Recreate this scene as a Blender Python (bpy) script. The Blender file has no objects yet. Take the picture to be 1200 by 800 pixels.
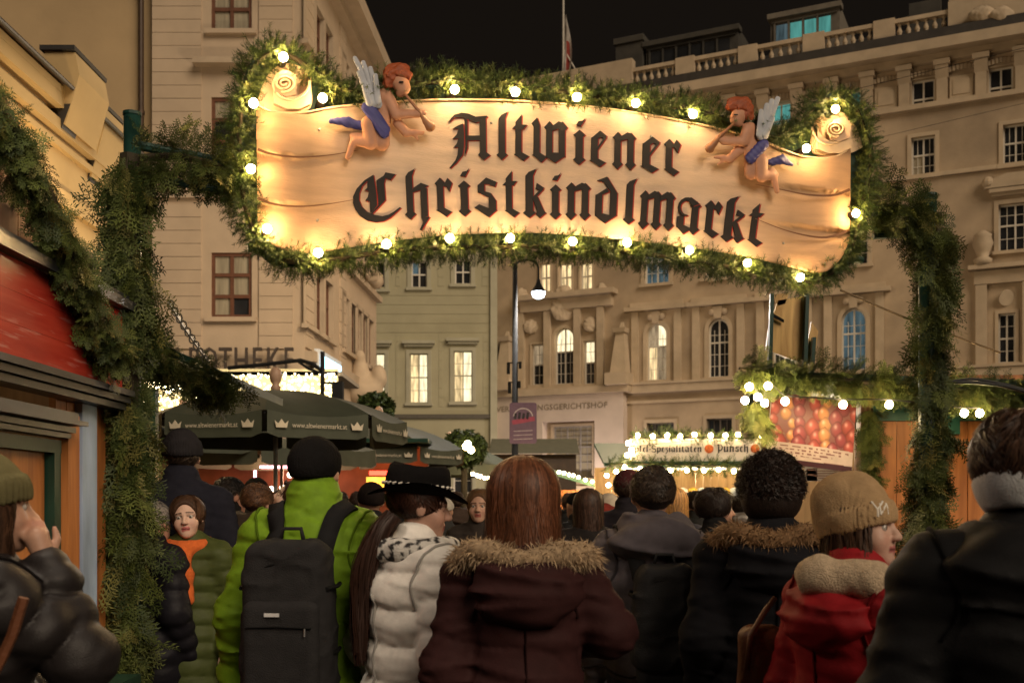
import bpy, math, random
import numpy as np
from mathutils import Vector, Matrix
R = math.radians
PI = math.pi
random.seed(7)
rng = np.random.default_rng(11)
scene = bpy.context.scene
COL = scene.collection

# ------------------------------------------------------------------ camera
FPX, CX, HY, EYE = 1250.0, 600.0, 590.0, 1.60      # focal length / centre / horizon in photo pixels, eye height
cam_d = bpy.data.cameras.new('camera')
cam_d.sensor_width = 36.0
cam_d.lens = 36.0 * FPX / 1200.0
cam_d.shift_y = (HY - 400.0) / 1200.0
cam_d.clip_start = 0.05
cam_d.clip_end = 600.0
cam_d.dof.use_dof = True
cam_d.dof.focus_distance = 5.6
cam_d.dof.aperture_fstop = 4.5
cam = bpy.data.objects.new('camera', cam_d)
cam.location = (0, 0, EYE)
cam.rotation_euler = (R(90), 0, 0)
COL.objects.link(cam)
scene.camera = cam

# ------------------------------------------------------------------ night sky, faint city glow, exposure
world = bpy.data.worlds.new('World')
scene.world = world
world.use_nodes = True
wn = world.node_tree
wn.nodes.clear()
sky = wn.nodes.new('ShaderNodeTexSky')
sky.sky_type = 'NISHITA'
sky.sun_disc = False
sky.sun_elevation = R(-6)
sky.sun_rotation = R(200)
bg = wn.nodes.new('ShaderNodeBackground')
bg.inputs['Strength'].default_value = 0.05
bg2 = wn.nodes.new('ShaderNodeBackground')
bg2.inputs['Color'].default_value = (0.0105, 0.0078, 0.0058, 1)
bg2.inputs['Strength'].default_value = 0.5
ad = wn.nodes.new('ShaderNodeAddShader')
wo = wn.nodes.new('ShaderNodeOutputWorld')
wn.links.new(sky.outputs[0], bg.inputs['Color'])
wn.links.new(bg.outputs[0], ad.inputs[0])
wn.links.new(bg2.outputs[0], ad.inputs[1])
wn.links.new(ad.outputs[0], wo.inputs['Surface'])
sun_d = bpy.data.lights.new('sun', 'SUN')
sun_d.energy = 1.5
sun_d.angle = R(34)
sun_d.color = (1.0, 0.80, 0.59)
sun = bpy.data.objects.new('sun', sun_d)
sun.rotation_euler = (R(57), 0, R(33))
sun.location = (-6, -10, 20)
COL.objects.link(sun)
scene.view_settings.view_transform = 'Standard'
scene.view_settings.look = 'None'
scene.view_settings.exposure = 0.5
scene.view_settings.gamma = 1.0
scene.cycles.use_denoising = True
scene.cycles.use_light_tree = True
scene.cycles.sample_clamp_indirect = 3.0
scene.cycles.max_bounces = 5
scene.cycles.diffuse_bounces = 3
scene.cycles.glossy_bounces = 2
scene.cycles.transmission_bounces = 3
scene.cycles.caustics_reflective = False
scene.cycles.caustics_refractive = False

# ------------------------------------------------------------------ helpers
def P(px, py, d):
    """the point that stands d metres in front of the camera at a photo pixel"""
    return np.array([(px - CX) / FPX * d, d, EYE + (HY - py) / FPX * d])

def link(o):
    COL.objects.link(o)
    return o

def tag(o, label=None, cat=None, group=None, kind=None):
    if label: o['label'] = label
    if cat: o['category'] = cat
    if group: o['group'] = group
    if kind: o['kind'] = kind
    return o

def thing(name, label, cat, base, group=None):
    o = bpy.data.objects.new(name, None)
    o.empty_display_size = 0.2
    o.location = tuple(float(c) for c in base)
    link(o)
    return tag(o, label, cat, group)

def wbase(parent):
    b = np.zeros(3)
    while parent is not None:
        b += np.array(parent.location)
        parent = parent.parent
    return b

def mesh_np(name, V, F, mat=None, parent=None, smooth=False, cols=None, mids=None):
    """V (n,3) in world space, F (m,3) or (m,4) or list of lists"""
    V = np.asarray(V, dtype=np.float64)
    if parent is not None:
        V = V - wbase(parent)
    me = bpy.data.meshes.new(name)
    if isinstance(F, np.ndarray):
        m, k = F.shape
        me.vertices.add(len(V)); me.vertices.foreach_set('co', V.astype(np.float32).ravel())
        me.loops.add(m * k); me.loops.foreach_set('vertex_index', F.astype(np.int32).ravel())
        me.polygons.add(m); me.polygons.foreach_set('loop_start', np.arange(0, m * k, k, dtype=np.int32))
        me.update(calc_edges=True)
    else:
        me.from_pydata(V.tolist(), [], F)
    if mat is not None:
        for mm in (mat if isinstance(mat, (list, tuple)) else [mat]):
            me.materials.append(mm)
    if mids is not None:
        me.polygons.foreach_set('material_index', np.asarray(mids, dtype=np.int32))
    if smooth:
        me.polygons.foreach_set('use_smooth', np.ones(len(me.polygons), dtype=bool))
    if cols is not None:
        at = me.color_attributes.new('Col', 'FLOAT_COLOR', 'POINT')
        c4 = np.ones((len(V), 4), dtype=np.float32); c4[:, :3] = cols
        at.data.foreach_set('color', c4.ravel())
    o = bpy.data.objects.new(name, me)
    link(o)
    if parent is not None:
        o.parent = parent
    return o

class MB:
    """collects geometry, then becomes one mesh object"""
    def __init__(s): s.v = []; s.f = []
    def add(s, V, F):
        n = len(s.v)
        s.v.extend([tuple(map(float, p)) for p in V]); s.f.extend([[i + n for i in f] for f in F]); return s
    def box(s, c, h, M=None):
        V = [np.array([sx * h[0], sy * h[1], sz * h[2]]) for sx in (-1, 1) for sy in (-1, 1) for sz in (-1, 1)]
        if M is not None: V = [M @ v for v in V]
        V = [v + np.asarray(c) for v in V]
        return s.add(V, [[0, 1, 3, 2], [4, 6, 7, 5], [0, 4, 5, 1], [2, 3, 7, 6], [0, 2, 6, 4], [1, 5, 7, 3]])
    def hexa(s, V):
        return s.add(V, [[0, 1, 3, 2], [4, 6, 7, 5], [0, 4, 5, 1], [2, 3, 7, 6], [0, 2, 6, 4], [1, 5, 7, 3]])
    def tube(s, pts, r, n=8, caps=True, flat=None):
        pts = [np.asarray(p, float) for p in pts]; m = len(pts)
        rr = r if hasattr(r, '__len__') else [r] * m
        V = []; prev = None
        for i, p in enumerate(pts):
            t = pts[min(i + 1, m - 1)] - pts[max(i - 1, 0)]; t = t / (np.linalg.norm(t) + 1e-9)
            if prev is None:
                a = np.array([0, 0, 1.]) if abs(t[2]) < .9 else np.array([1., 0, 0])
                prev = np.cross(t, a); prev /= np.linalg.norm(prev)
            u = prev - t * np.dot(prev, t); u /= (np.linalg.norm(u) + 1e-9); prev = u
            w = np.cross(t, u)
            for k in range(n):
                a = 2 * PI * k / n
                V.append(p + rr[i] * (u * math.cos(a) + w * math.sin(a)))
        F = []
        for i in range(m - 1):
            for k in range(n):
                F.append([i * n + k, i * n + (k + 1) % n, (i + 1) * n + (k + 1) % n, (i + 1) * n + k])
        if caps:
            F.append(list(range(n))[::-1]); F.append([(m - 1) * n + k for k in range(n)])
        return s.add(V, F)
    def lathe(s, c, prof, n=16, sx=1, sy=1, M=None):
        """prof: list of (radius, z)"""
        c = np.asarray(c, float); V = []
        for r, z in prof:
            for k in range(n):
                a = 2 * PI * k / n
                v = np.array([r * sx * math.cos(a), r * sy * math.sin(a), z])
                V.append(c + (M @ v if M is not None else v))
        F = []
        for i in range(len(prof) - 1):
            for k in range(n):
                F.append([i * n + k, i * n + (k + 1) % n, (i + 1) * n + (k + 1) % n, (i + 1) * n + k])
        F.append(list(range(n))[::-1]); F.append([(len(prof) - 1) * n + k for k in range(n)])
        return s.add(V, F)
    def prism(s, pts, off):
        """polygon pts (3d) pushed by vector off"""
        n = len(pts); off = np.asarray(off, float)
        V = [np.asarray(p, float) for p in pts] + [np.asarray(p, float) + off for p in pts]
        F = [list(range(n)), [n + i for i in range(n)][::-1]] + [[i, i + n, (i + 1) % n + n, (i + 1) % n] for i in range(n)]
        return s.add(V, F)
    def build(s, name, mat, parent=None, smooth=False):
        return mesh_np(name, np.array(s.v), s.f, mat, parent, smooth)

def copy_tree(o, parent=None):
    c = o.copy(); link(c); c.parent = parent
    for ch in o.children: copy_tree(ch, c)
    return c

_base_mesh = {}
def ico(r, n=10, m=6):
    """unit-ish sphere arrays"""
    V = [(0, 0, r)]
    for i in range(1, m):
        t = PI * i / m
        for k in range(n):
            a = 2 * PI * k / n
            V.append((r * math.sin(t) * math.cos(a), r * math.sin(t) * math.sin(a), r * math.cos(t)))
    V.append((0, 0, -r)); F = []
    for k in range(n): F.append([0, 1 + k, 1 + (k + 1) % n])
    for i in range(m - 2):
        for k in range(n):
            F.append([1 + i * n + k, 1 + (i + 1) * n + k, 1 + (i + 1) * n + (k + 1) % n, 1 + i * n + (k + 1) % n])
    b = 1 + (m - 2) * n
    for k in range(n): F.append([b + k, len(V) - 1, b + (k + 1) % n])
    return V, F

# ------------------------------------------------------------------ materials
MATS = {}
def mat(name, col, rough=.7, var=.15, scale=8., bump=0., bscale=40., metal=0., spec=.4, attr=False, emit=None, estr=0., stretch=None, dirt=0., sheen=0.):
    if name in MATS: return MATS[name]
    m = bpy.data.materials.new(name); m.use_nodes = True
    nt = m.node_tree; b = nt.nodes['Principled BSDF']
    b.inputs['Roughness'].default_value = rough
    b.inputs['Metallic'].default_value = metal
    b.inputs['Specular IOR Level'].default_value = spec
    if sheen: b.inputs['Sheen Weight'].default_value = sheen
    tc = nt.nodes.new('ShaderNodeTexCoord')
    src = tc.outputs['Object']
    if stretch:
        mp = nt.nodes.new('ShaderNodeMapping'); mp.inputs['Scale'].default_value = stretch
        nt.links.new(src, mp.inputs['Vector']); src = mp.outputs['Vector']
    nz = nt.nodes.new('ShaderNodeTexNoise'); nz.inputs['Scale'].default_value = scale
    nz.inputs['Detail'].default_value = 5
    nt.links.new(src, nz.inputs['Vector'])
    mr = nt.nodes.new('ShaderNodeMapRange')
    mr.inputs['From Min'].default_value = .3; mr.inputs['From Max'].default_value = .7
    mr.inputs['To Min'].default_value = 1 - var; mr.inputs['To Max'].default_value = 1 + var
    nt.links.new(nz.outputs['Fac'], mr.inputs['Value'])
    hs = nt.nodes.new('ShaderNodeVectorMath'); hs.operation = 'SCALE'
    nt.links.new(mr.outputs[0], hs.inputs['Scale'])
    if attr:
        va = nt.nodes.new('ShaderNodeAttribute'); va.attribute_name = 'Col'
        nt.links.new(va.outputs['Color'], hs.inputs[0])
    else:
        hs.inputs[0].default_value = col[:3]
    out = hs.outputs[0]
    if dirt:
        n2 = nt.nodes.new('ShaderNodeTexNoise'); n2.inputs['Scale'].default_value = scale * .22; n2.inputs['Detail'].default_value = 6
        nt.links.new(src, n2.inputs['Vector'])
        m2 = nt.nodes.new('ShaderNodeMapRange'); m2.inputs['From Min'].default_value = .35; m2.inputs['From Max'].default_value = .7
        m2.inputs['To Min'].default_value = 1.0; m2.inputs['To Max'].default_value = 1 - dirt
        nt.links.new(n2.outputs['Fac'], m2.inputs['Value'])
        h2 = nt.nodes.new('ShaderNodeVectorMath'); h2.operation = 'SCALE'
        nt.links.new(out, h2.inputs[0]); nt.links.new(m2.outputs[0], h2.inputs['Scale']); out = h2.outputs[0]
    nt.links.new(out, b.inputs['Base Color'])
    if bump:
        nb = nt.nodes.new('ShaderNodeTexNoise'); nb.inputs['Scale'].default_value = bscale; nb.inputs['Detail'].default_value = 4
        nt.links.new(src, nb.inputs['Vector'])
        bp = nt.nodes.new('ShaderNodeBump'); bp.inputs['Strength'].default_value = bump; bp.inputs['Distance'].default_value = .02
        nt.links.new(nb.outputs['Fac'], bp.inputs['Height']); nt.links.new(bp.outputs[0], b.inputs['Normal'])
    if emit:
        b.inputs['Emission Color'].default_value = (*emit, 1); b.inputs['Emission Strength'].default_value = estr
    MATS[name] = m
    return m

def wood(name, c1, c2, rough=.6, scale=3., axis=(1, 1, .12)):
    """boards with grain running along local z by default"""
    if name in MATS: return MATS[name]
    m = bpy.data.materials.new(name); m.use_nodes = True
    nt = m.node_tree; b = nt.nodes['Principled BSDF']; b.inputs['Roughness'].default_value = rough
    tc = nt.nodes.new('ShaderNodeTexCoord'); mp = nt.nodes.new('ShaderNodeMapping'); mp.inputs['Scale'].default_value = axis
    oi = nt.nodes.new('ShaderNodeObjectInfo')
    nt.links.new(tc.outputs['Object'], mp.inputs['Vector'])
    mu = nt.nodes.new('ShaderNodeVectorMath'); mu.operation = 'MULTIPLY_ADD'
    mu.inputs[1].default_value = (1, 1, 1)
    cb = nt.nodes.new('ShaderNodeCombineXYZ')
    sc = nt.nodes.new('ShaderNodeMath'); sc.operation = 'MULTIPLY'; sc.inputs[1].default_value = 37.
    nt.links.new(oi.outputs['Random'], sc.inputs[0])
    for i in range(3): nt.links.new(sc.outputs[0], cb.inputs[i])
    nt.links.new(mp.outputs[0], mu.inputs[0]); nt.links.new(cb.outputs[0], mu.inputs[2])
    nz = nt.nodes.new('ShaderNodeTexNoise'); nz.inputs['Scale'].default_value = scale * 6; nz.inputs['Detail'].default_value = 6
    nz.inputs['Distortion'].default_value = .6
    nt.links.new(mu.outputs[0], nz.inputs['Vector'])
    cr = nt.nodes.new('ShaderNodeValToRGB')
    cr.color_ramp.elements[0].position = .3; cr.color_ramp.elements[0].color = (*c1, 1)
    cr.color_ramp.elements[1].position = .7; cr.color_ramp.elements[1].color = (*c2, 1)
    nt.links.new(nz.outputs['Fac'], cr.inputs['Fac']); nt.links.new(cr.outputs[0], b.inputs['Base Color'])
    bp = nt.nodes.new('ShaderNodeBump'); bp.inputs['Strength'].default_value = .25; bp.inputs['Distance'].default_value = .005
    nt.links.new(nz.outputs['Fac'], bp.inputs['Height']); nt.links.new(bp.outputs[0], b.inputs['Normal'])
    MATS[name] = m
    return m

def emis(name, col, strength, var=0., scale=4.):
    if name in MATS: return MATS[name]
    m = bpy.data.materials.new(name); m.use_nodes = True
    nt = m.node_tree; nt.nodes.clear()
    e = nt.nodes.new('ShaderNodeEmission'); e.inputs['Color'].default_value = (*col, 1); e.inputs['Strength'].default_value = strength
    o = nt.nodes.new('ShaderNodeOutputMaterial'); nt.links.new(e.outputs[0], o.inputs['Surface'])
    if var:
        tc = nt.nodes.new('ShaderNodeTexCoord'); nz = nt.nodes.new('ShaderNodeTexNoise'); nz.inputs['Scale'].default_value = scale
        mp = nt.nodes.new('ShaderNodeMapping'); mp.inputs['Scale'].default_value = (2.2, 2.2, .35)
        nt.links.new(tc.outputs['Object'], mp.inputs[0]); nt.links.new(mp.outputs[0], nz.inputs['Vector'])
        mr = nt.nodes.new('ShaderNodeMapRange'); mr.inputs['From Min'].default_value = .3; mr.inputs['From Max'].default_value = .7
        mr.inputs['To Min'].default_value = strength * (1 - var); mr.inputs['To Max'].default_value = strength * (1 + var)
        nt.links.new(nz.outputs['Fac'], mr.inputs['Value']); nt.links.new(mr.outputs[0], e.inputs['Strength'])
    MATS[name] = m
    return m

# ------------------------------------------------------------------ signed-distance modelling (organic shapes)
def smin(a, b, k):
    h = np.clip(.5 + .5 * (b - a) / k, 0, 1)
    return b + (a - b) * h - k * h * (1 - h)
def smax(a, b, k): return -smin(-a, -b, k)
def d_cone(p, a, b, ra, rb, quilt=None):
    a = np.asarray(a, np.float32); b = np.asarray(b, np.float32); ab = b - a; L2 = float(ab @ ab) + 1e-12
    t = np.clip(((p - a) @ ab) / L2, 0, 1)
    d = np.linalg.norm(p - a - t[:, None] * ab, axis=1)
    r = ra + (rb - ra) * t
    if quilt:
        amp, per, off = quilt
        r = r + amp * (np.sqrt(np.abs(np.sin(PI * (t * math.sqrt(L2) + off) / per)) + .001) - .55)
    return d - r
def d_ell(p, c, r):
    q = p - np.asarray(c, np.float32); r = np.asarray(r, np.float32)
    k0 = np.linalg.norm(q / r, axis=1); k1 = np.linalg.norm(q / (r * r), axis=1) + 1e-9
    return np.where(k0 < 1e-3, -r.min(), k0 * (k0 - 1) / k1).astype(np.float32)
def d_box(p, c, h, r):
    q = np.abs(p - np.asarray(c, np.float32)) - (np.asarray(h, np.float32) - np.float32(r))
    return np.linalg.norm(np.maximum(q, 0), axis=1) + np.minimum(q.max(axis=1), 0) - r
_wk = [(rng.normal(size=3).astype(np.float32), float(rng.uniform(0, 6.28))) for _ in range(24)]
def wr(p, freq, seed=0, st=(1, 1, 1)):
    """cheap smooth pseudo noise in -1..1"""
    q = (p * (np.asarray(st, np.float32) * np.float32(freq))).astype(np.float32); s = 0
    for i in range(4):
        k, f = _wk[(i + seed * 5) % 24]
        s = s + np.sin(q @ k + f + 1.3 * np.sin(q @ _wk[(i + seed * 3 + 7) % 24][0] * .7))
    return s / 4.2

def surfnet(f, lo, hi, h):
    lo = np.asarray(lo, float); hi = np.asarray(hi, float); S = 4
    nc = np.ceil((hi - lo) / (h * S)).astype(int) + 1
    ax = [lo[i] + np.arange(nc[i] + 0) * h * S for i in range(3)]
    G = np.stack(np.meshgrid(*ax, indexing='ij'), -1).reshape(-1, 3).astype(np.float32)
    C = f(G).reshape(nc)
    near = np.abs(C) < h * S * 1.35
    cell = np.zeros(nc - 1, bool); sl = lambda d, n: slice(d, n - 1 + d)
    for dx in (0, 1):
        for dy in (0, 1):
            for dz in (0, 1):
                cell |= near[sl(dx, nc[0]), sl(dy, nc[1]), sl(dz, nc[2])]
    nf = (nc - 1) * S + 1
    mask = np.zeros(nf, bool)
    big = np.repeat(np.repeat(np.repeat(cell, S, 0), S, 1), S, 2)
    for dx in (0, 1):
        for dy in (0, 1):
            for dz in (0, 1):
                mask[dx:dx + big.shape[0], dy:dy + big.shape[1], dz:dz + big.shape[2]] |= big
    V = np.full(nf, 1.0)
    idx = np.argwhere(mask)
    V[mask] = f((lo + idx * h).astype(np.float32))
    a = V[:-1, :-1, :-1]
    Sg = V < 0
    cnt = np.zeros(nf - 1, np.int8)
    for dx in (0, 1):
        for dy in (0, 1):
            for dz in (0, 1):
                cnt += Sg[sl(dx, nf[0]), sl(dy, nf[1]), sl(dz, nf[2])]
    act = (cnt > 0) & (cnt < 8) & big
    ci = np.argwhere(act)
    vid = np.full(nf - 1, -1, np.int64); vid[act] = np.arange(len(ci))
    acc = np.zeros((len(ci), 3)); num = np.zeros(len(ci))
    offs = [(dx, dy, dz) for dx in (0, 1) for dy in (0, 1) for dz in (0, 1)]
    vals = {o: V[ci[:, 0] + o[0], ci[:, 1] + o[1], ci[:, 2] + o[2]] for o in offs}
    for o in offs:
        for x in range(3):
            if o[x] == 0:
                o2 = list(o); o2[x] = 1; o2 = tuple(o2)
                v0, v1 = vals[o], vals[o2]; m = (v0 < 0) != (v1 < 0)
                t = v0[m] / (v0[m] - v1[m])
                pt = np.tile(np.array(o, float), (m.sum(), 1)); pt[:, x] = t
                acc[m] += pt; num[m] += 1
    VV = lo + (ci + acc / np.maximum(num, 1)[:, None]) * h
    quads = []
    for x in range(3):
        y, z = (x + 1) % 3, (x + 2) % 3
        s0 = [slice(None)] * 3; s1 = [slice(None)] * 3
        s0[x] = slice(0, -1); s1[x] = slice(1, None)
        A, B = Sg[tuple(s0)], Sg[tuple(s1)]
        e = np.argwhere(A != B)
        e = e[(e[:, y] > 0) & (e[:, z] > 0) & (e[:, y] < nf[y] - 1) & (e[:, z] < nf[z] - 1)]
        ins = A[e[:, 0], e[:, 1], e[:, 2]]
        def cid(dy, dz):
            q = e.copy(); q[:, y] -= dy; q[:, z] -= dz
            return vid[q[:, 0], q[:, 1], q[:, 2]]
        Q = np.stack([cid(1, 1), cid(0, 1), cid(0, 0), cid(1, 0)], 1)
        Q[~ins] = Q[~ins][:, ::-1]
        quads.append(Q[(Q >= 0).all(1)])
    return VV, np.concatenate(quads)

def text_arrays(s, size=1., extrude=0., font_shear=0.):
    cu = bpy.data.curves.new('t', 'FONT'); cu.body = s; cu.size = size; cu.align_x = 'CENTER'; cu.extrude = extrude
    cu.resolution_u = 2; cu.shear = font_shear
    o = bpy.data.objects.new('t', cu); link(o)
    dg = bpy.context.evaluated_depsgraph_get()
    me = bpy.data.meshes.new_from_object(o.evaluated_get(dg))
    V = np.array([v.co[:] for v in me.vertices]); F = [list(p.vertices) for p in me.polygons]
    bpy.data.objects.remove(o); bpy.data.curves.remove(cu); bpy.data.meshes.remove(me)
    return V, F

class Plane:
    """a vertical facade: u runs along it, z up, w out towards the viewer"""
    def __init__(s, A, B):
        s.O = np.array([A[0], A[1], 0.]); e = np.array([B[0] - A[0], B[1] - A[1], 0.]); s.L = np.linalg.norm(e); s.e = e / s.L
        s.n = np.array([s.e[1], -s.e[0], 0.])
        if s.n @ (np.zeros(3) - s.O) < 0: s.n = -s.n
    def w(s, u, z, w=0.): return s.O + s.e * u + s.n * w + np.array([0, 0, z])
    def pix(s, px, py, w=0.):
        d = np.array([(px - CX) / FPX, 1., (HY - py) / FPX]); o = np.array([0, 0, EYE])
        t = ((s.O + s.n * w - o) @ s.n) / (d @ s.n); p = o + d * t
        return (p - s.O) @ s.e, p[2]
    def pt(s, px, py, w=0.):
        u, z = s.pix(px, py, w); return s.w(u, z, w)
    def box(s, mb, u0, u1, z0, z1, w0, w1):
        V = [s.w(u, z, w) for u in (u0, u1) for w in (w0, w1) for z in (z0, z1)]
        return mb.hexa(V)
    def poly(s, mb, uz, w0, w1):
        return mb.prism([s.w(u, z, w0) for u, z in uz], s.n * (w1 - w0))
# ================================================================== materials of the place
M_pal = mat('palace_stone', (.45, .345, .23), .85, .13, 1.2, .3, 14., dirt=.38)
M_pal2 = mat('palace_trim', (.50, .395, .27), .8, .10, 2., .2, 18., dirt=.18)
M_green = mat('green_grey_plaster', (.39, .36, .235), .9, .07, 1., .2, 9., dirt=.15)
M_green2 = mat('green_grey_trim', (.38, .36, .26), .85, .08, 2., .15, 12.)
M_left = mat('cream_plaster', (.50, .39, .275), .85, .07, 1.3, .2, 10., dirt=.12)
M_left2 = mat('cream_trim', (.47, .37, .26), .85, .08, 2., .15, 12., dirt=.1)
M_ochre = mat('ochre_plaster', (.46, .33, .18), .9, .10, .6, .2, 6., dirt=.2)
M_yel = mat('yellow_plaster', (.56, .40, .19), .88, .10, 1.0, .25, 10., dirt=.2)
M_roofd = mat('dark_roof_metal', (.035, .032, .03), .55, .2, 2., .1, 8.)
M_gutter_shade = mat('gutter_shade_metal', (.05, .045, .04), .5, .2, 3.)
M_wframe = mat('white_window_paint', (.62, .58, .5), .5, .06, 6.)
M_bframe = mat('brown_window_paint', (.13, .055, .03), .5, .15, 6.)
M_glass = mat('dark_glass', (.025, .026, .028), .12, .4, 1.5, spec=.6)
M_glassw = mat('curtained_glass', (.32, .28, .2), .3, .25, 3., spec=.6, stretch=(5, 5, .3))
M_lit = emis('lit_pane', (1., .72, .36), .72, .55, 4.)
M_litw = emis('lit_pane_bright', (1., .84, .52), .95, .38, 4.)
M_litd = emis('lit_pane_dim', (1., .72, .42), .22, .5, 3.)
M_teal = emis('teal_lit_pane', (.13, .46, .40), .40, .35, 2.)
M_teald = emis('teal_dim_pane', (.14, .21, .23), .30, .6, 2.)
M_black = mat('black_metal', (.014, .014, .014), .8, .2, 10., spec=.06)
M_postgreen = mat('dark_green_metal', (.012, .045, .035), .35, .2, 6., spec=.5)

# ================================================================== facade tools
def wall_holes(name, root, pl, u0, u1, z0, z1, holes, m, w=0.):
    us = sorted({u0, u1, *[min(max(h[i], u0), u1) for h in holes for i in (0, 1)]})
    zs = sorted({z0, z1, *[min(max(h[i], z0), z1) for h in holes for i in (2, 3)]})
    mb = MB()
    for i in range(len(us) - 1):
        for j in range(len(zs) - 1):
            a, b, c, d = us[i], us[i + 1], zs[j], zs[j + 1]
            if b - a < 1e-4 or d - c < 1e-4: continue
            cu, cz = (a + b) / 2, (c + d) / 2
            if any(h[0] < cu < h[1] and h[2] < cz < h[3] for h in holes): continue
            mb.add([pl.w(a, c, w), pl.w(b, c, w), pl.w(b, d, w), pl.w(a, d, w)], [[0, 1, 2, 3]])
    for h in holes:
        if len(h) > 4 and h[4] == 'arch':
            a, b, c, d = h[:4]; r = (b - a) / 2; uc = (a + b) / 2; zs_ = d - r
            for sgn in (-1, 1):
                pts = [(uc + sgn * r, d)] + [(uc + sgn * r * math.cos(t), zs_ + r * math.sin(t)) for t in np.linspace(0, PI / 2, 8)]
                mb.add([pl.w(u, z, w) for u, z in pts], [[0, i, i + 1] for i in range(1, 8)])
    return mb.build(name, m, root)

def outline(u0, u1, z0, z1, arch, n=10):
    if not arch: return [(u0, z0), (u1, z0), (u1, z1), (u0, z1)]
    r = (u1 - u0) / 2; uc = (u0 + u1) / 2; zs = z1 - r
    return [(u0, z0), (u1, z0)] + [(uc + r * math.cos(t), zs + r * math.sin(t)) for t in np.linspace(0, PI, n)]

def window(root, pl, rect, arch=False, nx=2, trans=(.55,), panes=None, fm=None, wm=None, rev=.22, bars=1, sill=True, surround=.14, label=None, fw=.06, hood=False, bz=2):
    u0, u1, z0, z1 = rect
    panes = panes or M_glass; fm = fm or M_wframe
    fr = MB(); o = outline(u0, u1, z0, z1, arch); uc, zc = (u0 + u1) / 2, (z0 + z1) / 2
    inn = [(uc + (u - uc) * (1 - 2 * fw / (u1 - u0)), zc + (z - zc) * (1 - 2 * fw / (z1 - z0))) for u, z in o]
    n = len(o)
    V = [pl.w(u, z, -rev + .05) for u, z in o] + [pl.w(u, z, -rev + .05) for u, z in inn] + [pl.w(u, z, -rev - .01) for u, z in inn]
    F = [[i, (i + 1) % n, n + (i + 1) % n, n + i] for i in range(n)] + [[n + i, n + (i + 1) % n, 2 * n + (i + 1) % n, 2 * n + i] for i in range(n)]
    fr.add(V, F)
    zt = [z0 + (z1 - z0) * t for t in trans]
    us = [u0 + (u1 - u0) * k / nx for k in range(nx + 1)]
    ztop = z1 - ((u1 - u0) / 2 if arch else 0)
    for k in range(1, nx): pl.box(fr, us[k] - fw * .55, us[k] + fw * .55, z0 + fw, z1 - fw, -rev - .005, -rev + .045)
    for z in zt: pl.box(fr, u0 + fw, u1 - fw, z - fw * .55, z + fw * .55, -rev - .004, -rev + .055)
    if bars:
        zz = [z0] + zt + [z1]
        for k in range(nx):
            um = (us[k] + us[k + 1]) / 2
            if bars > 1: pl.box(fr, um - fw * .2, um + fw * .2, z0 + fw, ztop - fw * .2, -rev - .003, -rev + .02)
            for a, b in zip(zz[:-1], zz[1:]):
                nb = bz if b - a > .7 else 1
                for q in range(1, nb):
                    z = a + (b - a) * q / nb
                    if z < ztop: pl.box(fr, us[k] + fw * .5, us[k + 1] - fw * .5, z - fw * .2, z + fw * .2, -rev - .002, -rev + .022)
    w = fr.build('window', fm, root)
    if label: w['label'] = label
    # panes between mullions and transoms
    zz = [z0] + zt + [z1]
    for k in range(nx):
        for j in range(len(zz) - 1):
            a, b, c, d = us[k], us[k + 1], zz[j], zz[j + 1]
            pm = panes[j][k] if isinstance(panes, (list, tuple)) else panes
            mb = MB()
            if arch and j == len(zz) - 2:
                r = (u1 - u0) / 2; pts = [(a, c), (b, c)]
                for u in np.linspace(b, a, 7):
                    pts.append((u, max(c + .02, (z1 - r) + math.sqrt(max(r * r - (u - uc) ** 2, 0)))))
                pl.poly(mb, pts, -rev - .03, -rev - .012)
            else:
                pl.box(mb, a, b, c, d, -rev - .03, -rev - .012)
            mb.build('pane', pm, w)
    if wm is not None:
        rv = MB()
        V = [pl.w(u, z, 0) for u, z in o] + [pl.w(u, z, -rev + .05) for u, z in o]
        rv.add(V, [[i, (i + 1) % n, n + (i + 1) % n, n + i] for i in range(n)])
        rv.build('reveal', wm, w)
        if surround:
            s = surround; mb = MB()
            o2 = outline(u0 - s, u1 + s, z0, z1 + s, arch); V = []
            for (u, z), (a, b) in zip(o, o2):
                V += [pl.w(u, z, .05), pl.w(a, b, .05), pl.w(a, b, 0), pl.w(u, z, -.01)]
            F = []
            for i in range(1, n):
                j = (i + 1) % n
                if i == 0: continue
                F += [[4 * i, 4 * j, 4 * j + 1, 4 * i + 1], [4 * i + 1, 4 * j + 1, 4 * j + 2, 4 * i + 2], [4 * i + 3, 4 * j + 3, 4 * j, 4 * i]]
            mb.add(V, F); mb.build('surround', wm, w)
        if sill:
            mb = MB(); s = surround or .1
            pl.box(mb, u0 - s - .05, u1 + s + .05, z0 - .13, z0 - .002, -.04, .16); mb.build('sill', wm, w)
        if hood:
            mb = MB(); s = (surround or .1) + .16
            pl.box(mb, u0 - s, u1 + s, z1 + .42, z1 + .56, -.02, .30)
            pl.box(mb, u0 - s + .08, u1 + s - .08, z1 + .30, z1 + .418, -.02, .18); mb.build('hood', wm, w)
    return w

# ================================================================== sky & ground
g = MB(); g.add([(-260, -60, 0), (260, -60, 0), (260, 300, 0), (-260, 300, 0)], [[0, 1, 2, 3]])
ground = g.build('ground', mat('joint_sand', (.05, .045, .04), .85, .3, 3., .4, 40.))
tag(ground, 'dark joint sand under the cobbled square', kind='structure')
M_sett = mat('granite_sett', (.15, .135, .12), .28, .35, 9., .5, 60., spec=.6)
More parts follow.
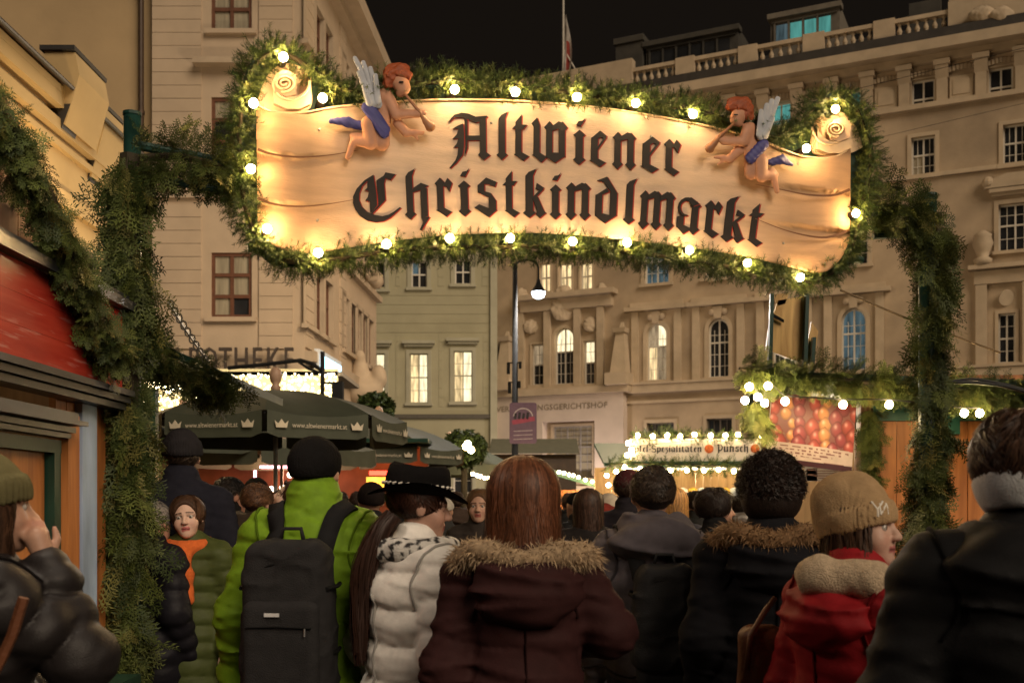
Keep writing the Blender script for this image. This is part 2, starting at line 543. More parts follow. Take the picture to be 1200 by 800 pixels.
# setts: the ones that show between the people are pieces of their own, the rest of the square is one sheet of setts
mb = MB(); mb.box((0, 0, .02), (.058, .048, .022)); s0 = mb
base_me = None; far = MB(); cnt = 0
for j in range(150):
    y = 5.6 + j * .105
    for i in range(-44, 45):
        x = i * .125 + (.0625 if j % 2 else 0)
        vis = -.05 < x - .09 * y / 1.0 + .0 < .75 and 8.6 < y < 13
        px = CX + x / y * FPX
        if vis and 668 < px < 735 and cnt < 300:
            if base_me is None:
                o = s0.build('sett', M_sett, ground); base_me = o
            else:
                o = base_me.copy(); link(o); o.parent = ground
            cnt += 1
            o.location = (x + random.uniform(-.006, .006), y + random.uniform(-.006, .006), random.uniform(-.006, .006))
            o.rotation_euler = (random.uniform(-.05, .05), random.uniform(-.05, .05), random.uniform(-.06, .06))
        else:
            dz = random.uniform(-.006, .006); t1, t2 = random.uniform(-.004, .004), random.uniform(-.004, .004)
            h, k = .057 + random.uniform(-.004, .003), .047 + random.uniform(-.004, .003); z = .04 + dz
            far.add([(x - h, y - k, .0), (x + h, y - k, .0), (x + h, y + k, .0), (x - h, y + k, .0),
                     (x - h * .88, y - k * .88, z - t1), (x + h * .88, y - k * .88, z - t2), (x + h * .88, y + k * .88, z + t1), (x - h * .88, y + k * .88, z + t2)],
                    [[4, 5, 6, 7], [0, 1, 5, 4], [1, 2, 6, 5], [2, 3, 7, 6], [3, 0, 4, 7]])
fo = far.build('cobbles', M_sett, ground); fo['kind'] = 'stuff'

# ================================================================== the palace on the right
PD = lambda px: 50 * 2580 / (px + 2000)
pal = Plane(P(580, 590, PD(580))[:2], P(1200, 590, PD(1200))[:2])
UL = pal.L
pal_root = thing('palace', 'long pale stone palace with arched windows, balustrade and inscribed portal behind the right stall', 'building', pal.w(UL / 2, 0))
U1 = UL + 9
def prect(x0, x1, y0, y1):
    xm = (x0 + x1) / 2
    a = pal.pix(x0, y1)[0]; b = pal.pix(x1, y1)[0]; zt = pal.pix(xm, y0)[1]; zb = pal.pix(xm, y1)[1]
    return [a, b, zb, zt]
arches = [prect(758, 781, 378, 445), prect(830, 854, 374, 442), prect(906, 932, 368, 438), prect(986, 1015, 361, 434)]
zA0 = np.mean([a[2] for a in arches]); zA1 = np.mean([a[3] for a in arches])
for a in arches: a[2], a[3] = zA0, zA1
up = []      # bay centres shared by the upper floors
c_arch = [(a[0] + a[1]) / 2 for a in arches]
W1 = prect(1068, 1096, 160, 206); W2 = prect(1177, 1204, 142, 193)
zT0, zT1 = W1[2], W1[3]
step = (W2[0] + W2[1] - W1[0] - W1[1]) / 2
third = []
k = -6
cT = (W1[0] + W1[1]) / 2; hT = (W1[1] - W1[0]) / 2
while cT + k * step < U1 - 1:
    if cT + k * step > 1: third.append([cT + k * step - hT, cT + k * step + hT, zT0, zT1])
    k += 1
N2 = prect(1177, 1203, 238, 293); zN0, zN1 = N2[2], N2[3]
second = [[c - .55, c + .55, zN0, zN1] for c in c_arch] + [[(N2[0] + N2[1]) / 2 - .58, (N2[0] + N2[1]) / 2 + .58, zN0, zN1]]
trio2 = [prect(632, 645, 308, 342), prect(655, 670, 308, 341), prect(680, 694, 307, 339)]
trio1 = [prect(623, 637, 403, 451), prect(650, 672, 384, 450), prect(684, 697, 399, 450)]
side1 = prect(1170, 1190, 367, 425)
A1 = prect(1069, 1095, 93, 121); A2 = prect(1159, 1187, 78, 107)
zC0, zC1 = A1[2], A1[3]; cA = (A1[0] + A1[1]) / 2; sA = (A2[0] + A2[1]) / 2 - cA; hA = .42
attic = []; panels = []
for k in range(-9, 5):
    c = cA + k * sA
    if 1 < c < U1 - 1: attic.append([c - hA, c + hA, zC0, zC1]); panels.append(c + sA / 2)
gw = [prect(758, 790, 495, 545), prect(828, 858, 490, 545), prect(905, 938, 488, 545), prect(990, 1025, 486, 545)]
gport = prect(648, 694, 499, 560)
holes = [[*a, 'arch'] for a in arches] + third + second + trio2 + [trio1[0], [*trio1[1], 'arch'], trio1[2], side1] + attic + gw + [gport]
zTop = 19.5
wall_holes('wall', pal_root, pal, 0, U1, 0, zTop, holes, M_pal)
mb = MB(); pal.box(mb, .05, U1, 0, zTop - .1, -9, -.6); mb.build('building_core', M_pal, pal_root)
lit = [[M_litd, M_lit], [M_litd, M_litw]]
for i, a in enumerate(arches):
    pn = {0: [[M_lit, M_litd], [M_litd, M_litw]], 3: [[M_teald, M_teald], [M_teald, M_teald]]}.get(i, M_glass)
    window(pal_root, pal, a, True, 2, (.60,), pn, M_wframe, M_pal2, bars=2, bz=3, surround=.16)
for i, a in enumerate(third): window(pal_root, pal, a, False, 2, (.55,), [M_glass, [[M_glassw, M_glass], [M_glass, M_glass]], M_glass, [[M_glass, M_glass], [M_glassw, M_glassw]]][i % 4], M_wframe, M_pal2, bars=2, bz=2, surround=.15)
for i, a in enumerate(second):
    window(pal_root, pal, a, False, 2, (.55,), M_teald if i == 0 else M_glass, M_wframe, M_pal2, bars=2, bz=2, surround=.16, hood=True)
for a in trio2: window(pal_root, pal, a, False, 2, (.5,), M_lit, M_wframe, M_pal2, bars=1, surround=.08)
window(pal_root, pal, trio1[0], False, 1, (.5,), [[M_glass], [M_litd]], M_wframe, M_pal2, bars=2, surround=.07)
window(pal_root, pal, trio1[1], True, 2, (.58,), [[M_glass, M_glass], [M_litw, M_litw]], M_wframe, M_pal2, bars=2, bz=3, surround=.12)
window(pal_root, pal, trio1[2], False, 1, (.5,), [[M_glass], [M_litw]], M_wframe, M_pal2, bars=2, surround=.07)
window(pal_root, pal, side1, False, 2, (.5,), M_glass, M_wframe, M_pal2, bars=1, surround=.12)
teal_i = {int(np.argmin([abs((a[0] + a[1]) / 2 - pal.pix(x, 120)[0]) for a in attic])) for x in (1000, 921)}
for i, a in enumerate(attic): window(pal_root, pal, a, False, 2, (.22,), M_teal if i in teal_i else M_glass, M_wframe, M_pal2, bars=0, surround=.06, sill=False)
for a in gw: window(pal_root, pal, a, False, 2, (.7,), M_glass, mat('iron_bars', (.12, .1, .08), .5), M_pal2, bars=2, bz=4, surround=.14)
window(pal_root, pal, gport, False, 3, (.6,), M_glassw, mat('grey_bars', (.3, .28, .26), .5), M_pal2, bars=2, bz=4, surround=.1)
# string courses, cornice, modillions
def band(pl, root, name, u0, u1, z0, z1, w0, w1, m):
    mb = MB(); pl.box(mb, u0, u1, z0, z1, w0, w1); return mb.build(name, m, root)
for z, h, w in ((6.45, .34, .28), (6.8, .1, .36), (14.35, .16, .14), (17.05, .2, .22), (2.2, .2, .1), (6.0, .12, .08)):
    band(pal, pal_root, 'string_course', -.02, U1, z, z + h, -.05, w, M_pal2)
band(pal, pal_root, 'frieze', -.05, U1, 18.75, 19.05, -.05, .32, M_pal2)
band(pal, pal_root, 'cornice', -.1, U1, 19.05, 19.45, -.05, .85, M_pal2)
band(pal, pal_root, 'gutter_or_shade', -.1, U1, 19.46, 19.86, -.6, .70, M_gutter_shade)  # dark strip standing in for the shaded recess above the cornice
# brackets between attic windows (tapered), carved garland above each bay
bm0 = None
for k, c in enumerate(sorted([(a[0] + a[1]) / 2 for a in attic] + panels)):
    for s in (-1,):
        cc = c + s * sA / 4
        mb = MB()
        for (za, zb, wa, wb, hw) in ((17.27, 18.1, .16, .22, .2), (18.1, 18.55, .22, .42, .24), (18.56, 18.74, .46, .52, .3)):
            V = [pal.w(cc + sx * hw, z, w) for sx in (-1, 1) for w, z in ((-.02, za), (-.02, zb), (wa, za), (wb, zb))]
            mb.hexa([V[0], V[1], V[2], V[3], V[4], V[5], V[6], V[7]])
        mb.build('bracket', M_pal2, pal_root)
    mb = MB()
    for q in range(7):
        mb.box(pal.w(c - .42 + q * .14, 18.42 + .03 * math.cos((q - 3) * .7), .1), (.05, .05, .09))
    mb.build('carved_swag', M_pal2, pal_root)
for c in panels:
    mb = MB(); pal.box(mb, c - .42, c + .42, zC0, zC1 - .1, -.02, .06); pal.box(mb, c - .3, c + .3, zC0 + .12, zC1 - .22, .06, .09); mb.build('attic_panel', M_pal2, pal_root)
# arched-window aedicules: flat pilasters, ledge and keystone
for a in arches:
    c = (a[0] + a[1]) / 2; r = (a[1] - a[0]) / 2
    for s in (-1, 1): band(pal, pal_root, 'pilaster', c + s * (r + .52) - .16, c + s * (r + .52) + .16, 6.91, zA1 + .55, -.03, .12, M_pal2)
    band(pal, pal_root, 'window_cornice', c - r - .95, c + r + .95, zA1 + .56, zA1 + .74, -.03, .34, M_pal2)
    band(pal, pal_root, 'window_frieze', c - r - .75, c + r + .75, zA1 + .745, zA1 + .95, -.03, .10, M_pal2)
    mb = MB(); pal.poly(mb, [(c - .14, zA1 + .0), (c + .14, zA1), (c + .22, zA1 + .5), (c - .22, zA1 + .5)], -.02, .2)
    for q in (-1, 1): mb.add(*[(np.array(ico(.16)[0]) + pal.w(c + q * .26, zA1 + .3, .08)), ico(.16)[1]])
    mb.build('keystone', M_pal2, pal_root)
# right-hand projecting bay with pediment
uB0, uB1 = pal.pix(1135, 430)[0], pal.pix(1225, 430)[0]
zb = pal.pix(1160, 312)[1]
band(pal, pal_root, 'bay_ledge', uB0, uB1, zb - .16, zb, -.02, .5, M_pal2)
band(pal, pal_root, 'bay_architrave', uB0 + .2, uB1 - .2, zb - .7, zb - .2, -.02, .22, M_pal2)
for s in (pal.pix(1150, 430)[0], pal.pix(1205, 430)[0]):
    band(pal, pal_root, 'bay_pilaster', s - .2, s + .2, 6.92, zb - .72, -.02, .2, M_pal2)
cN = (N2[0] + N2[1]) / 2
mb = MB(); pal.poly(mb, [(cN - 1.1, zN1 + .6), (cN + 1.1, zN1 + .6), (cN + .75, zN1 + .95), (cN + .3, zN1 + 1.1), (cN - .3, zN1 + 1.1), (cN - .75, zN1 + .95)], -.02, .3); mb.build('pediment', M_pal2, pal_root)
for q in (-1, 1): mb = MB(); mb.add(np.array(ico(.22)[0]) + pal.w(cN + q * .95, zN1 + .85, .2), ico(.22)[1]); mb.build('scroll_ornament', M_pal2, pal_root)
mb = MB(); mb.lathe(pal.w(pal.pix(1152, 300)[0], zb + .02, .28), [(.3, 0), (.34, .2), (.2, .3), (.26, .5), (.38, .8), (.3, 1.05), (.34, 1.12), (.1, 1.3)], 12); mb.build('urn', M_pal2, pal_root, True)
mb = MB(); mb.lathe(pal.w(pal.pix(1179, 348)[0], pal.pix(1179, 348)[1] - .05, .1), [(.28, -.05), (.3, 0), (.28, .05)], 14, M=np.array([[1, 0, 0], [0, .3, 1], [0, -1, .3]])); mb.build('medallion', M_pal2, pal_root)
# portal bay on the left: projecting base, entablature, cartouches, obelisks, inscription
q0, q1 = pal.pix(586, 455)[0], pal.pix(735, 455)[0]
band(pal, pal_root, 'portal_ledge', q0 - .3, q1 + .3, 6.5, 6.78, -.01, .75, M_pal2)
mb = MB()
for a, b, z0, z1 in ((q0, gport[0] - .3, 0, 6.49), (gport[1] + .3, q1, 0, 6.49), (gport[0] - .31, gport[1] + .31, gport[3] + .2, 6.488)):
    pal.box(mb, a, b, z0, z1, -.02, .5)
mb.build('portal_wall', mat('portal_stone', (.60, .50, .42), .8, .07, 1.5, .2, 14., dirt=.12), pal_root)
e0, e1 = pal.pix(608, 345)[0], pal.pix(724, 345)[0]; ze = pal.pix(665, 350)[1]
band(pal, pal_root, 'portal_entablature', e0, e1, ze, ze + .22, -.02, .62, M_pal2)
band(pal, pal_root, 'portal_frieze', e0 + .2, e1 - .2, ze - .5, ze - .02, -.02, .3, M_pal2)
for x in (612, 643, 678, 705):
    u = pal.pix(x, 440)[0]; band(pal, pal_root, 'portal_pilaster', u - .16, u + .16, 6.92, ze - .52, -.02, .24, M_pal2)
def blob(name, root, c, rs, m, seed=0, h=.06):
    c = np.asarray(c, float)
    f = lambda p: d_ell(p, c, rs) + .30 * min(rs) * wr(p - c, 6. / max(rs), seed) + .18 * min(rs) * wr(p - c, 13. / max(rs), seed + 1)
    rr = np.asarray(rs) * 1.5
    V, F = surfnet(f, c - rr, c + rr, h)
    return mesh_np(name, V, F, m, root, True)
for i, (x, y, a, b) in enumerate(((661, 362, .75, .65), (622, 383, .4, .4), (692, 380, .4, .42), (705, 345, .35, .6), (612, 350, .35, .6), (661, 345, .5, .5))):
    blob('cartouche', pal_root, pal.pt(x, y, .1), (a * .85, .17, b * .85), M_pal2, i, .045)
for x in (597, 731):
    u, z = pal.pix(x, 450); mb = MB()
    M4 = lambda hw, z: [pal.w(u - hw, z, .1), pal.w(u + hw, z, .1), pal.w(u + hw, z, .1 + 2 * hw), pal.w(u - hw, z, .1 + 2 * hw)]
    for (h0, za, h1, zb2) in ((.5, 6.79, .5, 7.3), (.36, 7.3, .2, 9.1), (.26, 9.1, .3, 9.3), (.12, 9.3, .05, 9.6)):
        A, B = M4(h0, za), M4(h1, zb2); mb.add(A + B, [[0, 1, 5, 4], [1, 2, 6, 5], [2, 3, 7, 6], [3, 0, 4, 7], [0, 3, 2, 1], [4, 5, 6, 7]])
    mb.build('obelisk', M_pal2, pal_root)
V, F = text_arrays('VERWALTUNGSGERICHTSHOF', .36, .01)
s0_, s1_ = pal.pix(582, 476, .5)[0], pal.pix(712, 476, .5)[0]; zt_ = pal.pix(670, 479, .5)[1]
sx = (s1_ - s0_) / (V[:, 0].max() - V[:, 0].min())
V = np.array([pal.w((s0_ + s1_) / 2 + v[0] * sx, zt_ + v[1], .512 + v[2]) for v in V])
mesh_np('inscription', V, F, mat('cut_letters', (.22, .18, .13), .8), pal_root)
# balustrade with separate balusters, pedestals, parapets
def upx(x): return pal.pix(x, 60)[0]
groups = [(745, 795), (817, 868), (890, 943), (968, 1025), (1050, 1112)]
zb0, zb1 = 19.88, 20.62
bal_proto = None
for a, b in groups:
    ua, ub = upx(a), upx(b); n = max(3, int(round((ub - ua) / .34)))
    band(pal, pal_root, 'balustrade_rail', ua - .01, ub + .01, zb1 - .16, zb1, .1, .42, M_pal2)
    for q in range(n):
        c = pal.w(ua + (q + .5) * (ub - ua) / n, zb0 + .02, .26)
        if bal_proto is None:
            mb = MB(); mb.lathe((0, 0, 0), [(.08, 0), (.08, .05), (.05, .08), (.10, .2), (.105, .26), (.05, .4), (.045, .46), (.08, .5), (.08, .56)], 8)
            bal_proto = mb.build('baluster', M_pal2, None, True); bal_proto.parent = pal_root; o = bal_proto
        else:
            o = bal_proto.copy(); link(o); o.parent = pal_root
        o.location = tuple(c - wbase(pal_root))
for a, b in ((795, 817), (868, 890), (943, 968), (1025, 1050)):
    band(pal, pal_root, 'pedestal', upx(a), upx(b), zb0 - .015, zb1 + .06, .08, .46, M_pal2)
band(pal, pal_root, 'parapet', upx(1112), U1, zb0 - .015, zb1 + .25, .05, .5, M_pal2)
band(pal, pal_root, 'parapet', -.1, upx(745), zb0 - .015, zb1 + .42, .05, .5, M_pal2)
for x in (1150, 1175, 1155): blob('parapet_ornament', pal_root, pal.pt(x, 18, .5), (.5, .25, .3), M_pal2, int(x) % 5, .08)
# set-back roof with dormers
rf = MB(); rf.add([pal.w(0, 19.6, -.7), pal.w(U1, 19.6, -.7), pal.w(U1, 23.2, -7), pal.w(0, 23.2, -7), pal.w(0, 19.6, -9), pal.w(U1, 19.6, -9)], [[0, 1, 2, 3], [3, 2, 5, 4], [0, 3, 4], [1, 5, 2]])
roof = rf.build('roof', M_roofd, pal_root)
def dormer(x0, x1, ytop, ybot, wdep, panes, n, m):
    u0, zt = pal.pix(x0, ytop, wdep); u1, zb_ = pal.pix(x1, ybot, wdep)
    zt = max(zt, pal.pix((x0 + x1) / 2, ytop, wdep)[1])
    mb = MB(); pal.box(mb, u0, u1, 19.7, zt, wdep - 3.5, wdep); d = mb.build('dormer', m, pal_root)
    fr = MB()
    for i in range(n):
        a = u0 + .25 + (u1 - u0 - .5) * i / n; b = u0 + .25 + (u1 - u0 - .5) * (i + 1) / n - .12
        pm = panes[i]
        mp = MB(); pal.box(mp, a, b, zt - 1.25, zt - .45, wdep + .01, wdep + .03); mp.build('pane', pm, d)
        pal.box(fr, a - .1, a - .02, zt - 1.35, zt - .35, wdep + .005, wdep + .08)
    pal.box(fr, u0 - .1, u1 + .1, zt - .2, zt + .02, wdep - .3, wdep + .25); pal.box(fr, u0 + .1, u1 - .1, zt - .36, zt - .3, wdep + .004, wdep + .1)
    fr.build('dormer_frame', m, d)
M_dorm = mat('weathered_dormer', (.16, .14, .11), .8, .15, 3.)
M_dormd = mat('dark_dormer', (.06, .055, .045), .8, .15, 3.)
dormer(903, 984, 20, 55, -2.2, [M_teald, M_teal, M_teal, M_teal], 4, M_dorm)
dormer(757, 865, 52, 80, -2.2, [M_glass] * 6, 6, M_dormd)
mb = MB(); u, z = pal.pix(737, 44, -2); pal.box(mb, u - .65, u + .65, 19.6, z, -4, -2); pal.box(mb, u - .72, u + .72, z - .25, z + .02, -4.1, -1.9); mb.build('chimney', M_dormd, pal_root)
mb = MB(); u, z = pal.pix(1150, -10, -1.5); pal.box(mb, u - 1.2, U1 - 1, 19.7, z + 2, -6, -1.5); mb.build('roof_pavilion', M_pal, pal_root)
mb = MB(); u, z = pal.pix(1090, 0, -1.2); pal.box(mb, u - .8, u + .4, 19.7, z - .0, -3.5, -1.2); mb.build('dormer', M_dormd, pal_root)

# ================================================================== green-grey house at the end of the square
cen = Plane((P(430, 590, 48.5)[0] - 3, 48.5), (P(583, 590, 48.5)[0], 48.5))
cr_ = thing('plaster_house', 'plain green-grey plaster house with tall lit windows between the pharmacy and the palace', 'building', cen.w(cen.L / 2, 0))
def crect(x0, x1, y0, y1): return [cen.pix(x0, y1)[0], cen.pix(x1, y1)[0], cen.pix(x0, y1)[1], cen.pix(x0, y0)[1]]
tops = [crect(441 - 10, 451, 306, 339), crect(482, 500.5, 306, 337), crect(533, 552, 304, 333)]
tall = [crect(430, 451, 414, 472), crect(480, 501.5, 414, 472), crect(531.5, 553.5, 411, 471)]
up4 = [[a[0], a[1], a[2] + 4.2, a[3] + 4.4] for a in tops] + [[a[0], a[1], a[2] + 8, a[3] + 8] for a in tops]
low = [[a[0], a[1], 1.0, 3.2] for a in tall]
wall_holes('wall', cr_, cen, 0, cen.L - .01, 0, 19.5, tops + tall + up4 + low, M_green)
mb = MB(); cen.box(mb, .02, cen.L - .03, 0, 19.4, -9, -.6); mb.build('building_core', M_green, cr_)
mb = MB(); mb.add([cen.w(-.3, 19.5, .4), cen.w(cen.L + .1, 19.5, .4), cen.w(cen.L + .1, 21.5, -5), cen.w(-.3, 21.5, -5), cen.w(-.3, 19.5, -9), cen.w(cen.L + .1, 19.5, -9)], [[0, 1, 2, 3], [3, 2, 5, 4], [0, 3, 4], [1, 5, 2]]); mb.build('roof', M_roofd, cr_)
for i, a in enumerate(tops): window(cr_, cen, a, False, 2, (.5,), [[M_glass, M_glass], [M_teald if i < 2 else M_glass, M_glass]], M_wframe, M_green2, bars=1, surround=.18, rev=.15)
for a in tall: window(cr_, cen, a, False, 2, (.52,), [[M_lit, M_litw], [M_lit, M_litw]], M_green2, M_green2, bars=1, surround=.16, hood=True, rev=.18, fw=.05)
for a in up4 + low: window(cr_, cen, a, False, 2, (.5,), M_glass, M_wframe, M_green2, bars=1, surround=.16, rev=.15)
z = cen.pix(500, 490)[1]; band(cen, cr_, 'string_course', 0, cen.L - .35, z, z + .18, -.02, .12, mat('dark_ledge', (.1, .09, .07), .8))
band(cen, cr_, 'corner_strip', cen.L - .32, cen.L - .02, 0, 19.3, -.02, .16, M_green2)
nc_ = 0
for z in np.arange(5.6, 15, .42):
    hs = sorted([h for h in tops + tall if h[2] - .2 < z < h[3] + .75], key=lambda h: h[0]); u = .05
    segs = []
    for h in hs: segs.append((u, h[0] - .5)); u = h[1] + .5
    segs.append((u, cen.L - .36))
    for a, b in segs:
        if b - a > .1: mb = MB(); cen.box(mb, a, b, z, z + .385, -.01, .018); mb.build('stone_course', M_green, cr_)

# ================================================================== the pharmacy building on the left
LD = 30.0
lf = Plane(P(-220, 590, LD)[:2], P(357, 590, LD)[:2])
lroot = thing('pharmacy_building', 'tall cream plaster corner building with banded masonry and brown casement windows above the light curtain', 'building', lf.w(lf.L * .8, 0))
def lrect(x0, x1, y0, y1): return [lf.pix(x0, y1)[0], lf.pix(x1, y1)[0], lf.pix(x0, y1)[1], lf.pix(x0, y0)[1]]
lw = [lrect(247.5, 295, 296, 372), lrect(247.5, 295, 114, 190), lrect(247.5, 295, -42, 36), lrect(247.5, 295, -230, -150)]
uL = lf.pix(178, 400)[0]
wall_holes('wall', lroot, lf, uL, lf.L, 0, 26, lw, M_left)
mb = MB(); lf.box(mb, uL + .05, lf.L - .2, 0, 25.8, -10, -.6); mb.build('building_core', M_left, lroot)
for i, a in enumerate(lw):
    pm = [[M_glassw, M_glass], [M_glassw, M_glassw], [M_glassw, M_glassw]] if i == 0 else M_glassw if i == 2 else [[M_glass, M_glass], [M_glass, M_glass], [M_glassw, M_glass]]
    window(lroot, lf, a, False, 2, (.33, .66), pm, M_bframe, M_left, bars=0, surround=0, rev=.1, fw=.09, sill=True)
z = lf.pix(250, 80)[1]; band(lf, lroot, 'window_cornice', lf.pix(230, 80)[0], lf.pix(300, 80)[0], z, z + .16, -.02, .4, M_left2)
z = lf.pix(250, 233)[1]; band(lf, lroot, 'string_course', uL, lf.L, z, z + .14, -.02, .13, M_left2)
for (a, b) in ((178, 237), (303, 344)):
    ua, ub = lf.pix(a, 400)[0], lf.pix(b, 400)[0]
    for z in np.arange(5.95, 17, .37):
        if abs(z + .18 - (lf.pix(250, 233)[1] + .07)) < .25: continue
        mb = MB(); j = random.uniform(0, .008)
        mb.prism([lf.w(ua + .02, z, 0), lf.w(ub - .02, z, 0), lf.w(ub - .02, z + .355, 0), lf.w(ua + .02, z + .355, 0)], lf.n * (.045 + j))
        mb.build('stone_course', M_left, lroot)
# pharmacy letters
u0_, zq = lf.pix(258, 442); u1_ = lf.pix(350, 442)[0]
word = 'APOTHEKE'; n = len(word); sp_ = (u1_ - u0_) / 5
for i, ch in enumerate(word):
    V, F = text_arrays(ch, 1.02, .05)
    V = np.array([lf.w(u0_ + sp_ * (i - 3 + .5) + v[0] * .60, zq + .1 + v[1], .28 + v[2]) for v in V])
    o = mesh_np('letter', V, F, mat('black_letters', (.06, .045, .035), .7), lroot)
band(lf, lroot, 'letter_rail', u0_ - 3, u1_ + .2, zq + .0, zq + .06, .1, .34, M_black)
# street side, running back
A_ = P(357, 590, LD); B_ = P(441, 590, 40.8)
rc = Plane(A_[:2], B_[:2])
def rrect(c, hw, z0, z1): return [c - hw, c + hw, z0, z1]
cs = [rc.pix(x, 380)[0] for x in (362, 374, 384.5, 404.5, 414, 420.5, 427.5, 434)]
rw = [rrect(c, .48, z0, z1) for c in cs for z0, z1 in ((6.65, 8.4), (11.0, 12.9), (14.6, 16.2))]
wall_holes('side_wall', lroot, rc, 0, rc.L, 0, 18.1, rw, M_left)
for i, a in enumerate(rw): window(lroot, rc, a, False, 2, (.6,), M_glass if i != 6 else M_glassw, M_bframe if i % 3 else M_bframe, M_left2, bars=0, surround=.14, rev=.15, fw=.08, hood=(i % 3 == 1))
for z, h, w in ((9.3, .2, .2), (13.6, .2, .25), (17.2, .25, .3), (17.5, .5, .75), (5.6, .3, .3)): band(rc, lroot, 'string_course', 0, rc.L + .2, z, z + h, -.02, w, M_left2)
for i, z in enumerate(np.arange(6, 17, .37)):
    for ua in (.02, 4.4): mb = MB(); rc.box(mb, ua, ua + .88, z, z + .35, -.01, .05); mb.build('stone_course', M_left, lroot)
for i, c in enumerate(cs):
    blob('carved_ornament', lroot, rc.w(c, 13.3, .2), (.4, .4, .5), M_left2, i, .1)
    blob('carved_ornament', lroot, rc.w(c, 9.9, .2), (.3, .3, .35), M_left2, i + 2, .1)
# stone figure group over the side entrance
mb = MB(); rc.box(mb, 6.6, 8.8, 5.2, 5.5, -.02, .9); mb.build('portal_canopy', M_left2, lroot)
c = P(427, 462, 36.5)
f = lambda p: smin(smin(d_ell(p, c + [-.1, 0, .1], (.75, .5, .5)), d_ell(p, c + [-.15, 0, .7], (.3, .3, .55)), .2), smin(d_ell(p, c + [-.15, -.1, 1.3], (.19, .2, .22)), d_ell(p, c + [.5, 0, .6], (.28, .3, .4)), .12), .15) + .04 * wr(p, 5., 1)
V, F = surfnet(f, c - 1.8, c + 1.8, .07); mesh_np('portal_statue', V, F, M_left2, lroot, True)
band(lf, lroot, 'plinth', uL, lf.L, 0, 1.0, -.02, .1, M_left2)

# plain ochre neighbour with drainpipe
oc = Plane(P(-260, 590, LD + .3)[:2], P(177.5, 590, LD + .3)[:2])
oroot = thing('ochre_house', 'plain ochre plaster wall of the neighbouring house rising behind the yellow gable', 'building', oc.w(oc.L / 2, 0))
mb = MB(); oc.box(mb, 0, oc.L, 0, 26, -10, 0); mb.build('wall', M_ochre, oroot)
mb = MB(); u = oc.pix(167.5, 100)[0]
mb.tube([oc.w(u, 0, .14), oc.w(u, 25.9, .14)], .075, 10)
for z in (4, 8, 10.3, 12.6, 16, 20): mb.tube([oc.w(u, z, .14), oc.w(u, z + .1, .14)], .1, 10)
mb.build('drainpipe', mat('brown_pipe', (.06, .035, .02), .5, .2), oroot)

# ================================================================== yellow house on the left edge (wall runs back from the viewer)
XH = -7.0
yroot = thing('yellow_house', 'low yellow plaster house with dormers along its sloping roof, behind the red stall', 'building', (XH, 17, 0))
mb = MB(); mb.box((XH - 3.5, 15.0, 3.9), (3.5, 4.1, 3.9)); mb.build('wall', M_yel, yroot)
mb = MB(); mb.box((XH - 3.4, 15.0, 7.86), (3.6, 4.25, .055)); mb.box((XH + .1, 15.0, 7.7), (.1, 4.2, .1)); mb.build('eaves', M_yel, yroot)
mb = MB(); mb.add([(XH + .3, 10.8, 7.92), (XH + .3, 19.3, 7.92), (XH - 3.3, 19.3, 9.3), (XH - 3.3, 10.8, 9.3), (XH - 7, 19.3, 7.92), (XH - 7, 10.8, 7.92)], [[0, 1, 2, 3], [3, 2, 4, 5], [0, 3, 5], [1, 4, 2]]); mb.build('roof', mat('brown_roof_tiles', (.09, .05, .03), .7, .25, 6., .3, 20.), yroot)
mb = MB(); mb.tube([(XH + .33, 10.8, 7.9), (XH + .33, 19.35, 7.9)], .035, 8); mb.build('gutter_or_shade', M_gutter_shade, yroot)
for z_, h_, w_ in ((7.35, .09, .16), (7.1, .05, .10), (6.3, .12, .12), (3.4, .15, .12)):
    mb = MB(); mb.box((XH + w_ / 2 - .01, 15.0, z_), (w_ / 2, 4.09, h_)); mb.build('string_course', M_yel, yroot)
for y_ in (12.6, 15.0, 17.4):
    mb = MB(); mb.box((XH + .03, y_, 5.0), (.03, .42, .75)); wn_ = mb.build('window', M_bframe, yroot); mb = MB(); mb.box((XH + .064, y_, 5.0), (.006, .34, .66)); mb.build('pane', M_glass, wn_)
# two dormer blocks with dark sloping caps
for (x0, x1, y0, y1, D) in ((52, 93, 60, 108, 16.2), (84, 122, 120, 172, 17.6)):
    a = P(x0, y1, D); b = P(x1, y0, D); w = b[0] - a[0]
    mb = MB(); z0, z1 = a[2] - .3, b[2]; xm = (a[0] + b[0]) / 2
    pts = [(a[0], z0), (xm + w * .1, z0 - .2), (b[0], (z0 + z1) / 2 + .1), (b[0] - w * .12, z1 - .02), (a[0], z1)]
    mb.prism([(x, D, z) for x, z in pts], (0, 1.2, 0)); d = mb.build('dormer', M_yel, yroot)
    mb = MB(); mb.prism([(a[0] - .05, D - .06, z1 + .0), (b[0] - w * .1, D - .06, z1), (b[0] - w * .1, D - .06, z1 + .07), (a[0] - .05, D - .06, z1 + .07)], (0, 1.3, 0))
    mb.build('dormer_cap', M_roofd, d)
    mb = MB(); mb.prism([(a[0] + .05, D - .01, z0 + .1), (a[0] + w * .75, D - .01, z0 + .12), (a[0] + w * .5, D - .01, z0 - .25)], (0, .5, 0)); mb.build('dormer_shadow_board', M_roofd, d)

